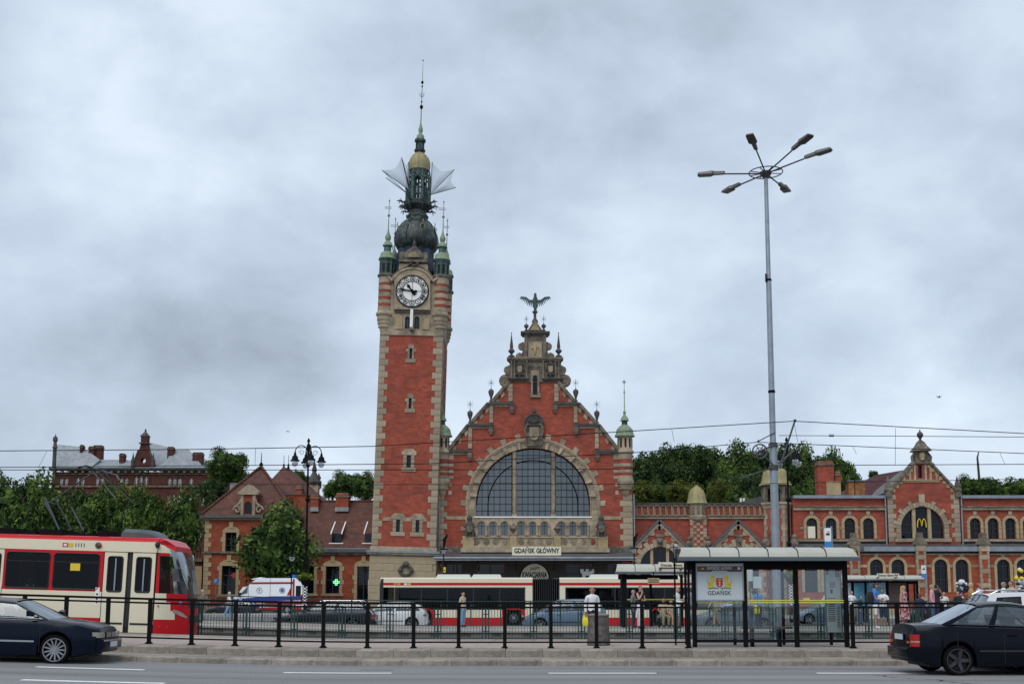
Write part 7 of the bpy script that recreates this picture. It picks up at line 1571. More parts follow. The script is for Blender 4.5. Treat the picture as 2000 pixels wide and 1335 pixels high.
i_ = P(1624,850,38.133); hg.tube([(i_[0]-.08,38.133,i_[1]-.03),(i_[0]+.08,38.133,i_[1]-.03),(i_[0]+.08,38.133,i_[1]+.03),(i_[0]-.08,38.133,i_[1]+.03)],.014,4,closed=True)
tag(hg.build('wire_dropper'),'short vertical droppers and an insulator tying the overhead wires','wire')

# ------------------------------------------------------------------ ornate street lamps
glass_mat('lamp_globe',(0.75,0.77,0.78),0.35,0.15,0.1,dark=(0.55,0.55,0.55))
mat('flower_yellow',(0.45,0.50,0.04),0.7,var=.4,vscale=8)
def ornate_lamp(px,ptop,Y,zb,label,basket=1130):
 x,zt = P(px,ptop,Y); t = thing('ornate_street_lamp',(x,Y,zb),label,'street lamp','ornate cast iron street lamps'); k = Y/FPX
 b = MB('iron_black'); b.tube([(x,Y,zb),(x,Y,zb+1),(x,Y,zt-9),(x,Y,zt-.6)],[.16,.11,.085,.06],10)
 for q in (PZ(1062,Y),PZ(975,Y),zt-1.9,zt-1.3): b.lathe(x,Y,[(.06,q-.15),(.15,q-.08),(.15,q+.08),(.06,q+.15)],8)
 b.lathe(x,Y,[(.12,zt-.9),(.13,zt-.5),(.05,zt-.35),(.12,zt-.2),(.02,zt)],8); b.build('pole',t,smooth=50)
 for i in range(4):
  a = R(22+90*i); ca,sa = math.cos(a),math.sin(a); rad = .92; b = MB('iron_black'); zc = zt-1.05; r0 = .44
  pts = [(x+(rad-r0-r0*math.cos(th))*ca,Y+(rad-r0-r0*math.cos(th))*sa,zc+r0*1.15*math.sin(th)) for th in [R(-150)+PI*1.83*j/16 for j in range(17)] if 1]
  pts = [(x+(rad-r0+r0*math.cos(th))*ca,Y+(rad-r0+r0*math.cos(th))*sa,zc+r0*1.15*math.sin(th)) for th in [R(235)-R(235)*j/16 for j in range(17)]]
  b.tube(pts,.035,6); b.tube([(x+(rad-r0+.2*math.cos(th)*(1-j/20))*ca,Y+(rad-r0+.2*math.cos(th)*(1-j/20))*sa,zc+.2*math.sin(th)*(1-j/20)) for j,th in enumerate([.55*j for j in range(14)])],.018,4)
  b.build('arm',t,smooth=60); lx,ly = x+rad*ca,Y+rad*sa; zl = zc-.05
  b = MB('iron_black'); b.lathe(lx,ly,[(.04,zl+.1),(.08,zl),(.1,zl-.15),(.2,zl-.25),(.22,zl-.42),(.34,zl-.52),(.34,zl-.56),(.2,zl-.56)],12); b.build('lamp_hood',t,smooth=50)
  b = MB('lamp_globe'); b.lathe(lx,ly,[(.21,zl-.56),(.22,zl-.7),(.18,zl-.86),(.08,zl-.93),(.0,zl-.95)],12); b.build('lamp_globe',t,smooth=80)
 zk = PZ(basket,Y); fl = thing('flower_basket',(x,Y,zk),'round basket of yellow-green flowers on '+('the left ornate lamp post' if px < 1000 else 'the right ornate lamp post'),'flower basket','flower baskets on lamp posts')
 b = MB('iron_black'); b.lathe(x,Y,[(.10,zk-.45),(.25,zk-.35),(.36,zk-.1),(.36,zk-.05),(.1,zk-.05)],12); b.build('pot',fl)
 piece('foliage',crown_mesh('leaf_bright',int(px),lobes=12,per=90,leaf=.13),(x,Y,zk+.10),fl,scale=(.62,.62,.42))
 b = MB('white_paint');
 for j in range(14):
  for m in range(6):
   if (j+m) % 2: a = 2*PI*m/6; b.lathe(x,Y,[(.145,zk-.5-.1*j-.1),(.145,zk-.5-.1*j)],2,a0=a,a1=a+2*PI/6)
 b.build('lattice_wrap',t); return t
ornate_lamp(603,855,77.833,-.08,'ornate black street lamp with four lanterns left of the clock tower')
ornate_lamp(1536,853,77.333,-.08,'ornate black street lamp with four lanterns half hidden by the tall mast',1126)
def small_lamp(px,pt,Y,label,glow=False):
 x,zt = P(px,pt,Y); t = thing('forecourt_lamp',(x,Y,.06),label,'street lamp','small forecourt lamps'); b = MB('iron_black'); b.tube([(x,Y,.05),(x,Y,zt-1.2)],.05,6); b.lathe(x,Y,[(.12,.05),(.12,.3),(.06,.6)],8)
 b.tube([(x,Y,zt-1.2),(x+.05,Y,zt-.5),(x+.25,Y,zt-.1),(x+.28,Y,zt)],[.06,.16,.1,.04],6); b.lathe(x,Y,[(.15,zt-1.2),(.34,zt-1.25),(.34,zt-1.3),(.1,zt-1.3)],10); b.build('pole',t,smooth=50)
 b = MB('lamp_globe'); b.lathe(x,Y,[(.2,zt-1.3),(.22,zt-1.45),(.12,zt-1.6),(0,zt-1.65)],10); b.build('lamp_globe',t,smooth=80)
small_lamp(867,1042,93.333,'small black forecourt lamp at the left end of the station canopy'); small_lamp(1238,1040,93.333,'small black forecourt lamp at the right end of the station canopy'); small_lamp(571,1052,84,'small lamp hanging in front of the round tree')
# parking sign
x,z = P(422,1134,96); t = thing('parking_sign',(x,96,.05),'square blue P parking sign beside the pavilion corner','sign'); b = MB('blue_sign'); b.box(x-.24,x+.24,95.97,96,z-.24,z+.24); b.build('plate',t); b = MB('white_print'); b.text('P',x-.02,95.96,z-.13,.27,depth=.006); b.build('lettering',t); b = MB('galvanised'); b.tube([(x,96.03,.05),(x,96.03,z+.24)],.03,5); b.build('pole',t)
b = MB('sign_yellow'); x,z = P(868.5,1112,93.233); b.box(x-.09,x+.09,93.183,93.233,z-.22,z+.22); b.m('black_print').box(x-.05,x+.05,93.173,93.183,z-.1,z); tag(b.build('notice_sign'),'small yellow notice on the post by the station entrance','sign')
b = MB('crest_red'); x,z = P(1532,1104,76.933); b.box(x-.2,x+.2,76.883,76.933,z-.28,z+.28); tag(b.build('banner_sign'),'small red banner on the ornate lamp behind the big shelter','sign')
# gulls
for px,py,Y,s,lb in ((1834,776,79.333,.55,'grey seagull gliding in the sky above the gabled bay'),(563,843,90,.35,'tiny distant seagull left of the clock tower')):
 x,z = P(px,py,Y); b = MB('white_paint'); b.tube([(x-.25*s,Y,z-.02),(x,Y,z),(x+.22*s,Y,z+.02),(x+.34*s,Y,z+.02)],[.01,.07*s,.05*s,.01],6)
 for q in (-1,1): b.m('iron_grey').add([(x-.08*s,Y+q*.03,z+.02),(x+.12*s,Y+q*.03,z+.02),(x-.02*s,Y+q*.35*s,z+.22*s),(x-.18*s,Y+q*.75*s,z+.12*s),(x-.12*s,Y+q*.35*s,z+.17*s)],[(0,1,2,4),(4,2,3)]);
 b.m('iron_grey').add([(x-.1*s,Y,z+.03),(x+.1*s,Y,z+.03),(x-.35*s,Y-.1,z+.18*s),(x-.55*s,Y-.2,z+.08*s)],[(0,1,2),(0,2,3)]); b.add([(x-.05*s,Y,z+.03),(x+.12*s,Y,z+.03),(x+.45*s,Y-.1,z+.25*s)],[(0,1,2)])
 tag(b.build('seagull'),lb,'bird','seagulls')
# ------------------------------------------------------------------ vehicles
def paint(name,c,metal=0.3,rough=0.25):
 m = mat(name,c,rough,metal*.5,spec=.14,coat=0.10); m.node_tree.nodes['Principled BSDF'].inputs['Coat Roughness'].default_value = 0.06; return m
paint('paint_navy',(0.0015,0.005,0.015)); paint('paint_black',(0.002,0.003,0.008)); MATS['paint_black'].node_tree.nodes['Principled BSDF'].inputs['Coat Weight'].default_value = .10; paint('paint_white',(0.62,0.62,0.63),0.0); paint('paint_silver',(0.18,0.22,0.26),.6)
paint('paint_bluegrey',(0.13,0.19,0.26),.5); paint('paint_dark',(0.012,0.014,0.022)); paint('paint_cream',(0.72,0.66,0.50),0.0,.35); paint('paint_red',(0.50,0.012,0.018),0.0,.3); paint('paint_ambwhite',(0.80,0.82,0.86),0,.35)
mat('trim_black',(0.012,0.012,0.013),0.6); mat('seat_fabric',(0.03,0.03,0.035),0.9); mat('lamp_clear',(0.45,0.42,0.38),0.12,0.5); mat('lamp_red',(0.35,0.012,0.01),0.2); mat('lamp_orange',(0.5,0.14,0.02),0.2); mat('plate_white',(0.6,0.62,0.62),0.4)
def lerp_pts(pts,x):
 if x <= pts[0][0]: return pts[0][1]
 for (a,c),(d,e_) in zip(pts,pts[1:]):
  if x <= d: t = (x-a)/(d-a); t = t*t*(3-2*t)*.5+t*.5; return c+(e_-c)*t
 return pts[-1][1]
def car(label,loc,yaw,L,W,H,top,gh,wheels,pm,rim='alloy',spokes=7,Rw=.315,group=None,estate=False,rail=False,lights=None,tilt=0.0,name='car',side_win=((.05,.44),(.49,.93)),plate_front=True,chrome_line=False,gm='car_glass'):
 """car facing +x; top = bonnet/belt/boot line; gh = (x windscreen base, x roof front, x roof rear, x rear window base)"""
 t = thing(name,loc,label,'car',group); o = Vector(loc); X,Y,Z = o
 hW = W/2
 def w(x):
  f = max(0,(x-(L/2-.85))/.85); r = max(0,(-x-(L/2-.75))/.75); return hW*(1-.26*f**2.6-.20*r**2.6)
 def zarch(x):
  z = .17 if abs(x) < L/2-.5 else .17+.09*min(1,(abs(x)-(L/2-.5))/.4)
  for xw in wheels:
   d = abs(x-xw); Ra = Rw+.055
   if d < Ra: z = max(z,Rw+math.sqrt(Ra*Ra-d*d))
  return z
 zt = lambda x: lerp_pts(top,x)
 xs = set([-L/2,L/2,-L/2+.03,L/2-.03,-L/2+.08,L/2-.08] + [-L/2+L*i/44 for i in range(45)])
 for xw in wheels:
  for k in range(-8,9): xs.add(xw+(Rw+.055)*math.sin(k/8*PI/2*.999))
  xs.add(xw-Rw-.06); xs.add(xw+Rw+.06)
 xs = sorted(xs); secs = []
 for x in xs:
  zs,zz,ww = zarch(x),zt(x),w(x); e_ = min(1,(L/2-abs(x))/.08); ww -= .05*(1-e_)**2; zz -= .05*(1-e_)**2
  lv = [(ww-.10,zs),(ww-.015,zs+.02),(ww,max(zs+.04,.50)),(ww-.005,max(zs+.06,zz-.16)),(ww-.05,max(zs+.07,zz-.04)),(ww-.16,max(zs+.08,zz)),(ww*.5,max(zs+.09,zz+.018)),(0,max(zs+.095,zz+.028))]
  half = [(x,-a,b_) for a,b_ in lv]; secs.append([(X+p[0],Y+p[1],Z+p[2]) for p in half]+[(X+p[0],Y-p[1],Z+p[2]) for p in half[-2::-1]])
 b = MB(pm); b.loft(secs,closed=True); body = b.build('body',t,smooth=38)
 b = MB('trim_black'); b.box(X-L/2+.35,X+L/2-.35,Y-hW*.72,Y+hW*.72,Z+.16,Z+.42); b.build('underbody',t)
 # greenhouse
 xA,xB,xC,xD = gh; yb_ = lambda x: w(x)-.13; yr = hW-.30; zr = H
 roofz = lambda s: zr-.045*abs(2*s-1)**2.2*1.0
 def side(s,u,sg):   # s 0 front..1 rear, u 0 belt..1 roof
  xb = xA+(xD-xA)*s; xt = xB+(xC-xB)*s; zb_ = zt(xb)-.02; zt_ = roofz(s)-.05; yy = yb_(xb)*(1-u)+yr*u+.03*math.sin(PI*u)
  return (X+xb+(xt-xb)*u,Y+sg*yy,Z+zb_+(zt_-zb_)*u)
 def patch(mt,s0,s1,u0,u1,sg,n=6,off=0.0):
  vs,fs = [],[]
  for i in range(n+1):
   for j in range(4): p = side(s0+(s1-s0)*i/n,u0+(u1-u0)*j/3,sg); vs.append((p[0],p[1]+sg*off,p[2]))
  for i in range(n):
   for j in range(3): q = (i*4+j,(i+1)*4+j,(i+1)*4+j+1,i*4+j+1); fs.append(q if sg < 0 else q[::-1])
  return mt.add(vs,fs)
 b = MB(pm); ps = sorted(side_win); edges = [0]
 for sg in (-1,1):
  prev = 0
  for a,c in ps: patch(b,prev,a,0,1,sg,3); patch(b,a,c,0,.05,sg); patch(b,a,c,.90,1,sg); prev = c
  patch(b,prev,1,0,1,sg,3)
 n = 14; m = 8; vs,fs = [],[]
 for i in range(n+1):
  s = i/n
  for j in range(m+1):
   v = -1+2*j/m; p = side(s,1,1); vs.append((p[0],Y+v*yr,Z+roofz(s)-.05+.05*(1-abs(v)**3)+.0))
 for i in range(n):
  for j in range(m): fs.append((i*(m+1)+j,(i+1)*(m+1)+j,(i+1)*(m+1)+j+1,i*(m+1)+j+1))
 b.add(vs,fs); b.build('roof',t,smooth=50)
 for sg in (-1,1):
  for a,c in ps: g = MB(gm); patch(g,a,c,.05,.90,sg,6,-.012); g.build('side_window',t,smooth=60)
 fr = MB('trim_black' if not chrome_line else 'chrome')
 for sg in (-1,1):
  for (a,c) in ((ps[0][0],ps[-1][1]),): fr.tube([Vector(side(a+(c-a)*i/16,.045,sg))+Vector((0,sg*.006,0)) for i in range(17)],.011,4)
  for a,c in ps:
   fr.m('trim_black').tube([Vector(side(a+(c-a)*i/10,.905,sg))+Vector((0,sg*.004,0)) for i in range(11)],.012,4)
   if chrome_line: fr.m('chrome')
 fr.build('window_trim',t)
 def screen(xb,xt,front,nm):
  s = 0 if front else 1; g = MB('screen_glass' if front else gm); vs,fs = [],[]; m,n = 8,5; bul = (.13 if front else -.09)
  for i in range(n+1):
   u = .03+.93*i/n; p = side(s,u,1); hw = p[1]-Y-.035
   for j in range(m+1):
    v = -1+2*j/m; vs.append((p[0]+bul*(1-v*v)*(1-u*.6),Y+v*hw,p[2]+.05*(1-abs(v)**3)*u))
  for i in range(n):
   for j in range(m): fs.append((i*(m+1)+j,i*(m+1)+j+1,(i+1)*(m+1)+j+1,(i+1)*(m+1)+j))
  g.add(vs,fs); g.build(nm,t,smooth=80)
 screen(xA,xB,True,'windscreen'); screen(xD,xC,False,'rear_window')
 # doors: thin dark shut lines, handles
 ln = MB('trim_black')
 xd = [xA-.15,(xA+xD)/2-.02,xD+.3] if not estate else [xA-.15,xA-1.05,xA-1.95]
 for x in xd:
  for sg in (-1,1): ln.loft([[(X+x-.004,Y+sg*(w(x)+(.002 if z < zt(x)-.1 else -.045)),Z+z),(X+x+.004,Y+sg*(w(x)+(.002 if z < zt(x)-.1 else -.045)),Z+z),(X+x+.004,Y+sg*(w(x)-.03),Z+z),(X+x-.004,Y+sg*(w(x)-.03),Z+z)] for z in (.24,.5,zt(x)-.14)])
 ln.build('door_gap',t)
 for sg in (-1,1):
  for x in [q-.28 if i else q for i,q in enumerate(xd[1:2])] : h = MB(pm); h.box(X+x+.08,X+x+.26,Y+sg*(w(x)+.002),Y+sg*(w(x)+.022),Z+zt(x)-.2,Z+zt(x)-.165); h.build('door_handle',t)
  st = MB('trim_black' if not chrome_line else 'chrome'); zc = Z+.48; st.box(X+wheels[0]+Rw+.12,X+wheels[1]-Rw-.12,Y+sg*(hW-.004),Y+sg*(hW+.012),zc-.018,zc+.018); st.build('side_moulding',t)
  mr = MB(pm); x_ = xA-.35; y_ = Y+sg*(w(x_)-.02); mr.loft([[(X+x_-.06,y_,Z+zt(x_)+.04),(X+x_+.06,y_,Z+zt(x_)+.04),(X+x_+.05,y_,Z+zt(x_)+.12),(X+x_-.05,y_,Z+zt(x_)+.14)],[(X+x_-.05,y_+sg*.2,Z+zt(x_)+.05),(X+x_+.04,y_+sg*.18,Z+zt(x_)+.05),(X+x_+.03,y_+sg*.18,Z+zt(x_)+.15),(X+x_-.05,y_+sg*.2,Z+zt(x_)+.17)]]); mr.build('wing_mirror',t,smooth=40)
 # lights and plates wrapped round the ends
 def wrap(mt,nm,front,y0,back,z0,z1,off=.008):
  """lamp that starts at y0 on the end face and runs back along the flank by `back`"""
  e_ = 1 if front else -1
  for sg in (-1,1):
   pts = []; n = 7
   xe_ = L/2
   path = [(e_*(xe_+off),sg*(y0+(w(e_*(L/2))-.05-y0)*i/3)) for i in range(4)] + [(e_*(xe_-.04-back*i/4),sg*(w(e_*(xe_-.04-back*i/4))+off)) for i in range(5)]
   b = MB(mt); zf = lambda i: (z0+(.03 if front and i > 5 else 0),z1-(.04 if i < 1 else 0))
   b.loft([[(X+x,Y+y,Z+zf(i)[0]),(X+x-e_*.03,Y+y-sg*.02,Z+zf(i)[0]),(X+x-e_*.03,Y+y-sg*.02,Z+zf(i)[1]),(X+x,Y+y,Z+zf(i)[1])] for i,(x,y) in enumerate(path)]); b.build(nm,t,smooth=50)
 zf0,zf1 = (lights or {}).get('front',(.60,.72)); zr0,zr1 = (lights or {}).get('rear',(.68,.86))
 wrap('lamp_clear','headlight',True,hW*.45,.10,zf0,min(zf1,zt(L/2-.02)-.02)); zm = zr0+(min(zr1,zt(-L/2+.02)-.03)-zr0)*.42; wrap('lamp_red','tail_light',False,hW*.70,.09,zr0,zm-.02); wrap('lamp_clear','reversing_light',False,hW*.70,.09,zm-.018,zm+.01,.009); wrap('lamp_red','tail_light',False,hW*.70,.09,zm+.012,min(zr1,zt(-L/2+.02)-.03))
 b = MB('lamp_orange'); [b.box(X-L/2-.014,X-L/2-.008,Y+sg*hW*.5,Y+sg*hW*.66,Z+zr0+.06,Z+zr0+.10) for sg in (-1,1)]; b.build('indicator',t)
 b = MB('trim_black'); b.box(X+L/2-.02,X+L/2+.012,Y-hW*.36,Y+hW*.36,Z+zf0-.02,Z+zf1-.01); b.m('chrome'); [b.box(X+L/2+.005,X+L/2+.02,Y+s*.03,Y+s*hW*.34,Z+zf0,Z+zf1-.02) for s in (-1,1)] if chrome_line else None; b.build('grille',t)
 for e_ in (1,-1):
  b = MB(pm); b.loft([[(X+e_*x,Y-s_,Z+z0),(X+e_*x,Y+s_,Z+z0),(X+e_*x,Y+s_,Z+z1),(X+e_*x,Y-s_,Z+z1)] for x,s_,z0,z1 in ((L/2-.06,hW*.80,.30,.56),(L/2+.05,hW*.73,.33,.54),(L/2+.07,hW*.70,.36,.52))]); bp = b.build('bumper',t,smooth=40)
  b = MB('trim_black' if not chrome_line else 'chrome'); b.box(X+e_*(L/2+.06) if e_ < 0 else X+L/2+.06,X+e_*(L/2+.078),Y-hW*.7,Y+hW*.7,Z+.50,Z+.525); b.build('bumper_strip',t)
  b = MB('plate_white'); zp = .43 if (e_ > 0 or plate_front is True) else .74; xx = L/2+(.075 if zp < .5 else .012); b.box(X+e_*xx,X+e_*(xx+.012),Y-.26,Y+.26,Z+zp-.055,Z+zp+.055); b.m('black_print').box(X+e_*(xx+.012),X+e_*(xx+.014),Y-.19,Y+.21,Z+zp-.03,Z+zp+.03) if 0 else None; b.m('blue_sign').box(X+e_*xx,X+e_*(xx+.0125),Y-.26,Y-.225,Z+zp-.055,Z+zp+.055); b.build('number_plate',t)
 # wheels
 ty = MB('rubber'); pr = [(Rw-.075,-.09),(Rw-.02,-.095),(Rw,-.07),(Rw,.07),(Rw-.02,.095),(Rw-.09,.09),(Rw-.11,.0),(Rw-.09,-.09)]
 n = 28; vs = [(r*math.cos(2*PI*k/n),yy,r*math.sin(2*PI*k/n)) for r,yy in pr for k in range(n)]
 ty.add(vs,[(i*n+k,i*n+(k+1) % n,(i+1)*n+(k+1) % n,(i+1)*n+k) for i in range(len(pr)-1) for k in range(n)]); tm = ty.mesh('wheel',smooth=50)
 rm = MB(rim); Rr_ = Rw-.07; rm.tube([(Rr_*math.cos(2*PI*k/24),-.085,Rr_*math.sin(2*PI*k/24)) for k in range(24)],.016,5,closed=True); rm.lathe(0,0,[],3) if 0 else None
 for k in range(spokes):
  a = 2*PI*k/spokes; c_,s_ = math.cos(a),math.sin(a); d_ = (.03 if spokes < 8 else .014); rm.add([(q*c_-v*s_,yy,q*s_+v*c_) for q,v,yy in ((.03,-d_*1.2,-.075),(Rr_,-d_,-.085),(Rr_,d_,-.085),(.03,d_*1.2,-.075),(.03,-d_*1.2,-.04),(Rr_,-d_,-.05),(Rr_,d_,-.05),(.03,d_*1.2,-.04))],[(0,1,2,3),(0,4,5,1),(3,2,6,7)])
 rm.wall(arc(0,0,.055,0,2*PI,10)[:-1],[],-.09,-.04); rm.m('dark_interior').wall(arc(0,0,Rr_,0,2*PI,20)[:-1],[],-.03,0); rmm = rm.mesh('rim')
 for xw in wheels:
  for sg in (-1,1):
   wh = piece('wheel',tm,(X+xw,Y+sg*(hW-.115),Z+Rw),t,rot=(0,0,0 if sg < 0 else PI)); r_ = bpy.data.objects.new('rim',rmm); COL.objects.link(r_); r_.parent = wh
 ar = MB('dark_interior'); [ar.box(X+xw-Rw-.05,X+xw+Rw+.05,Y-hW+.24,Y+hW-.24,Z+.2,Z+Rw*2+.0) for xw in wheels]; ar.build('wheel_housing',t)
 # seats and dashboard seen through the glass
 for xq in (xA-.95,xA-1.8):
  for sg in (-1,1):
   if xq-.2 < xD+.1: continue
   b = MB('seat_fabric'); zq = zt(xq); b.loft([[(X+xq+dx-.05,Y+sg*.36-ww,Z+z),(X+xq+dx+.06,Y+sg*.36-ww,Z+z),(X+xq+dx+.06,Y+sg*.36+ww,Z+z),(X+xq+dx-.05,Y+sg*.36+ww,Z+z)] for z,ww,dx in ((.4,.24,.1),(.8,.25,0),(zq+.02,.2,-.06),(zq+.04,.1,-.07),(zq+.08,.12,-.08),(zq+.22,.12,-.1))]); b.build('seat',t,smooth=40)
 b = MB('trim_black'); b.box(X+xA-.5,X+xA+.05,Y-hW+.2,Y+hW-.2,Z+.5,Z+zt(xA)-.0); b.tube([(X+xA-.55,Y+.36+.17*math.cos(q),Z+zt(xA)-.06+.17*math.sin(q)) for q in [2*PI*k/12 for k in range(12)]],.013,4,closed=True); b.build('dashboard',t)
 if rail:
  for sg in (-1,1):
   b = MB('chrome'); b.tube([(side(.04,1,1)[0],Y+sg*(yr-.02),Z+H-.05),(side(.12,1,1)[0],Y+sg*(yr-.02),Z+H+.045),(side(.9,1,1)[0],Y+sg*(yr-.02),Z+H+.04),(side(.98,1,1)[0],Y+sg*(yr-.02),Z+H-.05)],.016,6); b.build('roof_rail',t,smooth=50)
 b = MB('trim_black'); b.tube([(X+xC+.2,Y,Z+H-.0),(X+xC-.1,Y,Z+H+.16)],.006,4); b.build('aerial',t)
 t.rotation_euler = (0,tilt,yaw); return t
# dark saloon at the left edge, heading right
SAL = [(-2.39,.70),(-2.3,.92),(-1.55,1.0),(-.9,.99),(.95,.96),(1.25,.95),(1.9,.88),(2.3,.79),(2.39,.70)]
xf = PX(205,25.0,1250)
car('dark navy saloon with chrome trim at the left edge of the road',(xf-2.39,25.1+.05,gz(-11.5)-.02),R(3.0),4.78,1.80,1.385,SAL,(1.33,.50,-.95,-1.60),(-1.38,1.50),'paint_navy',spokes=13,Rw=.31,chrome_line=True,tilt=.028,lights={'front': (.58,.71)},side_win=((.04,.42),(.46,.80),(.82,.94)))
# dark two-door coupe at the right edge, seen from its rear corner
CP = [(-2.13,.80),(-2.06,.97),(-1.5,1.0),(-.8,.98),(.80,.93),(.95,.92),(1.6,.80),(2.0,.66),(2.13,.58)]
xr = PX(1790,22.5,1250)
cp = car('dark blue-black two-door coupe at the right edge of the road',(xr+2.1,22.5+.87,0),R(0),4.27,1.72,1.455,CP,(.90,.22,-.74,-1.58),(-1.27,1.30),'paint_black',rim='alloy_dark',spokes=5,Rw=.295,lights={'rear': (.56,.92)},plate_front=False,side_win=((.05,.56),(.61,.92)))
SUV = [(-2.2,.9),(-2.15,1.05),(-1.0,1.08),(1.0,1.05),(1.15,1.04),(2.0,.92),(2.2,.75)]
car('white estate car with roof rails partly hidden behind the dark coupe',(PX(1918,24.3,1160)+2.0,24.25+.83,0),0,4.4,1.66,1.65,SUV,(1.15,.55,-1.75,-2.1),(-1.35,1.35),'paint_white',Rw=.33,rail=True,estate=True,side_win=((.05,.34),(.38,.66),(.70,.92)),gm='dark_glass')
# cars on the far carriageway, heading left (yaw 180)
EST = [(-2.35,.85),(-2.3,.98),(-1.0,.99),(1.0,.95),(1.1,.94),(1.95,.80),(2.25,.70),(2.35,.58)]
def farcar(label,pxf,Y,L,W,H,top,gh,wh,pm,**k):
 x = PX(pxf,Y,1200)+L/2; return car(label,(x,Y+W/2,-.1),PI+k.pop('yaw',0),L,W,H,top,gh,wh,pm,group='cars on the far carriageway',**k)
farcar('black estate car with silver roof rails driving left behind the fence',529,54.5,4.95,1.84,1.48,EST,(1.05,.35,-1.95,-2.38),(-1.42,1.42),'paint_dark',rail=True,estate=True,chrome_line=True,lights={'rear': (.62,.95)})
HB = [(-1.95,.85),(-1.9,1.0),(-.9,1.0),(.9,.97),(1.0,.95),(1.6,.82),(1.88,.70),(1.95,.6)]
farcar('white hatchback half hidden behind the black estate car',682,58.5,3.95,1.70,1.46,HB,(1.0,.40,-1.50,-1.88),(-1.25,1.22),'paint_white',lights={'rear': (.72,.95)})
MP = [(-2.0,.88),(-1.95,1.04),(-.9,1.05),(.9,1.0),(1.2,.98),(1.65,.86),(1.95,.72),(2.02,.6)]
farcar('blue-grey compact people carrier in front of the bus bellows',1024,55.3,4.05,1.72,1.60,MP,(1.25,.45,-1.55,-1.95),(-1.25,1.25),'paint_bluegrey',estate=True)
farcar('silver-grey hatchback behind the near shelter poster',1362,55.5,4.0,1.72,1.52,MP,(1.2,.45,-1.55,-1.95),(-1.25,1.25),'paint_silver',estate=True)
farcar('pale taxi with a yellow roof sign seen through the shelter glass',1556,72,4.2,1.74,1.50,MP,(1.2,.5,-1.5,-1.95),(-1.3,1.3),'paint_silver')
farcar('dark parked car between the tram front and the ambulance',398,90,4.2,1.74,1.45,MP,(1.2,.5,-1.5,-1.95),(-1.3,1.3),'paint_dark')
farcar('dark car parked behind the woman in the floral dress',1772,66,4.2,1.74,1.50,MP,(1.2,.5,-1.5,-1.95),(-1.3,1.3),'paint_dark')
xx_,zz_ = P(1575,1161,72.8); b = MB('sign_yellow'); b.box(xx_-.2,xx_+.2,72.75,72.95,1.42,1.58); tag(b.build('taxi_sign'),'small yellow taxi roof sign on the pale taxi','sign')

# ------------------------------------------------------------------ tram
YTn = 35.6; TS = 2190/YTn; X0 = PX(366,YTn,1200); tram = thing('tram',(X0-6,YTn+1.17,gz(X0)+.05),'red and cream articulated tram numbered 1111 standing at the left','tram')
def tq(px): return X0+((px if px < 312 else 312+(px-312)*.84)-378)/TS
def tzq(px,py): return gz(X0)*0 + CAMH + (1169-py+.028*(px-378))/TS
ytn,ytf = YTn,YTn+2.35; xl = tq(-700)
def z_at(py): return CAMH+(1169-py)/TS     # heights measured at the tram's nose
zt_top,zt_c1,zt_c0 = z_at(1051),z_at(1060),z_at(1080); zt_w1,zt_w0 = z_at(1086),z_at(1155); z_c2 = z_at(1158); z_r = z_at(1208); z_b = z_at(1238)
xe = tq(312)
wins = [(-132,-22),(20,104),(112,200)] + [(-240,-150),(-350,-260),(-570,-480),(-680,-590)]
doors = [(-14,14),(209,253),(264,308),(-470,-425),(-415,-370)]
def rr(x0,x1,z0,z1,r=.10,n=4): return arc(x1-r,z1-r,r,0,PI/2,n)+arc(x0+r,z1-r,r,PI/2,PI,n)+arc(x0+r,z0+r,r,PI,3*PI/2,n)+arc(x1-r,z0+r,r,3*PI/2,2*PI,n)
W_ = [rr(tq(a),tq(c),zt_w0,zt_w1) for a,c in wins]
D_ = [(tq(a)-.02,tq(c)+.02) for a,c in ((209,308),(-14,14),(-470,-370))]
for y0,y1 in ((ytn,ytn+.05),(ytf-.05,ytf)):
 b = MB('paint_red'); segs = []; cur = xl
 for a,c in sorted(D_): segs.append((cur,a)); cur = c
 segs.append((cur,xe))
 for a,c in segs:
  if c-a < .05: continue
  hs = [h for h in W_ if h[0][0] < c and h[0][0] > a and min(p[0] for p in h) > a]
  b.m('paint_red').wall([(a,z_c2),(c,z_c2),(c,zt_c0),(a,zt_c0)],hs,y0,y1)
  b.m('paint_cream').wall([(a,z_r),(c,z_r),(c,z_c2),(a,z_c2)],[],y0,y1); b.m('paint_red').wall([(a,z_b),(c,z_b),(c,z_r),(a,z_r)],[],y0-.012 if y0 == ytn else y0,y1)
 b.m('paint_cream').wall([(xl,zt_c0),(xe,zt_c0),(xe,zt_c1),(xl,zt_c1)],[],y0,y1)
 b.build('side_panel',tram)
b = MB('paint_red'); b.loft([[(x,ytn,zt_c1),(x,ytn+.05,zt_top-.05),(x,ytn+.22,zt_top),(x,ytf-.22,zt_top),(x,ytf-.05,zt_top-.05),(x,ytf,zt_c1)] for x in (xl,xe)]); b.build('roof',tram,smooth=50)
b = MB('dark_interior'); b.box(xl,xe,ytn+.06,ytf-.06,z_b,z_b+.25); b.m('seat_fabric'); [b.box(tq(q),tq(q)+.45,y,y+.85,z_b+.5,z_b+1.25) for q in range(-680,200,52) for y in (ytn+.12,ytf-1.0) if not 205 < q]; b.m('galvanised'); [b.tube([(tq(q),ytn+1.2,z_b),(tq(q),ytn+1.2,zt_c0)],.02,5) for q in range(-650,210,90)]; b.tube([(xl,ytn+.9,zt_w1-.12),(xe,ytn+.9,zt_w1-.12)],.018,5); b.build('interior',tram)
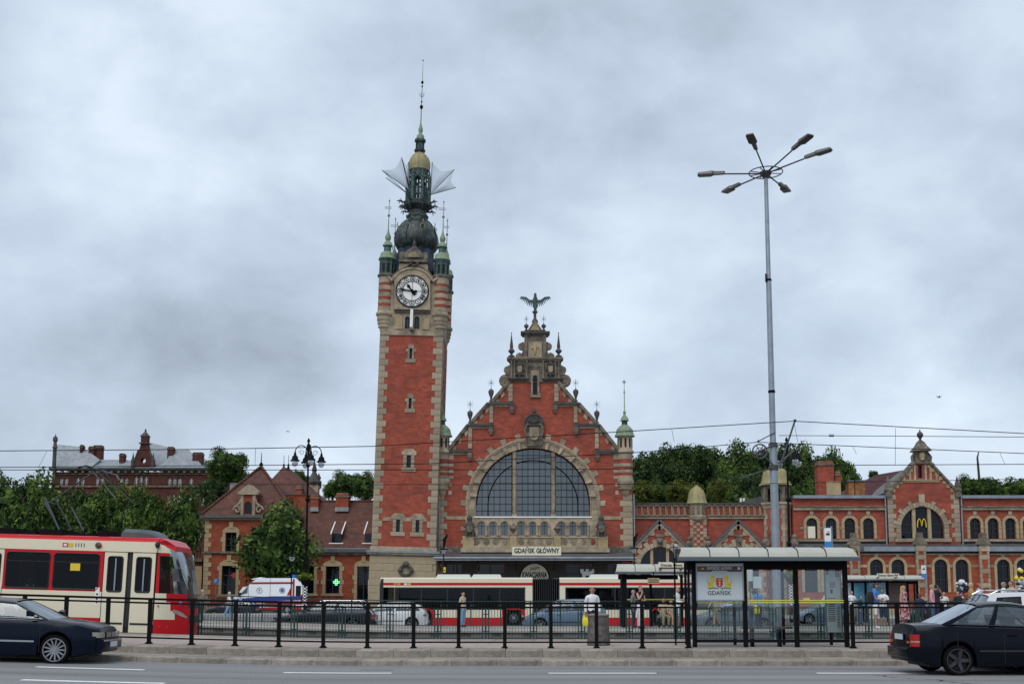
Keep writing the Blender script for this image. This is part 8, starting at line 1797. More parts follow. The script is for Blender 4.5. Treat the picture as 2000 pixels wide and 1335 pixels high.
for h in W_:
 x0,x1 = min(p[0] for p in h),max(p[0] for p in h)
 for y in (ytn+.015,ytf-.03):
  g = MB('dark_glass'); g.wall(h,[],y,y+.008); wo = g.build('window',tram)
  f = MB('trim_black'); f.tube([(p[0],y-.005,p[1]) for p in h],.03,4,closed=True); f.box(x0,x1,y-.012,y,zt_w1-.28,zt_w1-.26); f.build('frame',wo)
b = MB('sign_yellow'); b.box(tq(144),tq(163),ytn+.004,ytn+.010,z_at(1119),z_at(1105)); b.build('window_sticker',tram)
b = MB('trim_black');
for a,c in D_: b.box(a,c,ytn+.07,ytn+.09,z_b,zt_c0)
b.build('door_shadow',tram)
for a,c in doors:
 x0,x1 = tq(a),tq(c); cxw = (x0+x1)/2; wi = rr(x0+.13 if a > 0 else x0+.1,x1-.13 if a > 0 else x1-.1,z_at(1157),z_at(1090),.07)
 b = MB('paint_cream'); b.wall([(x0,z_b+.06),(x1,z_b+.06),(x1,zt_c0-.02),(x0,zt_c0-.02)],[wi],ytn+.02,ytn+.055); dr = b.build('door',tram)
 g = MB('dark_glass'); g.wall(wi,[],ytn+.035,ytn+.045); wo = g.build('window',dr)
 f = MB('trim_black'); f.tube([(p[0],ytn+.018,p[1]) for p in wi],.025,4,closed=True); f.box(x0+.03,x1-.03,ytn+.01,ytn+.02,z_b+.30,z_b+.36); f.m('galvanised').box(cxw-.012,cxw+.03,ytn+.012,ytn+.018,z_at(1155),z_at(1093)); f.build('grab_bar',dr)
# tapering nose
nx = 12; stat = [(312,1080,1053,1.175,0),(330,1080,1059,1.12,.0),(345,1080,1066,1.0,.02),(352,1090,1072,.93,.03),(362,1110,1092,.86,.04),(372,1140,1128,.80,.05),(379,1158,1157,.76,.06),(383,1180,1178,.72,.06),(384,1200,1199,.70,.05),(383,1215,1214,.70,.03),(379,1236,1235,.72,0)]
yc_ = YTn+1.175
outl = [(312,1062),(326,1066),(343,1074),(350,1080),(358,1104),(368,1140),(374,1166),(377,1190),(379,1215),(376,1240)]
def nose_ring(f):   # f 0 at the joint, 1 at the tip
 out = []
 for px,py in [(312,1051)]+outl: x = tq(312)+(tq(px)-tq(312))*f if 0 else tq(px); out.append((x,z_at(py)))
 return out
for sg in (-1,1):
 yy = lambda x: yc_ + sg*(1.175 - .74*max(0,min(1,(x-tq(312))/(tq(384)-tq(312))))**1.6)
 xn = lambda py: lerp_pts(sorted([(-a[1],a[0]) for a in outl]),-py)   # px of the nose outline at a given py
 rows = [(1240,1208,'paint_red'),(1208,1158,'paint_cream'),(1158,1086,'paint_red'),(1086,1080,'paint_red'),(1080,1062,'paint_cream')]
 b = MB('paint_red'); n = 8
 for p0,p1,mt_ in rows:
  b.m(mt_)
  for j in range(3):
   q0,q1 = p0+(p1-p0)*j/3,p0+(p1-p0)*(j+1)/3
   for i in range(n):
    def pt(i,q): x = tq(312)+(tq(xn(q))-tq(312))*i/n; return (x,yy(x),z_at(q))
    xm_ = 312+(xn((q0+q1)/2)-312)*(i+.5)/n
    if mt_ == 'paint_red' and 1086 <= min(q0,q1) and max(q0,q1) <= 1158 and 316 < xm_ < 346: continue
    if 1070 < (q0+q1)/2 < 1166 and xm_ > 335+((q0+q1)/2-1070)*.19: b.m('screen_glass'); f_ = [pt(i,q0),pt(i+1,q0),pt(i+1,q1),pt(i,q1)]; b.add(f_,[(0,1,2,3) if sg < 0 else (3,2,1,0)]); continue
    b.m('paint_red' if (xm_ > 352 and mt_ == 'paint_cream') or (((xm_-308)/44)**2+((1208-(q0+q1)/2)/54)**2 > 1) and mt_ == 'paint_cream' and p0 > 1100 else mt_)
    f_ = [pt(i,q0),pt(i+1,q0),pt(i+1,q1),pt(i,q1)]; b.add(f_,[(0,1,2,3) if sg < 0 else (3,2,1,0)])
 b.build('nose_panel',tram,smooth=40)
 g = MB('dark_glass');
 vs = [(tq(a),yy(tq(a))+sg*-.02,z_at(c)) for a,c in ((315,1158),(342,1160),(337,1100),(331,1086),(315,1086))]; g.add(vs,[(0,1,2,3,4)] if sg < 0 else [(4,3,2,1,0)]); g.build('cab_window',tram)
 b = MB('lamp_clear'); x_ = tq(357); b.loft([[(tq(a),yy(tq(a))+sg*.015,z_at(c)),(tq(a),yy(tq(a))+sg*.015,z_at(c-h)),(tq(a)-.03,yy(tq(a))-sg*.1,z_at(c-h)),(tq(a)-.03,yy(tq(a))-sg*.1,z_at(c))] for a,c,h in ((350,1194,6),(360,1199,8),(370,1203,6),(376,1205,2))]); b.build('headlight',tram)
# front face between the flanks: windscreen, dark band, red apron
yw = lambda x: 1.175 - .74*max(0,min(1,(x-tq(312))/(tq(384)-tq(312))))**1.6
def front(mt_,p0,p1,nm,bulge=.04):
 b = MB(mt_); n,m = 6,8; vs,fs = [],[]
 for i in range(n+1):
  q = p0+(p1-p0)*i/n; px = lerp_pts(sorted([(-a[1],a[0]) for a in outl]),-q); x = tq(px); hw = yw(x)
  for j in range(m+1): v = -1+2*j/m; vs.append((x+bulge*(1-v*v),yc_+hw*v,z_at(q)))
 for i in range(n):
  for j in range(m): fs.append((i*(m+1)+j,i*(m+1)+j+1,(i+1)*(m+1)+j+1,(i+1)*(m+1)+j))
 b.add(vs,fs); b.build(nm,tram,smooth=60)
front('screen_glass',1166,1076,'windscreen',.05); front('trim_black',1186,1166,'wiper_panel'); front('paint_red',1200,1186,'front_panel'); front('trim_black',1214,1200,'front_bumper',.08); front('paint_red',1240,1214,'front_apron')
b = MB('paint_red'); b.add([(tq(312),ytn,zt_c1),(tq(312),ytf,zt_c1),(tq(312),ytf-.2,zt_top),(tq(312),ytn+.2,zt_top),(tq(347),yc_-yw(tq(347)),z_at(1077)),(tq(347),yc_+yw(tq(347)),z_at(1077)),(tq(326),yc_-1.05,z_at(1055)),(tq(326),yc_+1.05,z_at(1055)),(tq(344),yc_-.8,z_at(1066)),(tq(344),yc_+.8,z_at(1066))],[(0,4,8,6),(0,6,3),(3,6,7,2),(6,8,9,7),(8,4,5,9),(2,7,1),(7,9,5,1)]); b.build('roof_nose',tram)
b = MB('blue_sign'); b.wall(arc(tq(362),z_at(1176),.06,0,2*PI,12)[:-1],[],yc_-yw(tq(362))-.03,yc_-yw(tq(362))-.01); b.build('emblem',tram)
b = MB('trim_black'); b.lathe(tq(362),yc_-.9,[(.09,z_at(1140)),(.1,z_at(1134)),(.08,z_at(1120))],8) if 0 else b.tube([(tq(315),ytn-.02,z_at(1066)),(tq(314),ytn-.16,z_at(1078)),(tq(326),ytn-.18,z_at(1088))],.015,5); b.ball((tq(311),ytn-.04,z_at(1065)),.08,6,1.3); b.build('mirror_arm',tram)
# number, logo, lamp over the windows
b = MB('ink_grey'); b.text('1111',tq(160),ytn-.008,z_at(1073),.12,w=.28,depth=.006); b.build('fleet_number',tram); b = MB('crest_red'); b.m('crest_red').box(tq(126),tq(137),ytn-.006,ytn,z_at(1074),z_at(1066)); b.m('white_print').box(tq(128.5),tq(134.5),ytn-.009,ytn-.006,z_at(1072),z_at(1068)); b.m('crest_gold').box(tq(137),tq(147),ytn-.006,ytn,z_at(1074),z_at(1066)); b.build('fleet_number',tram)
b = MB('iron_grey'); b.lathe(0,0,[(.1,0),(.1,.04),(.05,.06)],10); me = b.mesh('marker'); piece('side_lamp',me,(tq(196),ytn,z_at(1069)),tram,rot=(R(90),0,0)); b = MB('lamp_red'); b.ball((tq(196)+.06,ytn-.05,z_at(1069)),.05,6); b.build('side_lamp',tram)
for px in (9,200): b = MB('white_paint'); b.box(tq(px-4),tq(px+4),ytn-.006,ytn,z_at(1184),z_at(1150)); b.m('ink_grey'); [b.wall(arc(tq(px),z_at(q),.035,0,2*PI,8)[:-1],[],ytn-.01,ytn-.006) for q in (1163,1172)]; b.m('crest_red').wall(arc(tq(px),z_at(1179),.03,0,2*PI,8)[:-1],[],ytn-.01,ytn-.006); b.build('door_sticker',tram)
b = MB('crest_red'); b.ball((tq(320),ytn-.0,z_at(1182)),.03,6); [b.ball((tq(q),ytn+.0,z_at(1222)),.025,5) for q in (327,345)]; b.build('reflector',tram)
# roof gear
b = MB('lead'); b.loft([[(tq(a),yc_-w_,zt_top+.0),(tq(a),yc_-w_,zt_top+h*.6),(tq(a),yc_-w_*.8,zt_top+h),(tq(a),yc_+w_*.8,zt_top+h),(tq(a),yc_+w_,zt_top+h*.6),(tq(a),yc_+w_,zt_top)] for a,w_,h in ((226,.6,.02),(229,.75,.18),(234,.8,.28),(275,.8,.27),(290,.75,.18),(300,.6,.02))]); b.build('roof_cowl',tram,smooth=40)
b = MB('iron_black'); [b.box(tq(a),tq(c),yc_-.7,yc_+.7,zt_top,zt_top+h) for a,c,h in ((66,110,.2),(182,200,.22),(-60,20,.2),(118,178,.08),(30,60,.12))]; [b.tube([(tq(q),yc_-.5,zt_top),(tq(q),yc_-.5,zt_top+.2)],.03,5) for q in (125,150,172,210)]; b.build('roof_box',tram)
pg = MB('iron_grey')
for s in (-.55,.55): pg.tube([(tq(104)-.0,yc_+s,zt_top+.1),(tq(64),yc_+s*.75,z_at(975))],.03,6); pg.tube([(tq(64),yc_+s*.75,z_at(975)),(tq(145) if 0 else tq(232),yc_+s*.5,z_at(978))],.0001,3) if 0 else None
pg.tube([(tq(104),yc_-.5,zt_top+.1),(tq(64),yc_-.4,z_at(984))],.03,6); pg.tube([(tq(136),yc_+.1,zt_top+.15),(tq(103),yc_+.2,z_at(990))],.03,6)
pg.build('pantograph_arm',tram)
hd = MB('iron_grey')
for s in (-.4,.4): hd.tube([(tq(214)+s*.3,yc_+s,z_at(975)),(tq(150),yc_+s*.6,z_at(918))],.024,6);
hd.tube([(tq(135),yc_-.8,z_at(916)),(tq(150),yc_-.75,z_at(912)),(tq(182),yc_-.6,z_at(922)),(tq(190),yc_-.5,z_at(932))],.035,5); hd.tube([(tq(135),yc_+.8,z_at(916)),(tq(150),yc_+.75,z_at(912)),(tq(182),yc_+.6,z_at(922)),(tq(190),yc_+.5,z_at(932))],.035,5); hd.tube([(tq(150),yc_-.75,z_at(913)),(tq(150),yc_+.75,z_at(913))],.03,5); hd.tube([(tq(178),yc_-.65,z_at(921)),(tq(178),yc_+.65,z_at(921))],.03,5)
hd.tube([(tq(64),yc_-.4,z_at(984)),(tq(64),yc_+.5,z_at(984))],.03,5); hd.tube([(tq(64),yc_,z_at(984)),(tq(150),yc_,z_at(918))],.026,5); hd.build('pantograph_head',tram)
# bogies
for q in (120,-30,-330,-480,270,-620):
 b = MB('iron_black'); [b.wall(arc(tq(q+d),z_b-.02,.30,0,2*PI,14)[:-1],[],ytn+.25,ytn+.37) for d in (-28,28)]; [b.wall(arc(tq(q+d),z_b-.02,.30,0,2*PI,14)[:-1],[],ytf-.37,ytf-.25) for d in (-28,28)]; b.box(tq(q-45),tq(q+45),ytn+.2,ytf-.2,z_b-.1,z_b+.15); b.build('bogie',tram)
tram.rotation_euler = (0,.028,0); tram.location.z += .028*6-.03;

# ------------------------------------------------------------------ articulated bus
YBn = 68.0; BS = 2190/YBn; bx = lambda px: PX(px,YBn,1170); bz = lambda py: PZ(py,YBn)
bus = thing('articulated_bus',(bx(1040),YBn+1.25,-.1),'long cream and red articulated bus numbered 2724 with black bellows','bus')
x0,x1,x2,x3 = bx(742),bx(1040),bx(1093),bx(1395); yb0,yb1 = YBn,YBn+2.5
whx = [825,1003,1290]; Rb = .48; zg = -.1
def bside(a,c,y0,y1,nm='side_panel'):
 hs = []; arches = [bx(q) for q in whx if a+.5 < bx(q) < c-.5]
 low = [(a,bz(1222))]
 for q in arches: low += [(q-.62,bz(1222))]+[(q+.62*math.cos(t),zg+Rb+.62*math.sin(t)) for t in [PI-PI*k/10 for k in range(11)] if zg+Rb+.62*math.sin(t) > bz(1222)]+[(q+.62,bz(1222))]
 low += [(c,bz(1222))]
 b = MB('paint_red'); b.wall(low+[(c,bz(1190)),(a,bz(1190))],[],y0,y1)
 b2 = MB('paint_cream');
 seg = [a]+[v for q in arches for v in (q-.70,q+.70)]+[c]
 for s0,s1 in zip(seg[0::2],seg[1::2]): b.m('paint_cream').wall([(s0,bz(1205)),(s1,bz(1205)),(s1,bz(1190)),(s0,bz(1190))],[],y0-.006 if y0 == yb0 else y0+.0,y1+(.006 if y0 != yb0 else 0))
 b.m('paint_cream').wall([(a,bz(1146)),(c,bz(1146)),(c,bz(1129)),(a,bz(1129))],[],y0,y1)
 b.m('paint_red'); sg = -.008 if y0 == yb0 else .0; b.box(a,c,y0+sg,y0,bz(1142.2),bz(1137)); b.build(nm,bus)
for a,c,first in ((x0,x1,True),(x2,x3,False)):
 for y0,y1 in ((yb0,yb0+.06),(yb1-.06,yb1)): bside(a+(.9 if first else 0),c,y0,y1)
 b = MB('paint_cream'); b.loft([[(x,yb0,bz(1129)),(x,yb0+.15,bz(1127)),(x,yb1-.15,bz(1127)),(x,yb1,bz(1129))] for x in (a,c)]); b.build('roof',bus)
 b = MB('dark_interior'); b.box(a+.1,c-.02,yb0+.1,yb1-.1,bz(1222),bz(1205)); b.m('seat_fabric'); [b.box(q,q+.4,y,y+.9,bz(1205),bz(1205)+.95) for q in [a+1.2+1.0*i for i in range(int((c-a-1.6)/1.0))] for y in (yb0+.12,yb1-1.05)]; b.build('interior',bus)
 e0 = a+(.9 if first else .34); e1 = c-(.42 if first else 0); n = max(3,round((e1-e0)/1.45))
 for i in range(n):
  xa_,xc_ = e0+(e1-e0)*i/n,e0+(e1-e0)*(i+1)/n
  for y in (yb0+.01,yb1-.02):
   g = MB('dark_glass'); g.box(xa_+.03,xc_-.03,y,y+.01,bz(1189),bz(1147)); wo = g.build('window',bus); f = MB('trim_black'); f.box(xa_-.03,xa_+.05,y-.004,y+.03,bz(1190),bz(1146)); f.box(xa_,xc_,y-.003,y+.02,bz(1190),bz(1188)); f.box(xa_,xc_,y-.003,y+.02,bz(1148.5),bz(1146)); f.build('frame',wo)
 if first:
  for y in (yb0,yb1-.05): b = MB('paint_cream'); b.box(x1-.42,x1,y,y+.05,bz(1190),bz(1146)); b.build('pillar',bus)
 else:
  for y in (yb0,yb1-.05): b = MB('paint_cream'); b.box(x2,x2+.34,y,y+.05,bz(1190),bz(1146)); b.build('pillar',bus)
# left end: sloping windscreen corner
b = MB('trim_black'); b.loft([[(x,yb0+i_,bz(1224)),(x,yb1-i_,bz(1224)),(x,yb1-i_,bz(tp)),(x,yb0+i_,bz(tp))] for x,i_,tp in ((x0-.05,.22,1140),(x0+.06,.1,1131),(x0+.2,.02,1129))]); b.build('front_frame',bus)
b = MB('dark_glass'); b.box(x0+.22,x0+.85,yb0-.004,yb0+.01,bz(1189),bz(1146)); b.build('window',bus)
b = MB('paint_cream'); b.box(x0+.2,x0+.9,yb0,yb0+.06,bz(1146),bz(1129)); b.box(x0+.2,x0+.9,yb0,yb0+.06,bz(1222),bz(1190)); b.m('paint_red').box(x0+.2,x0+.9,yb0-.008,yb0,bz(1142),bz(1137)); b.build('side_panel',bus)
b = MB('sign_yellow'); b.text('2724',bx(775),yb0-.015,bz(1141.5),.14,depth=.006); b.build('fleet_number',bus); b = MB('white_print'); b.box(bx(789),bx(794),yb0-.012,yb0-.008,bz(1141.5),bz(1138)); b.m('crest_gold').box(bx(795),bx(802),yb0-.012,yb0-.008,bz(1141.5),bz(1138)); b.build('emblem',bus)
# bellows
b = MB('rubber'); n = 26; b.loft([[(x1+(x2-x1)*i/n,yb0+(.0 if i % 2 else .1),bz(1220)),(x1+(x2-x1)*i/n,yb1-(.0 if i % 2 else .1),bz(1220)),(x1+(x2-x1)*i/n,yb1-(.0 if i % 2 else .1),bz(1128) if i % 2 else bz(1131)),(x1+(x2-x1)*i/n,yb0+(.0 if i % 2 else .1),bz(1128) if i % 2 else bz(1131))] for i in range(n+1)]); b.build('bellows',bus)
b = MB('iron_grey'); [b.tube([(x1+(x2-x1)*i/n,yb0-.005,bz(1215)),(x1+(x2-x1)*i/n,yb0-.005,bz(1129))],.012,3) for i in range(1,n,2)]; b.build('bellows_rib',bus,kind='stuff')
mat('roof_unit',(0.55,0.55,0.53),0.5)
for a,c in ((850,918),(920,979),(1153,1212),(1270,1330)):
 b = MB('roof_unit'); b.loft([[(bx(a),YBn+.35,bz(1127)),(bx(c),YBn+.35,bz(1127)),(bx(c),YBn+2.1,bz(1127)),(bx(a),YBn+2.1,bz(1127))],[(bx(a)+.12,YBn+.42,bz(1120.5)),(bx(c)-.08,YBn+.42,bz(1120.5)),(bx(c)-.08,YBn+2.0,bz(1120.5)),(bx(a)+.12,YBn+2.0,bz(1120.5))]]); b.build('roof_unit',bus)
tyb = MB('rubber'); n = 24; pr = [(.28,-.14),(.44,-.15),(.48,-.12),(.48,.12),(.44,.15),(.28,.14)]; tyb.add([(r*math.cos(2*PI*k/n),yy,r*math.sin(2*PI*k/n)) for r,yy in pr for k in range(n)],[(i*n+k,i*n+(k+1) % n,(i+1)*n+(k+1) % n,(i+1)*n+k) for i in range(len(pr)-1) for k in range(n)]); tm = tyb.mesh('wheel',smooth=50)
rm = MB('iron_grey'); rm.wall(arc(0,0,.29,0,2*PI,18)[:-1],[arc(.17*math.cos(q),.17*math.sin(q),.045,0,2*PI,6)[:-1] for q in [2*PI*k/8 for k in range(8)]],-.11,-.05); rm.m('chrome').wall(arc(0,0,.1,0,2*PI,10)[:-1],[],-.15,-.1); rmm = rm.mesh('rim')
for q in whx:
 for sg,y in ((0,yb0+.2),(PI,yb1-.2)):
  wh = piece('wheel',tm,(bx(q),y,zg+Rb),bus,rot=(0,0,sg)); r_ = bpy.data.objects.new('rim',rmm); COL.objects.link(r_); r_.parent = wh
 for sg,y in ((-1,yb0-.01),(1,yb1+.01)): b = MB('paint_red'); b.tube([(bx(q)+.64*math.cos(t),y,zg+Rb+.64*math.sin(t)) for t in [PI*k/14 for k in range(15)]],.035,5); b.build('wheel_arch',bus)

# ------------------------------------------------------------------ ambulance
YAn = 92.0; ax_ = lambda px: PX(px,YAn,1160); azz = lambda py: PZ(py,YAn); y0,y1 = YAn,YAn+2.0
amb = thing('ambulance',(ax_(523),YAn+1,azz(1198)),'white ambulance van with blue and dark red stripes parked before the round tree','ambulance')
base = azz(1198); prof = [(449,1186),(450,1172),(455,1166),(470,1158),(478,1150),(490,1137),(498,1131),(512,1128),(582,1128),(588,1132),(590,1150),(591,1190)]
poly = [(ax_(590),azz(1192)),(ax_(450),azz(1192))]; outl2 = [(ax_(a),azz(c)) for a,c in prof]
body_o = outl2+[]; cab = [(ax_(a),azz(c)) for a,c in ((453,1163.5),(484,1158),(484,1144),(479,1143.2),(470,1147))]
cab = [(ax_(a),azz(c)) for a,c in ((462,1163),(483,1158),(484,1144.5),(474,1145.5))]
b = MB('paint_ambwhite');
for ya_,yb_ in ((y0,y0+.06),(y1-.06,y1)): b.wall(outl2[::-1],[cab],ya_,yb_)
for (p,q) in zip(outl2,outl2[1:]): b.add([(p[0],y0,p[1]),(q[0],y0,q[1]),(q[0],y1,q[1]),(p[0],y1,p[1])],[(0,1,2,3)])
b.build('body',amb)
def strip_a(mt_,pts,nm='stripe',off=.01): b = MB(mt_); b.wall([(ax_(a),azz(c)) for a,c in pts],[],y0-off,y0); b.build(nm,amb)
mat('amb_blue',(0.012,0.04,0.28),0.4); mat('amb_red',(0.32,0.012,0.02),0.4)
strip_a('amb_red',[(489,1140),(572,1139.5),(572,1135.5),(489,1136)]); strip_a('amb_blue',[(452,1175),(590,1171),(590,1163),(527,1163.5),(470,1168),(452,1170)]); strip_a('amb_red',[(460,1180),(590,1180),(590,1172.5),(527,1172.5)]); strip_a('amb_red',[(560,1162),(569,1162),(569,1143)]); strip_a('amb_red',[(571,1163),(575,1163),(575,1130),(571,1130)]); strip_a('paint_red',[(451,1190),(590,1190),(590,1184),(451,1186)])
g = MB('car_glass'); g.wall(cab,[],y0+.02,y0+.03); g.build('cab_window',amb); g = MB('dark_glass'); g.wall(cab,[],y1-.03,y1-.02); g.build('cab_window',amb)
p,q = (ax_(470),azz(1158)),(ax_(489.5),azz(1137.5)); g = MB('dark_glass'); g.add([(p[0]-.03,y0+.12,p[1]),(q[0]-.03,y0+.16,q[1]),(q[0]-.03,y1-.16,q[1]),(p[0]-.03,y1-.12,p[1])],[(0,1,2,3)]); g.build('windscreen',amb)
b = MB('trim_black'); b.box(ax_(527),ax_(527.6),y0-.012,y0,azz(1190),azz(1130)); b.box(ax_(484.6),ax_(485.2),y0-.012,y0,azz(1190),azz(1142)); b.box(ax_(449),ax_(591),y0-.02,y0+.1,azz(1193),azz(1189)); b.build('door_gap',amb)
b = MB('dark_glass'); b.box(ax_(577.5),ax_(587.5),y0-.008,y0,azz(1163),azz(1143)); b.build('rear_side_window',amb)
for px,kd in ((506.5,'P'),(551,'star')):
 x_,z_ = ax_(px),azz(1152); b = MB('ink_grey' if kd == 'P' else 'amb_blue'); b.tube([(x_+.22*math.cos(t),y0-.014,z_+.22*math.sin(t)) for t in [2*PI*k/20 for k in range(20)]],.018,4,closed=True)
 if kd == 'P': b.text('P',x_,y0-.02,z_-.1,.2,depth=.01)
 else:
  for k in range(3): a = PI*k/3+PI/6*0+PI/2; d_ = Vector((math.cos(a),0,math.sin(a)))*.16; n_ = Vector((-d_.z,0,d_.x)).normalized()*.04; c_ = Vector((x_,0,z_)); b.wall([(v.x,v.z) for v in (c_-d_-n_,c_+d_-n_,c_+d_+n_,c_-d_+n_)],[],y0-.018-.001*k,y0-.012)
 b.build('emblem',amb)
x_,z_ = ax_(470),azz(1169); b = MB('white_print'); b.wall(arc(x_,z_,.11,0,2*PI,12)[:-1],[],y0-.016,y0-.01); b.text('GDAŃSK',ax_(505),y0-.02,azz(1178.5),.17,w=1.05,depth=.008,shear=.25); b.build('lettering',amb)
mat('beacon_blue',(0.02,0.12,0.5),.2); b = MB('beacon_blue'); b.box(ax_(568),ax_(573),YAn+.4,YAn+1.6,azz(1128),azz(1121)); b.build('beacon',amb); b = MB('paint_ambwhite'); b.loft([[(ax_(488),YAn+.3,azz(1131)),(ax_(488),YAn+1.7,azz(1131)),(ax_(488)+.1,YAn+1.7,azz(1129)),(ax_(488)+.1,YAn+.3,azz(1129))],[(ax_(508),YAn+.3,azz(1128.5)),(ax_(508),YAn+1.7,azz(1128.5)),(ax_(508),YAn+1.7,azz(1126)),(ax_(508),YAn+.3,azz(1126))]]); b.build('roof_pod',amb)
b = MB('lamp_clear'); b.box(ax_(450),ax_(455),y0-.01,y0+.3,azz(1177),azz(1171)); b.build('headlight',amb); b = MB('lamp_red'); b.box(ax_(588),ax_(591),y0-.01,y0+.12,azz(1176),azz(1160)); b.build('tail_light',amb); b = MB('trim_black'); b.box(ax_(466),ax_(470),y0-.25,y0,azz(1163),azz(1156)); b.build('wing_mirror',amb)
for px in (471,562):
 for y in (y0+.02,y1-.26):
  b = MB('rubber'); b.wall(arc(ax_(px),base+.34,.34,0,2*PI,18)[:-1],[],y-.03,y+.22); wh = b.build('wheel',amb); r_ = MB('alloy'); r_.wall(arc(ax_(px),base+.34,.2,0,2*PI,14)[:-1],[],y-.045,y-.03); r_.build('rim',wh)
# ------------------------------------------------------------------ people
for n_,c_ in (('skin_light',(.48,.27,.19)),('skin_tan',(.36,.19,.12)),('skin_brown',(.16,.08,.05)),('hair_white',(.55,.53,.48)),('hair_grey',(.28,.27,.26)),('hair_black',(.012,.010,.010)),('hair_brown',(.07,.04,.025)),('hair_blond',(.50,.36,.16)),('hair_red',(.34,.06,.02)),('eye_dark',(.01,.01,.01)),('lip',(.35,.1,.08)),
               ('cloth_grey',(.14,.14,.15)),('cloth_black',(.012,.012,.016)),('cloth_white',(.68,.68,.70)),('cloth_beige',(.45,.38,.27)),('cloth_denim',(.05,.09,.19)),('cloth_lightdenim',(.22,.36,.52)),('cloth_navy',(.015,.02,.06)),('cloth_blue',(.03,.17,.55)),('cloth_pink',(.55,.28,.34)),('cloth_floral',(.40,.22,.22)),('cloth_mustard',(.42,.24,.05)),('cloth_paleblue',(.48,.54,.68)),('cloth_khaki',(.25,.22,.14)),('shoe_dark',(.02,.018,.018)),('shoe_white',(.7,.7,.7)),('cloth_red',(.4,.03,.03))):
 mat(n_,c_,.8 if 'skin' not in n_ else .55,var=.12,vscale=6)
mat('cloth_floral',(.50,.34,.32),.85,dirt=(.22,.02,.05),dscale=9,dlo=.48,dhi=.52); bpy.data.materials['cloth_floral']
PEOPLE = []
def person(px,head,Y,zb,yaw,pose,label,skin='skin_light',hair='hair_brown',top='cloth_grey',sleeve='long',leg='cloth_denim',legs='long',shoe='shoe_dark',fem=False,longhair=False,skirt=None,x=None,h=None,group=None):
 x = P(px,(head+1220)/2,Y)[0] if x is None else x; zb = zb+(gz(x) if Y < 53 else 0)
 hh = h or (PZ(head,Y)-zb)/(1 if pose != 'sit' else .755); PEOPLE.append(dict(x=x,Y=Y,z=zb,h=hh,yaw=R(yaw),pose=pose,label=label,skin=skin,hair=hair,top=top,sleeve=sleeve,leg=leg,legs=legs,shoe=shoe,fem=fem,longhair=longhair,skirt=skirt,group=group))
 return x,Y,zb,hh
FP,NP,BR = .30,.285,-.1
G1,G2,G3 = 'people waiting on the far tram platform','people waiting by the distant bus shelter','passengers sitting in the tram'
person(395,1148,47.5,FP,-60,'front','white-haired elderly person in a grey jacket just right of the tram nose',hair='hair_white',top='cloth_grey',leg='cloth_navy',fem=True,group=G1)
person(447,1153,77,BR,-90,'walk','white-haired woman in a pale top walking past the ambulance',hair='hair_white',top='cloth_white',leg='cloth_lightdenim',fem=True,x=None)
person(904,1153,48.5,FP,55,'stand','black-haired woman in a cream jacket and light jeans in front of the bus wheel',hair='hair_black',top='cloth_beige',leg='cloth_lightdenim',fem=True,group=G1)
wm = person(1157,1143,33.8,NP,10,'stand','grey-haired man in a white sweater standing behind the concrete litter bin',hair='hair_grey',top='cloth_white',leg='cloth_black',skin='skin_tan')
person(1237,1149,47.6,FP,70,'stand','stooping grey-haired person in grey beside the left far shelter pylon',hair='hair_grey',top='cloth_grey',leg='cloth_navy',group=G1)
person(1251,1141,46.2,FP,35,'hand_face','woman in a black sleeveless top and white trousers touching her face',hair='hair_black',top='cloth_black',sleeve='none',leg='cloth_white',fem=True,group=G1)
person(1295,1160,48.6,FP,10,'sit','seated grey-haired man in a beige shirt on the far shelter bench',hair='hair_grey',top='cloth_beige',sleeve='short',leg='cloth_khaki',skin='skin_tan',h=1.72,group=G1)
person(1309,1163,48.6,FP,25,'sit','seated elderly woman in a pale dress right of the man in beige',hair='hair_white',top='cloth_beige',sleeve='short',leg='cloth_beige',legs='short',fem=True,h=1.58,group=G1)
person(1323,1144,46.6,FP,60,'front','blonde woman in a white top and white trousers by the shelter bench',hair='hair_blond',top='cloth_white',leg='cloth_white',legs='short',fem=True,longhair=True,group=G1)
person(1347,1143,47.0,FP,160,'stand','grey-haired man in a white shirt seen from behind at the big shelter edge',hair='hair_grey',top='cloth_white',sleeve='short',leg='cloth_khaki',group=G1)
person(1398,1150,48.5,FP,-60,'walk','bare-legged person in shorts hidden behind the crest poster',top='cloth_khaki',sleeve='short',leg='cloth_khaki',legs='short',group=G1)
wb = person(1466,1144,46.5,FP,60,'cross','woman in a pale grey top with folded arms left of the lamp mast',hair='hair_brown',top='cloth_beige',sleeve='short',leg='cloth_denim',fem=True,skin='skin_light',group=G1)
person(1481,1146,48.3,FP,20,'stand','person in a bright blue T-shirt under the larger white notice',hair='hair_black',top='cloth_blue',sleeve='short',leg='cloth_navy',group=G1)
person(1613,1151,66,BR,90,'walk','man in a white shirt and jeans walking behind the timetable',hair='hair_brown',top='cloth_white',leg='cloth_denim')
person(1664,1151,72,BR,10,'stand','dark-haired man in a white shirt at the left end of the distant bus shelter',hair='hair_black',top='cloth_white',sleeve='short',leg='cloth_khaki',group=G2)
person(1681,1160,71,BR,60,'stand','child in dark clothes in front of the narrow sky poster',hair='hair_black',top='cloth_navy',leg='cloth_denim',group=G2)
bp_ = person(1709,1136,46.0,FP,75,'front','man in a blue T-shirt and white shorts with a black backpack, reading',hair='hair_black',top='cloth_blue',sleeve='short',leg='cloth_white',legs='short',shoe='shoe_white',skin='skin_tan',group=G1)
person(1725,1146,58,BR,-40,'front','young man in a white T-shirt facing the man with the backpack',hair='hair_black',top='cloth_white',sleeve='short',leg='cloth_navy',legs='short',skin='skin_tan')
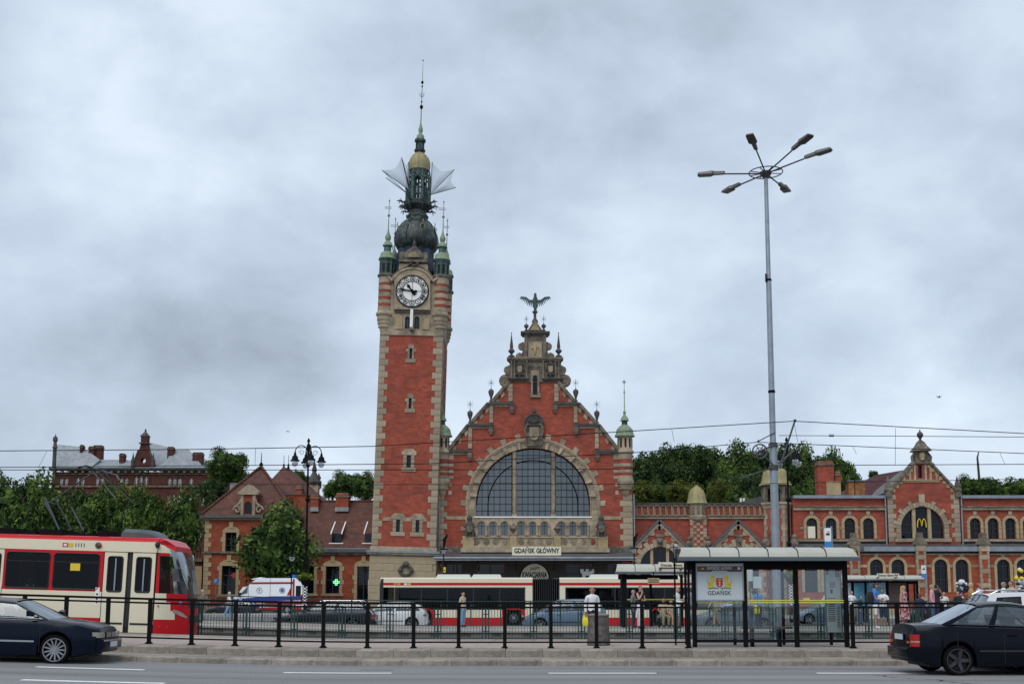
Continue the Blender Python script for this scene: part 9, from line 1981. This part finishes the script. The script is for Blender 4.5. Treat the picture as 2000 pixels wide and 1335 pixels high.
person(1766,1140,47.5,FP,40,'stand','long-haired blonde woman in a maroon and white floral dress',hair='hair_blond',top='cloth_floral',sleeve='none',leg='cloth_floral',fem=True,longhair=True,skirt='long',group=G1)
person(1797,1156,60,BR,0,'stand','brown-haired child between the floral dress and the pink shirt',hair='hair_brown',top='cloth_navy',skin='skin_brown',leg='cloth_navy')
person(1821,1138,50.0,FP,70,'stand','grey-haired woman in a pink shirt',hair='hair_grey',top='cloth_pink',leg='cloth_denim',fem=True,group=G1)
person(1830,1138,51.0,FP,110,'hand_face','dark-haired man in a black shirt phoning beside the woman in pink',hair='hair_black',top='cloth_black',sleeve='short',leg='cloth_navy',skin='skin_tan',group=G1)
person(1844,1152,64,BR,0,'front','person in a white top farther back, right of the man phoning',hair='hair_brown',top='cloth_white',sleeve='short',leg='cloth_denim')
person(1871,1151,62,BR,30,'stand','person in a dark patterned top left of the white balloons',hair='hair_brown',top='cloth_black',leg='cloth_grey')
person(1898,1134,55.0,BR,80,'stand','blonde woman in a mustard dress',hair='hair_blond',top='cloth_mustard',sleeve='short',leg='cloth_mustard',fem=True,skirt='knee')
person(1913,1134,54.2,BR,80,'stand','red-haired woman in a pale blue cardigan',hair='hair_red',top='cloth_paleblue',leg='cloth_navy',fem=True)
person(1962,1133,60,BR,60,'stand','grey-haired man in a white shirt behind the white estate car',hair='hair_grey',top='cloth_white',leg='cloth_grey',skin='skin_tan')
person(1976,1131,61,BR,-70,'stand','dark-haired man in a pale jacket talking to the grey-haired man',hair='hair_brown',top='cloth_beige',leg='cloth_grey')
for q,hr in ((62,'hair_brown'),(138,'hair_white'),(160,'hair_black'),(-60,'hair_grey')):
 X_p = tq(q); person(0,0,YTn+.75,z_b+.22-gz(X_p),90 if q != 160 else -90,'sit',{62: 'seated passenger behind the left tram window',138: 'white-haired passenger beside the yellow window sticker',160: 'dark-haired passenger facing the white-haired one in the tram',-60: 'grey-haired passenger at the frame edge of the tram'}[q],hair=hr,top='cloth_navy' if q != 138 else 'cloth_pink',x=X_p,h=1.68,group=G3)
for q,hr,tp in ((812,'hair_black','cloth_white'),(962,'hair_grey','cloth_grey'),(998,'hair_white','cloth_navy'),(1190,'hair_brown','cloth_beige')):
 person(0,0,YBn+.7,-.1+.45,90,'sit',{812: 'bus passenger in a white top near the front',962: 'grey-haired bus passenger above the second wheel',998: 'white-haired bus passenger just left of the bellows',1190: 'bus passenger in beige behind the bellows'}[q],hair=hr,top=tp,x=bx(q),h=1.72,group='passengers sitting in the bus')
# driver in the coupe
person(0,0,22.5+.5,-.12,90,'sit','driver in a red top sitting in the dark coupe',hair='hair_brown',top='cloth_red',x=xr+2.1+.05,h=1.55)

def skeleton(p):
 f = p['fem']; sw = .155 if f else .178; J = {}
 J['pelvis'] = ((0,0,.95),(.13,.10)); J['belly'] = ((0,0,1.08),(.115 if f else .13,.095)); J['chest'] = ((0,0,1.27),(.135 if f else .155,.105)); J['upper'] = ((0,.01,1.40),(.115,.085))
 J['neck'] = ((0,.015,1.50),(.052,.052)); J['jaw'] = ((0,-.012,1.575),(.066,.070)); J['head'] = ((0,-.002,1.655),(.080,.095)); J['crown'] = ((0,.005,1.715),(.055,.065))
 for s,n in ((1,'L'),(-1,'R')):
  J['sh'+n] = ((s*sw,.01,1.41),(.058,.055)); J['el'+n] = ((s*(sw+.05),.04,1.13),(.042,.042)); J['wr'+n] = ((s*(sw+.06),-.03,.90),(.028,.024)); J['ha'+n] = ((s*(sw+.06),-.05,.82),(.020,.036))
  J['hi'+n] = ((s*.085,0,.88),(.092,.092)); J['kn'+n] = ((s*.09,-.015,.49),(.058,.058)); J['an'+n] = ((s*.095,.02,.09),(.042,.045)); J['to'+n] = ((s*.11,-.13,.035),(.040,.030))
 def mv(k,*c): J[k] = (c,J[k][1])
 po = p['pose']
 if po == 'walk':
  mv('knL',.09,-.17,.50); mv('anL',.09,-.20,.12); mv('toL',.10,-.36,.07); mv('knR',-.09,.06,.49); mv('anR',-.09,.30,.16); mv('toR',-.10,.18,.04)
  mv('elL',.21,.16,1.16); mv('wrL',.20,.10,.93); mv('haL',.20,.06,.86); mv('elR',-.21,-.10,1.15); mv('wrR',-.18,-.26,.98); mv('haR',-.17,-.32,.93)
 if po == 'front':
  mv('elL',sw+.05,.0,1.14); mv('wrL',.12,-.22,1.12); mv('haL',.06,-.28,1.14); mv('elR',-sw-.05,.0,1.14); mv('wrR',-.12,-.22,1.10); mv('haR',-.05,-.28,1.12)
  for k in ('jaw','head','crown'): c,r = J[k]; J[k] = ((c[0],c[1]-.03,c[2]-.012),r)
 if po == 'cross':
  mv('elL',sw+.05,-.03,1.15); mv('wrL',-.04,-.20,1.16); mv('haL',-.12,-.19,1.18); mv('elR',-sw-.05,-.03,1.15); mv('wrR',.04,-.17,1.12); mv('haR',.12,-.15,1.13)
 if po == 'hand_face':
  mv('elR',-sw-.02,-.12,1.17); mv('wrR',-.06,-.17,1.42); mv('haR',-.03,-.14,1.51); mv('elL',sw+.05,-.04,1.14); mv('wrL',.0,-.20,1.14); mv('haL',-.08,-.20,1.16)
 if po == 'sit':
  d = .45
  for k in list(J):
   if k[:2] in ('kn','an','to'): continue
   c,r = J[k]; J[k] = ((c[0],c[1]-(c[2]-.95)*.12 if k[:2] not in ('hi',) else c[1],c[2]-d),r)
  for s,n in ((1,'L'),(-1,'R')): mv('kn'+n,s*.12,-.43,.50); mv('an'+n,s*.12,-.40,.10); mv('to'+n,s*.13,-.55,.035); mv('el'+n,s*(sw+.06),-.09,.72); mv('wr'+n,s*.13,-.30,.62); mv('ha'+n,s*.12,-.38,.585); mv('hi'+n,s*.085,-.02,.46)
 return J
BONES = [('pelvis','belly'),('belly','chest'),('chest','upper'),('upper','neck'),('neck','jaw'),('jaw','head'),('head','crown')] + [(a+n,b_+n) for n in 'LR' for a,b_ in (('sh','el'),('el','wr'),('wr','ha'),('hi','kn'),('kn','an'),('an','to'))] + [('upper','shL'),('upper','shR'),('pelvis','hiL'),('pelvis','hiR')]
tmp = []
for p in PEOPLE:
 J = skeleton(p); ks = list(J); me = bpy.data.meshes.new('tmp'); me.from_pydata([J[k][0] for k in ks],[(ks.index(a),ks.index(b_)) for a,b_ in BONES],[])
 ob = bpy.data.objects.new('tmp',me); COL.objects.link(ob); md = ob.modifiers.new('s','SKIN'); sl = me.skin_vertices[0].data if me.skin_vertices else None
 if sl is None: me.attributes;
 for i,k in enumerate(ks): me.skin_vertices[0].data[i].radius = J[k][1]; me.skin_vertices[0].data[i].use_root = (k == 'pelvis')
 sb = ob.modifiers.new('d','SUBSURF'); sb.levels = 1; tmp.append((ob,J))
dg = bpy.context.evaluated_depsgraph_get()
for p,(ob,J) in zip(PEOPLE,tmp):
 ev = bpy.data.meshes.new_from_object(ob.evaluated_get(dg)); k = p['h']/1.78; V = [v.co.copy() for v in ev.vertices]; Nn = [v.normal.copy() for v in ev.vertices]; F_ = [tuple(f.vertices) for f in ev.polygons]
 t = thing('person',(p['x'],p['Y'],p['z']),p['label'],'person',p['group'])
 cr,sr = math.cos(p['yaw']),math.sin(p['yaw'])
 T = lambda v: (p['x']+k*(v[0]*cr-v[1]*sr),p['Y']+k*(v[0]*sr+v[1]*cr),p['z']+k*v[2])
 jp = {q: Vector(J[q][0]) for q in J}
 def zone(c):
  best = None
  for a,b_ in BONES:
   A_,B_ = jp[a],jp[b_]; d = B_-A_; tt = max(0,min(1,(c-A_).dot(d)/d.length_squared)); r = (J[a][1][0]*(1-tt)+J[b_][1][0]*tt); q = (c-A_-d*tt).length-r
   if best is None or q < best[0]: best = (q,a,b_,tt)
  return best[1:]
 Z = [zone(sum((V[i] for i in f),Vector())/len(f)) for f in F_]
 b = MB(p['skin']); b.add([T(v) for v in V],F_)
 for n in 'LR':   # fingers
  w_,h_ = jp['wr'+n],jp['ha'+n]; d = (h_-w_).normalized(); s_ = d.cross(Vector((0,1,0.2))); s_ = (s_ if s_.length > .2 else d.cross(Vector((1,0,0)))).normalized(); c_ = d.cross(s_).normalized()
  for j,(off,L_) in enumerate(((-.03,.062),(-.011,.075),(.009,.07),(.027,.055))): a = h_+s_*off; b.tube([T(a-d*.015),T(a+d*L_*.55+c_*.004),T(a+d*L_+c_*.018)],[.009,.0085,.006],5)
  a = w_.lerp(h_,.35)-s_*.026; b.tube([T(a),T(a+d*.03-s_*.022),T(a+d*.058-s_*.026)],[.011,.010,.007],5)
 hd = jp['head']; b.tube([T(hd+Vector((0,-.085,.012))),T(hd+Vector((0,-.112,-.028))),T(hd+Vector((0,-.09,-.036)))],[.008,.014,.008],5)
 for s in (-1,1): b.m(p['skin']).ball(T(hd+Vector((s*.083,.01,-.02))),.02,5,1.5); b.m('eye_dark').ball(T(hd+Vector((s*.03,-.083,.008))),.010,5)
 b.m('lip').tube([T(hd+Vector((-.022,-.082,-.062))),T(hd+Vector((0,-.092,-.060))),T(hd+Vector((.022,-.082,-.062)))],.006,4)
 b.build('body',t,smooth=80)
 def cloth(nm,mt_,sel,off):
  fs = [f for f,z in zip(F_,Z) if sel(z,sum((V[i] for i in f),Vector())/len(f))]
  if not fs: return
  ids = sorted({i for f in fs for i in f}); mp = {i: j for j,i in enumerate(ids)}; b = MB(mt_)
  b.add([T(V[i]+Nn[i]*off) for i in ids],[tuple(mp[i] for i in f) for f in fs]); b.build(nm,t,smooth=80)
 armU = lambda z: z[0][:2] in ('sh',); armF = lambda z: z[0][:2] == 'el'
 dz = -.45 if p['pose'] == 'sit' else 0
 tors = lambda z,c: (z[0] in ('pelvis','belly','chest') and c.z > .96+dz) or (z[0] == 'upper' and (z[1] != 'neck' or z[2] < .35))
 sl_ = p['sleeve']
 cloth('shirt',p['top'],lambda z,c: tors(z,c) or (armU(z) and (sl_ == 'long' or (sl_ == 'short' and z[2] < .55))) or (sl_ == 'long' and armF(z) and z[2] < .92),.014)
 cloth('trousers',p['leg'],lambda z,c: ((z[0] in ('pelvis','belly') and c.z <= .99+dz) or z[0] == 'pelvis' and z[1][:2] == 'hi' or (z[0][:2] == 'hi' and (p['legs'] == 'long' or z[2] < .8)) or (z[0][:2] == 'kn' and p['legs'] == 'long' and z[2] < .93)),.012)
 cloth('shoe',p['shoe'],lambda z,c: z[0][:2] == 'an' or (z[0][:2] == 'kn' and z[2] > .95),.010)
 if p['skirt']:
  zb_ = .35 if p['skirt'] == 'long' else .50; b = MB(p['leg']); n = 18; b.loft([[T((rx*math.cos(q)*(1+.06*math.sin(5*q)),ry*math.sin(q)*(1+.06*math.cos(4*q)),z)) for q in [2*PI*i/n for i in range(n)]] for rx,ry,z in ((.25,.22,zb_),(.21,.18,.70),(.175,.145,.92),(.14,.115,1.06))],caps=False); b.build('skirt',t,smooth=80)
 cloth('hair',p['hair'],lambda z,c: z[0] in ('jaw','head') and ((c.y > hd.y-.02 and c.z > hd.z-.07) or c.z > hd.z+.045),.020)
 if p['longhair']: b = MB(p['hair']); b.loft([[T(Vector((hd.x,hd.y,0))+Vector((rx*math.cos(q),.03+ry*math.sin(q)+dy,hd.z+z))) for q in [2*PI*i/12 for i in range(12)]] for rx,ry,z,dy in ((.05,.03,-.30,.06),(.095,.05,-.2,.06),(.10,.07,-.05,.03),(.085,.07,.05,.02))]); b.build('hair',t,smooth=80)
 bpy.data.meshes.remove(ev)
for ob,_ in tmp: m_ = ob.data; bpy.data.objects.remove(ob); bpy.data.meshes.remove(m_)
# things people carry
mat('bag_yellow',(.70,.62,.03),.5)
def bag(x,y,z,w,h,lb): b = MB('bag_yellow'); b.loft([[(x-a,y-d,z+q),(x+a,y-d,z+q),(x+a,y+d,z+q),(x-a,y+d,z+q)] for q,a,d in ((0,w*.42,.05),(h*.3,w*.5,.08),(h*.7,w*.42,.06),(h,w*.25,.02))]); b.tube([(x-w*.2,y,z+h),(x-w*.05,y,z+h+.12),(x+w*.05,y,z+h+.12),(x+w*.2,y,z+h)],.01,4); tag(b.build('carrier_bag',smooth=50),lb,'bag','yellow carrier bags')
x,y,z,h = wm; bag(x-.22,y-.05,z+.42,.17,.34,'yellow carrier bag held by the man behind the litter bin')
x,y,z,h = wb; bag(x+.22,y-.1,z+.60,.24,.36,'yellow carrier bag held by the woman left of the mast')
x,y,z,h = bp_; b = MB('cloth_black'); b.loft([[(x-.13-d,y-w,z+q),(x-.10,y-w,z+q),(x-.10,y+w,z+q),(x-.13-d,y+w,z+q)] for q,d,w in ((.98,.10,.13),(1.05,.20,.17),(1.3,.22,.17),(1.48,.12,.14),(1.52,.03,.1))]); tag(b.build('backpack',smooth=50),'black backpack worn by the man in the blue T-shirt','backpack')
x,y,z,h = wm
# cluster of balloons by a vendor
for px,py,Y,cols,lb in ((1882,1150,66,('cloth_white','cloth_navy'),'cluster of white and navy foil balloons behind the woman in mustard'),(1992,1132,60,('cloth_white','sign_yellow','cloth_black'),'cluster of yellow, white and black balloons at the right edge')):
 X_,Z_ = P(px,py,Y); t = thing('balloon_cluster',(X_,Y,-.1),lb,'balloons'); rnd = random.Random(px)
 for i in range(22):
  a,r_,dz_ = rnd.uniform(0,6.28),rnd.uniform(0,.36),rnd.uniform(-.6,.55); c_ = (X_+r_*math.cos(a),Y+r_*math.sin(a),Z_+dz_); b = MB(cols[i % len(cols)]); b.ball(c_,rnd.uniform(.07,.15),7,rnd.uniform(.5,1.3)); b.build('balloon',t,smooth=80)
 b = MB('iron_grey'); b.tube([(X_,Y,-.1),(X_,Y,Z_)],.015,4); b.build('stick',t)
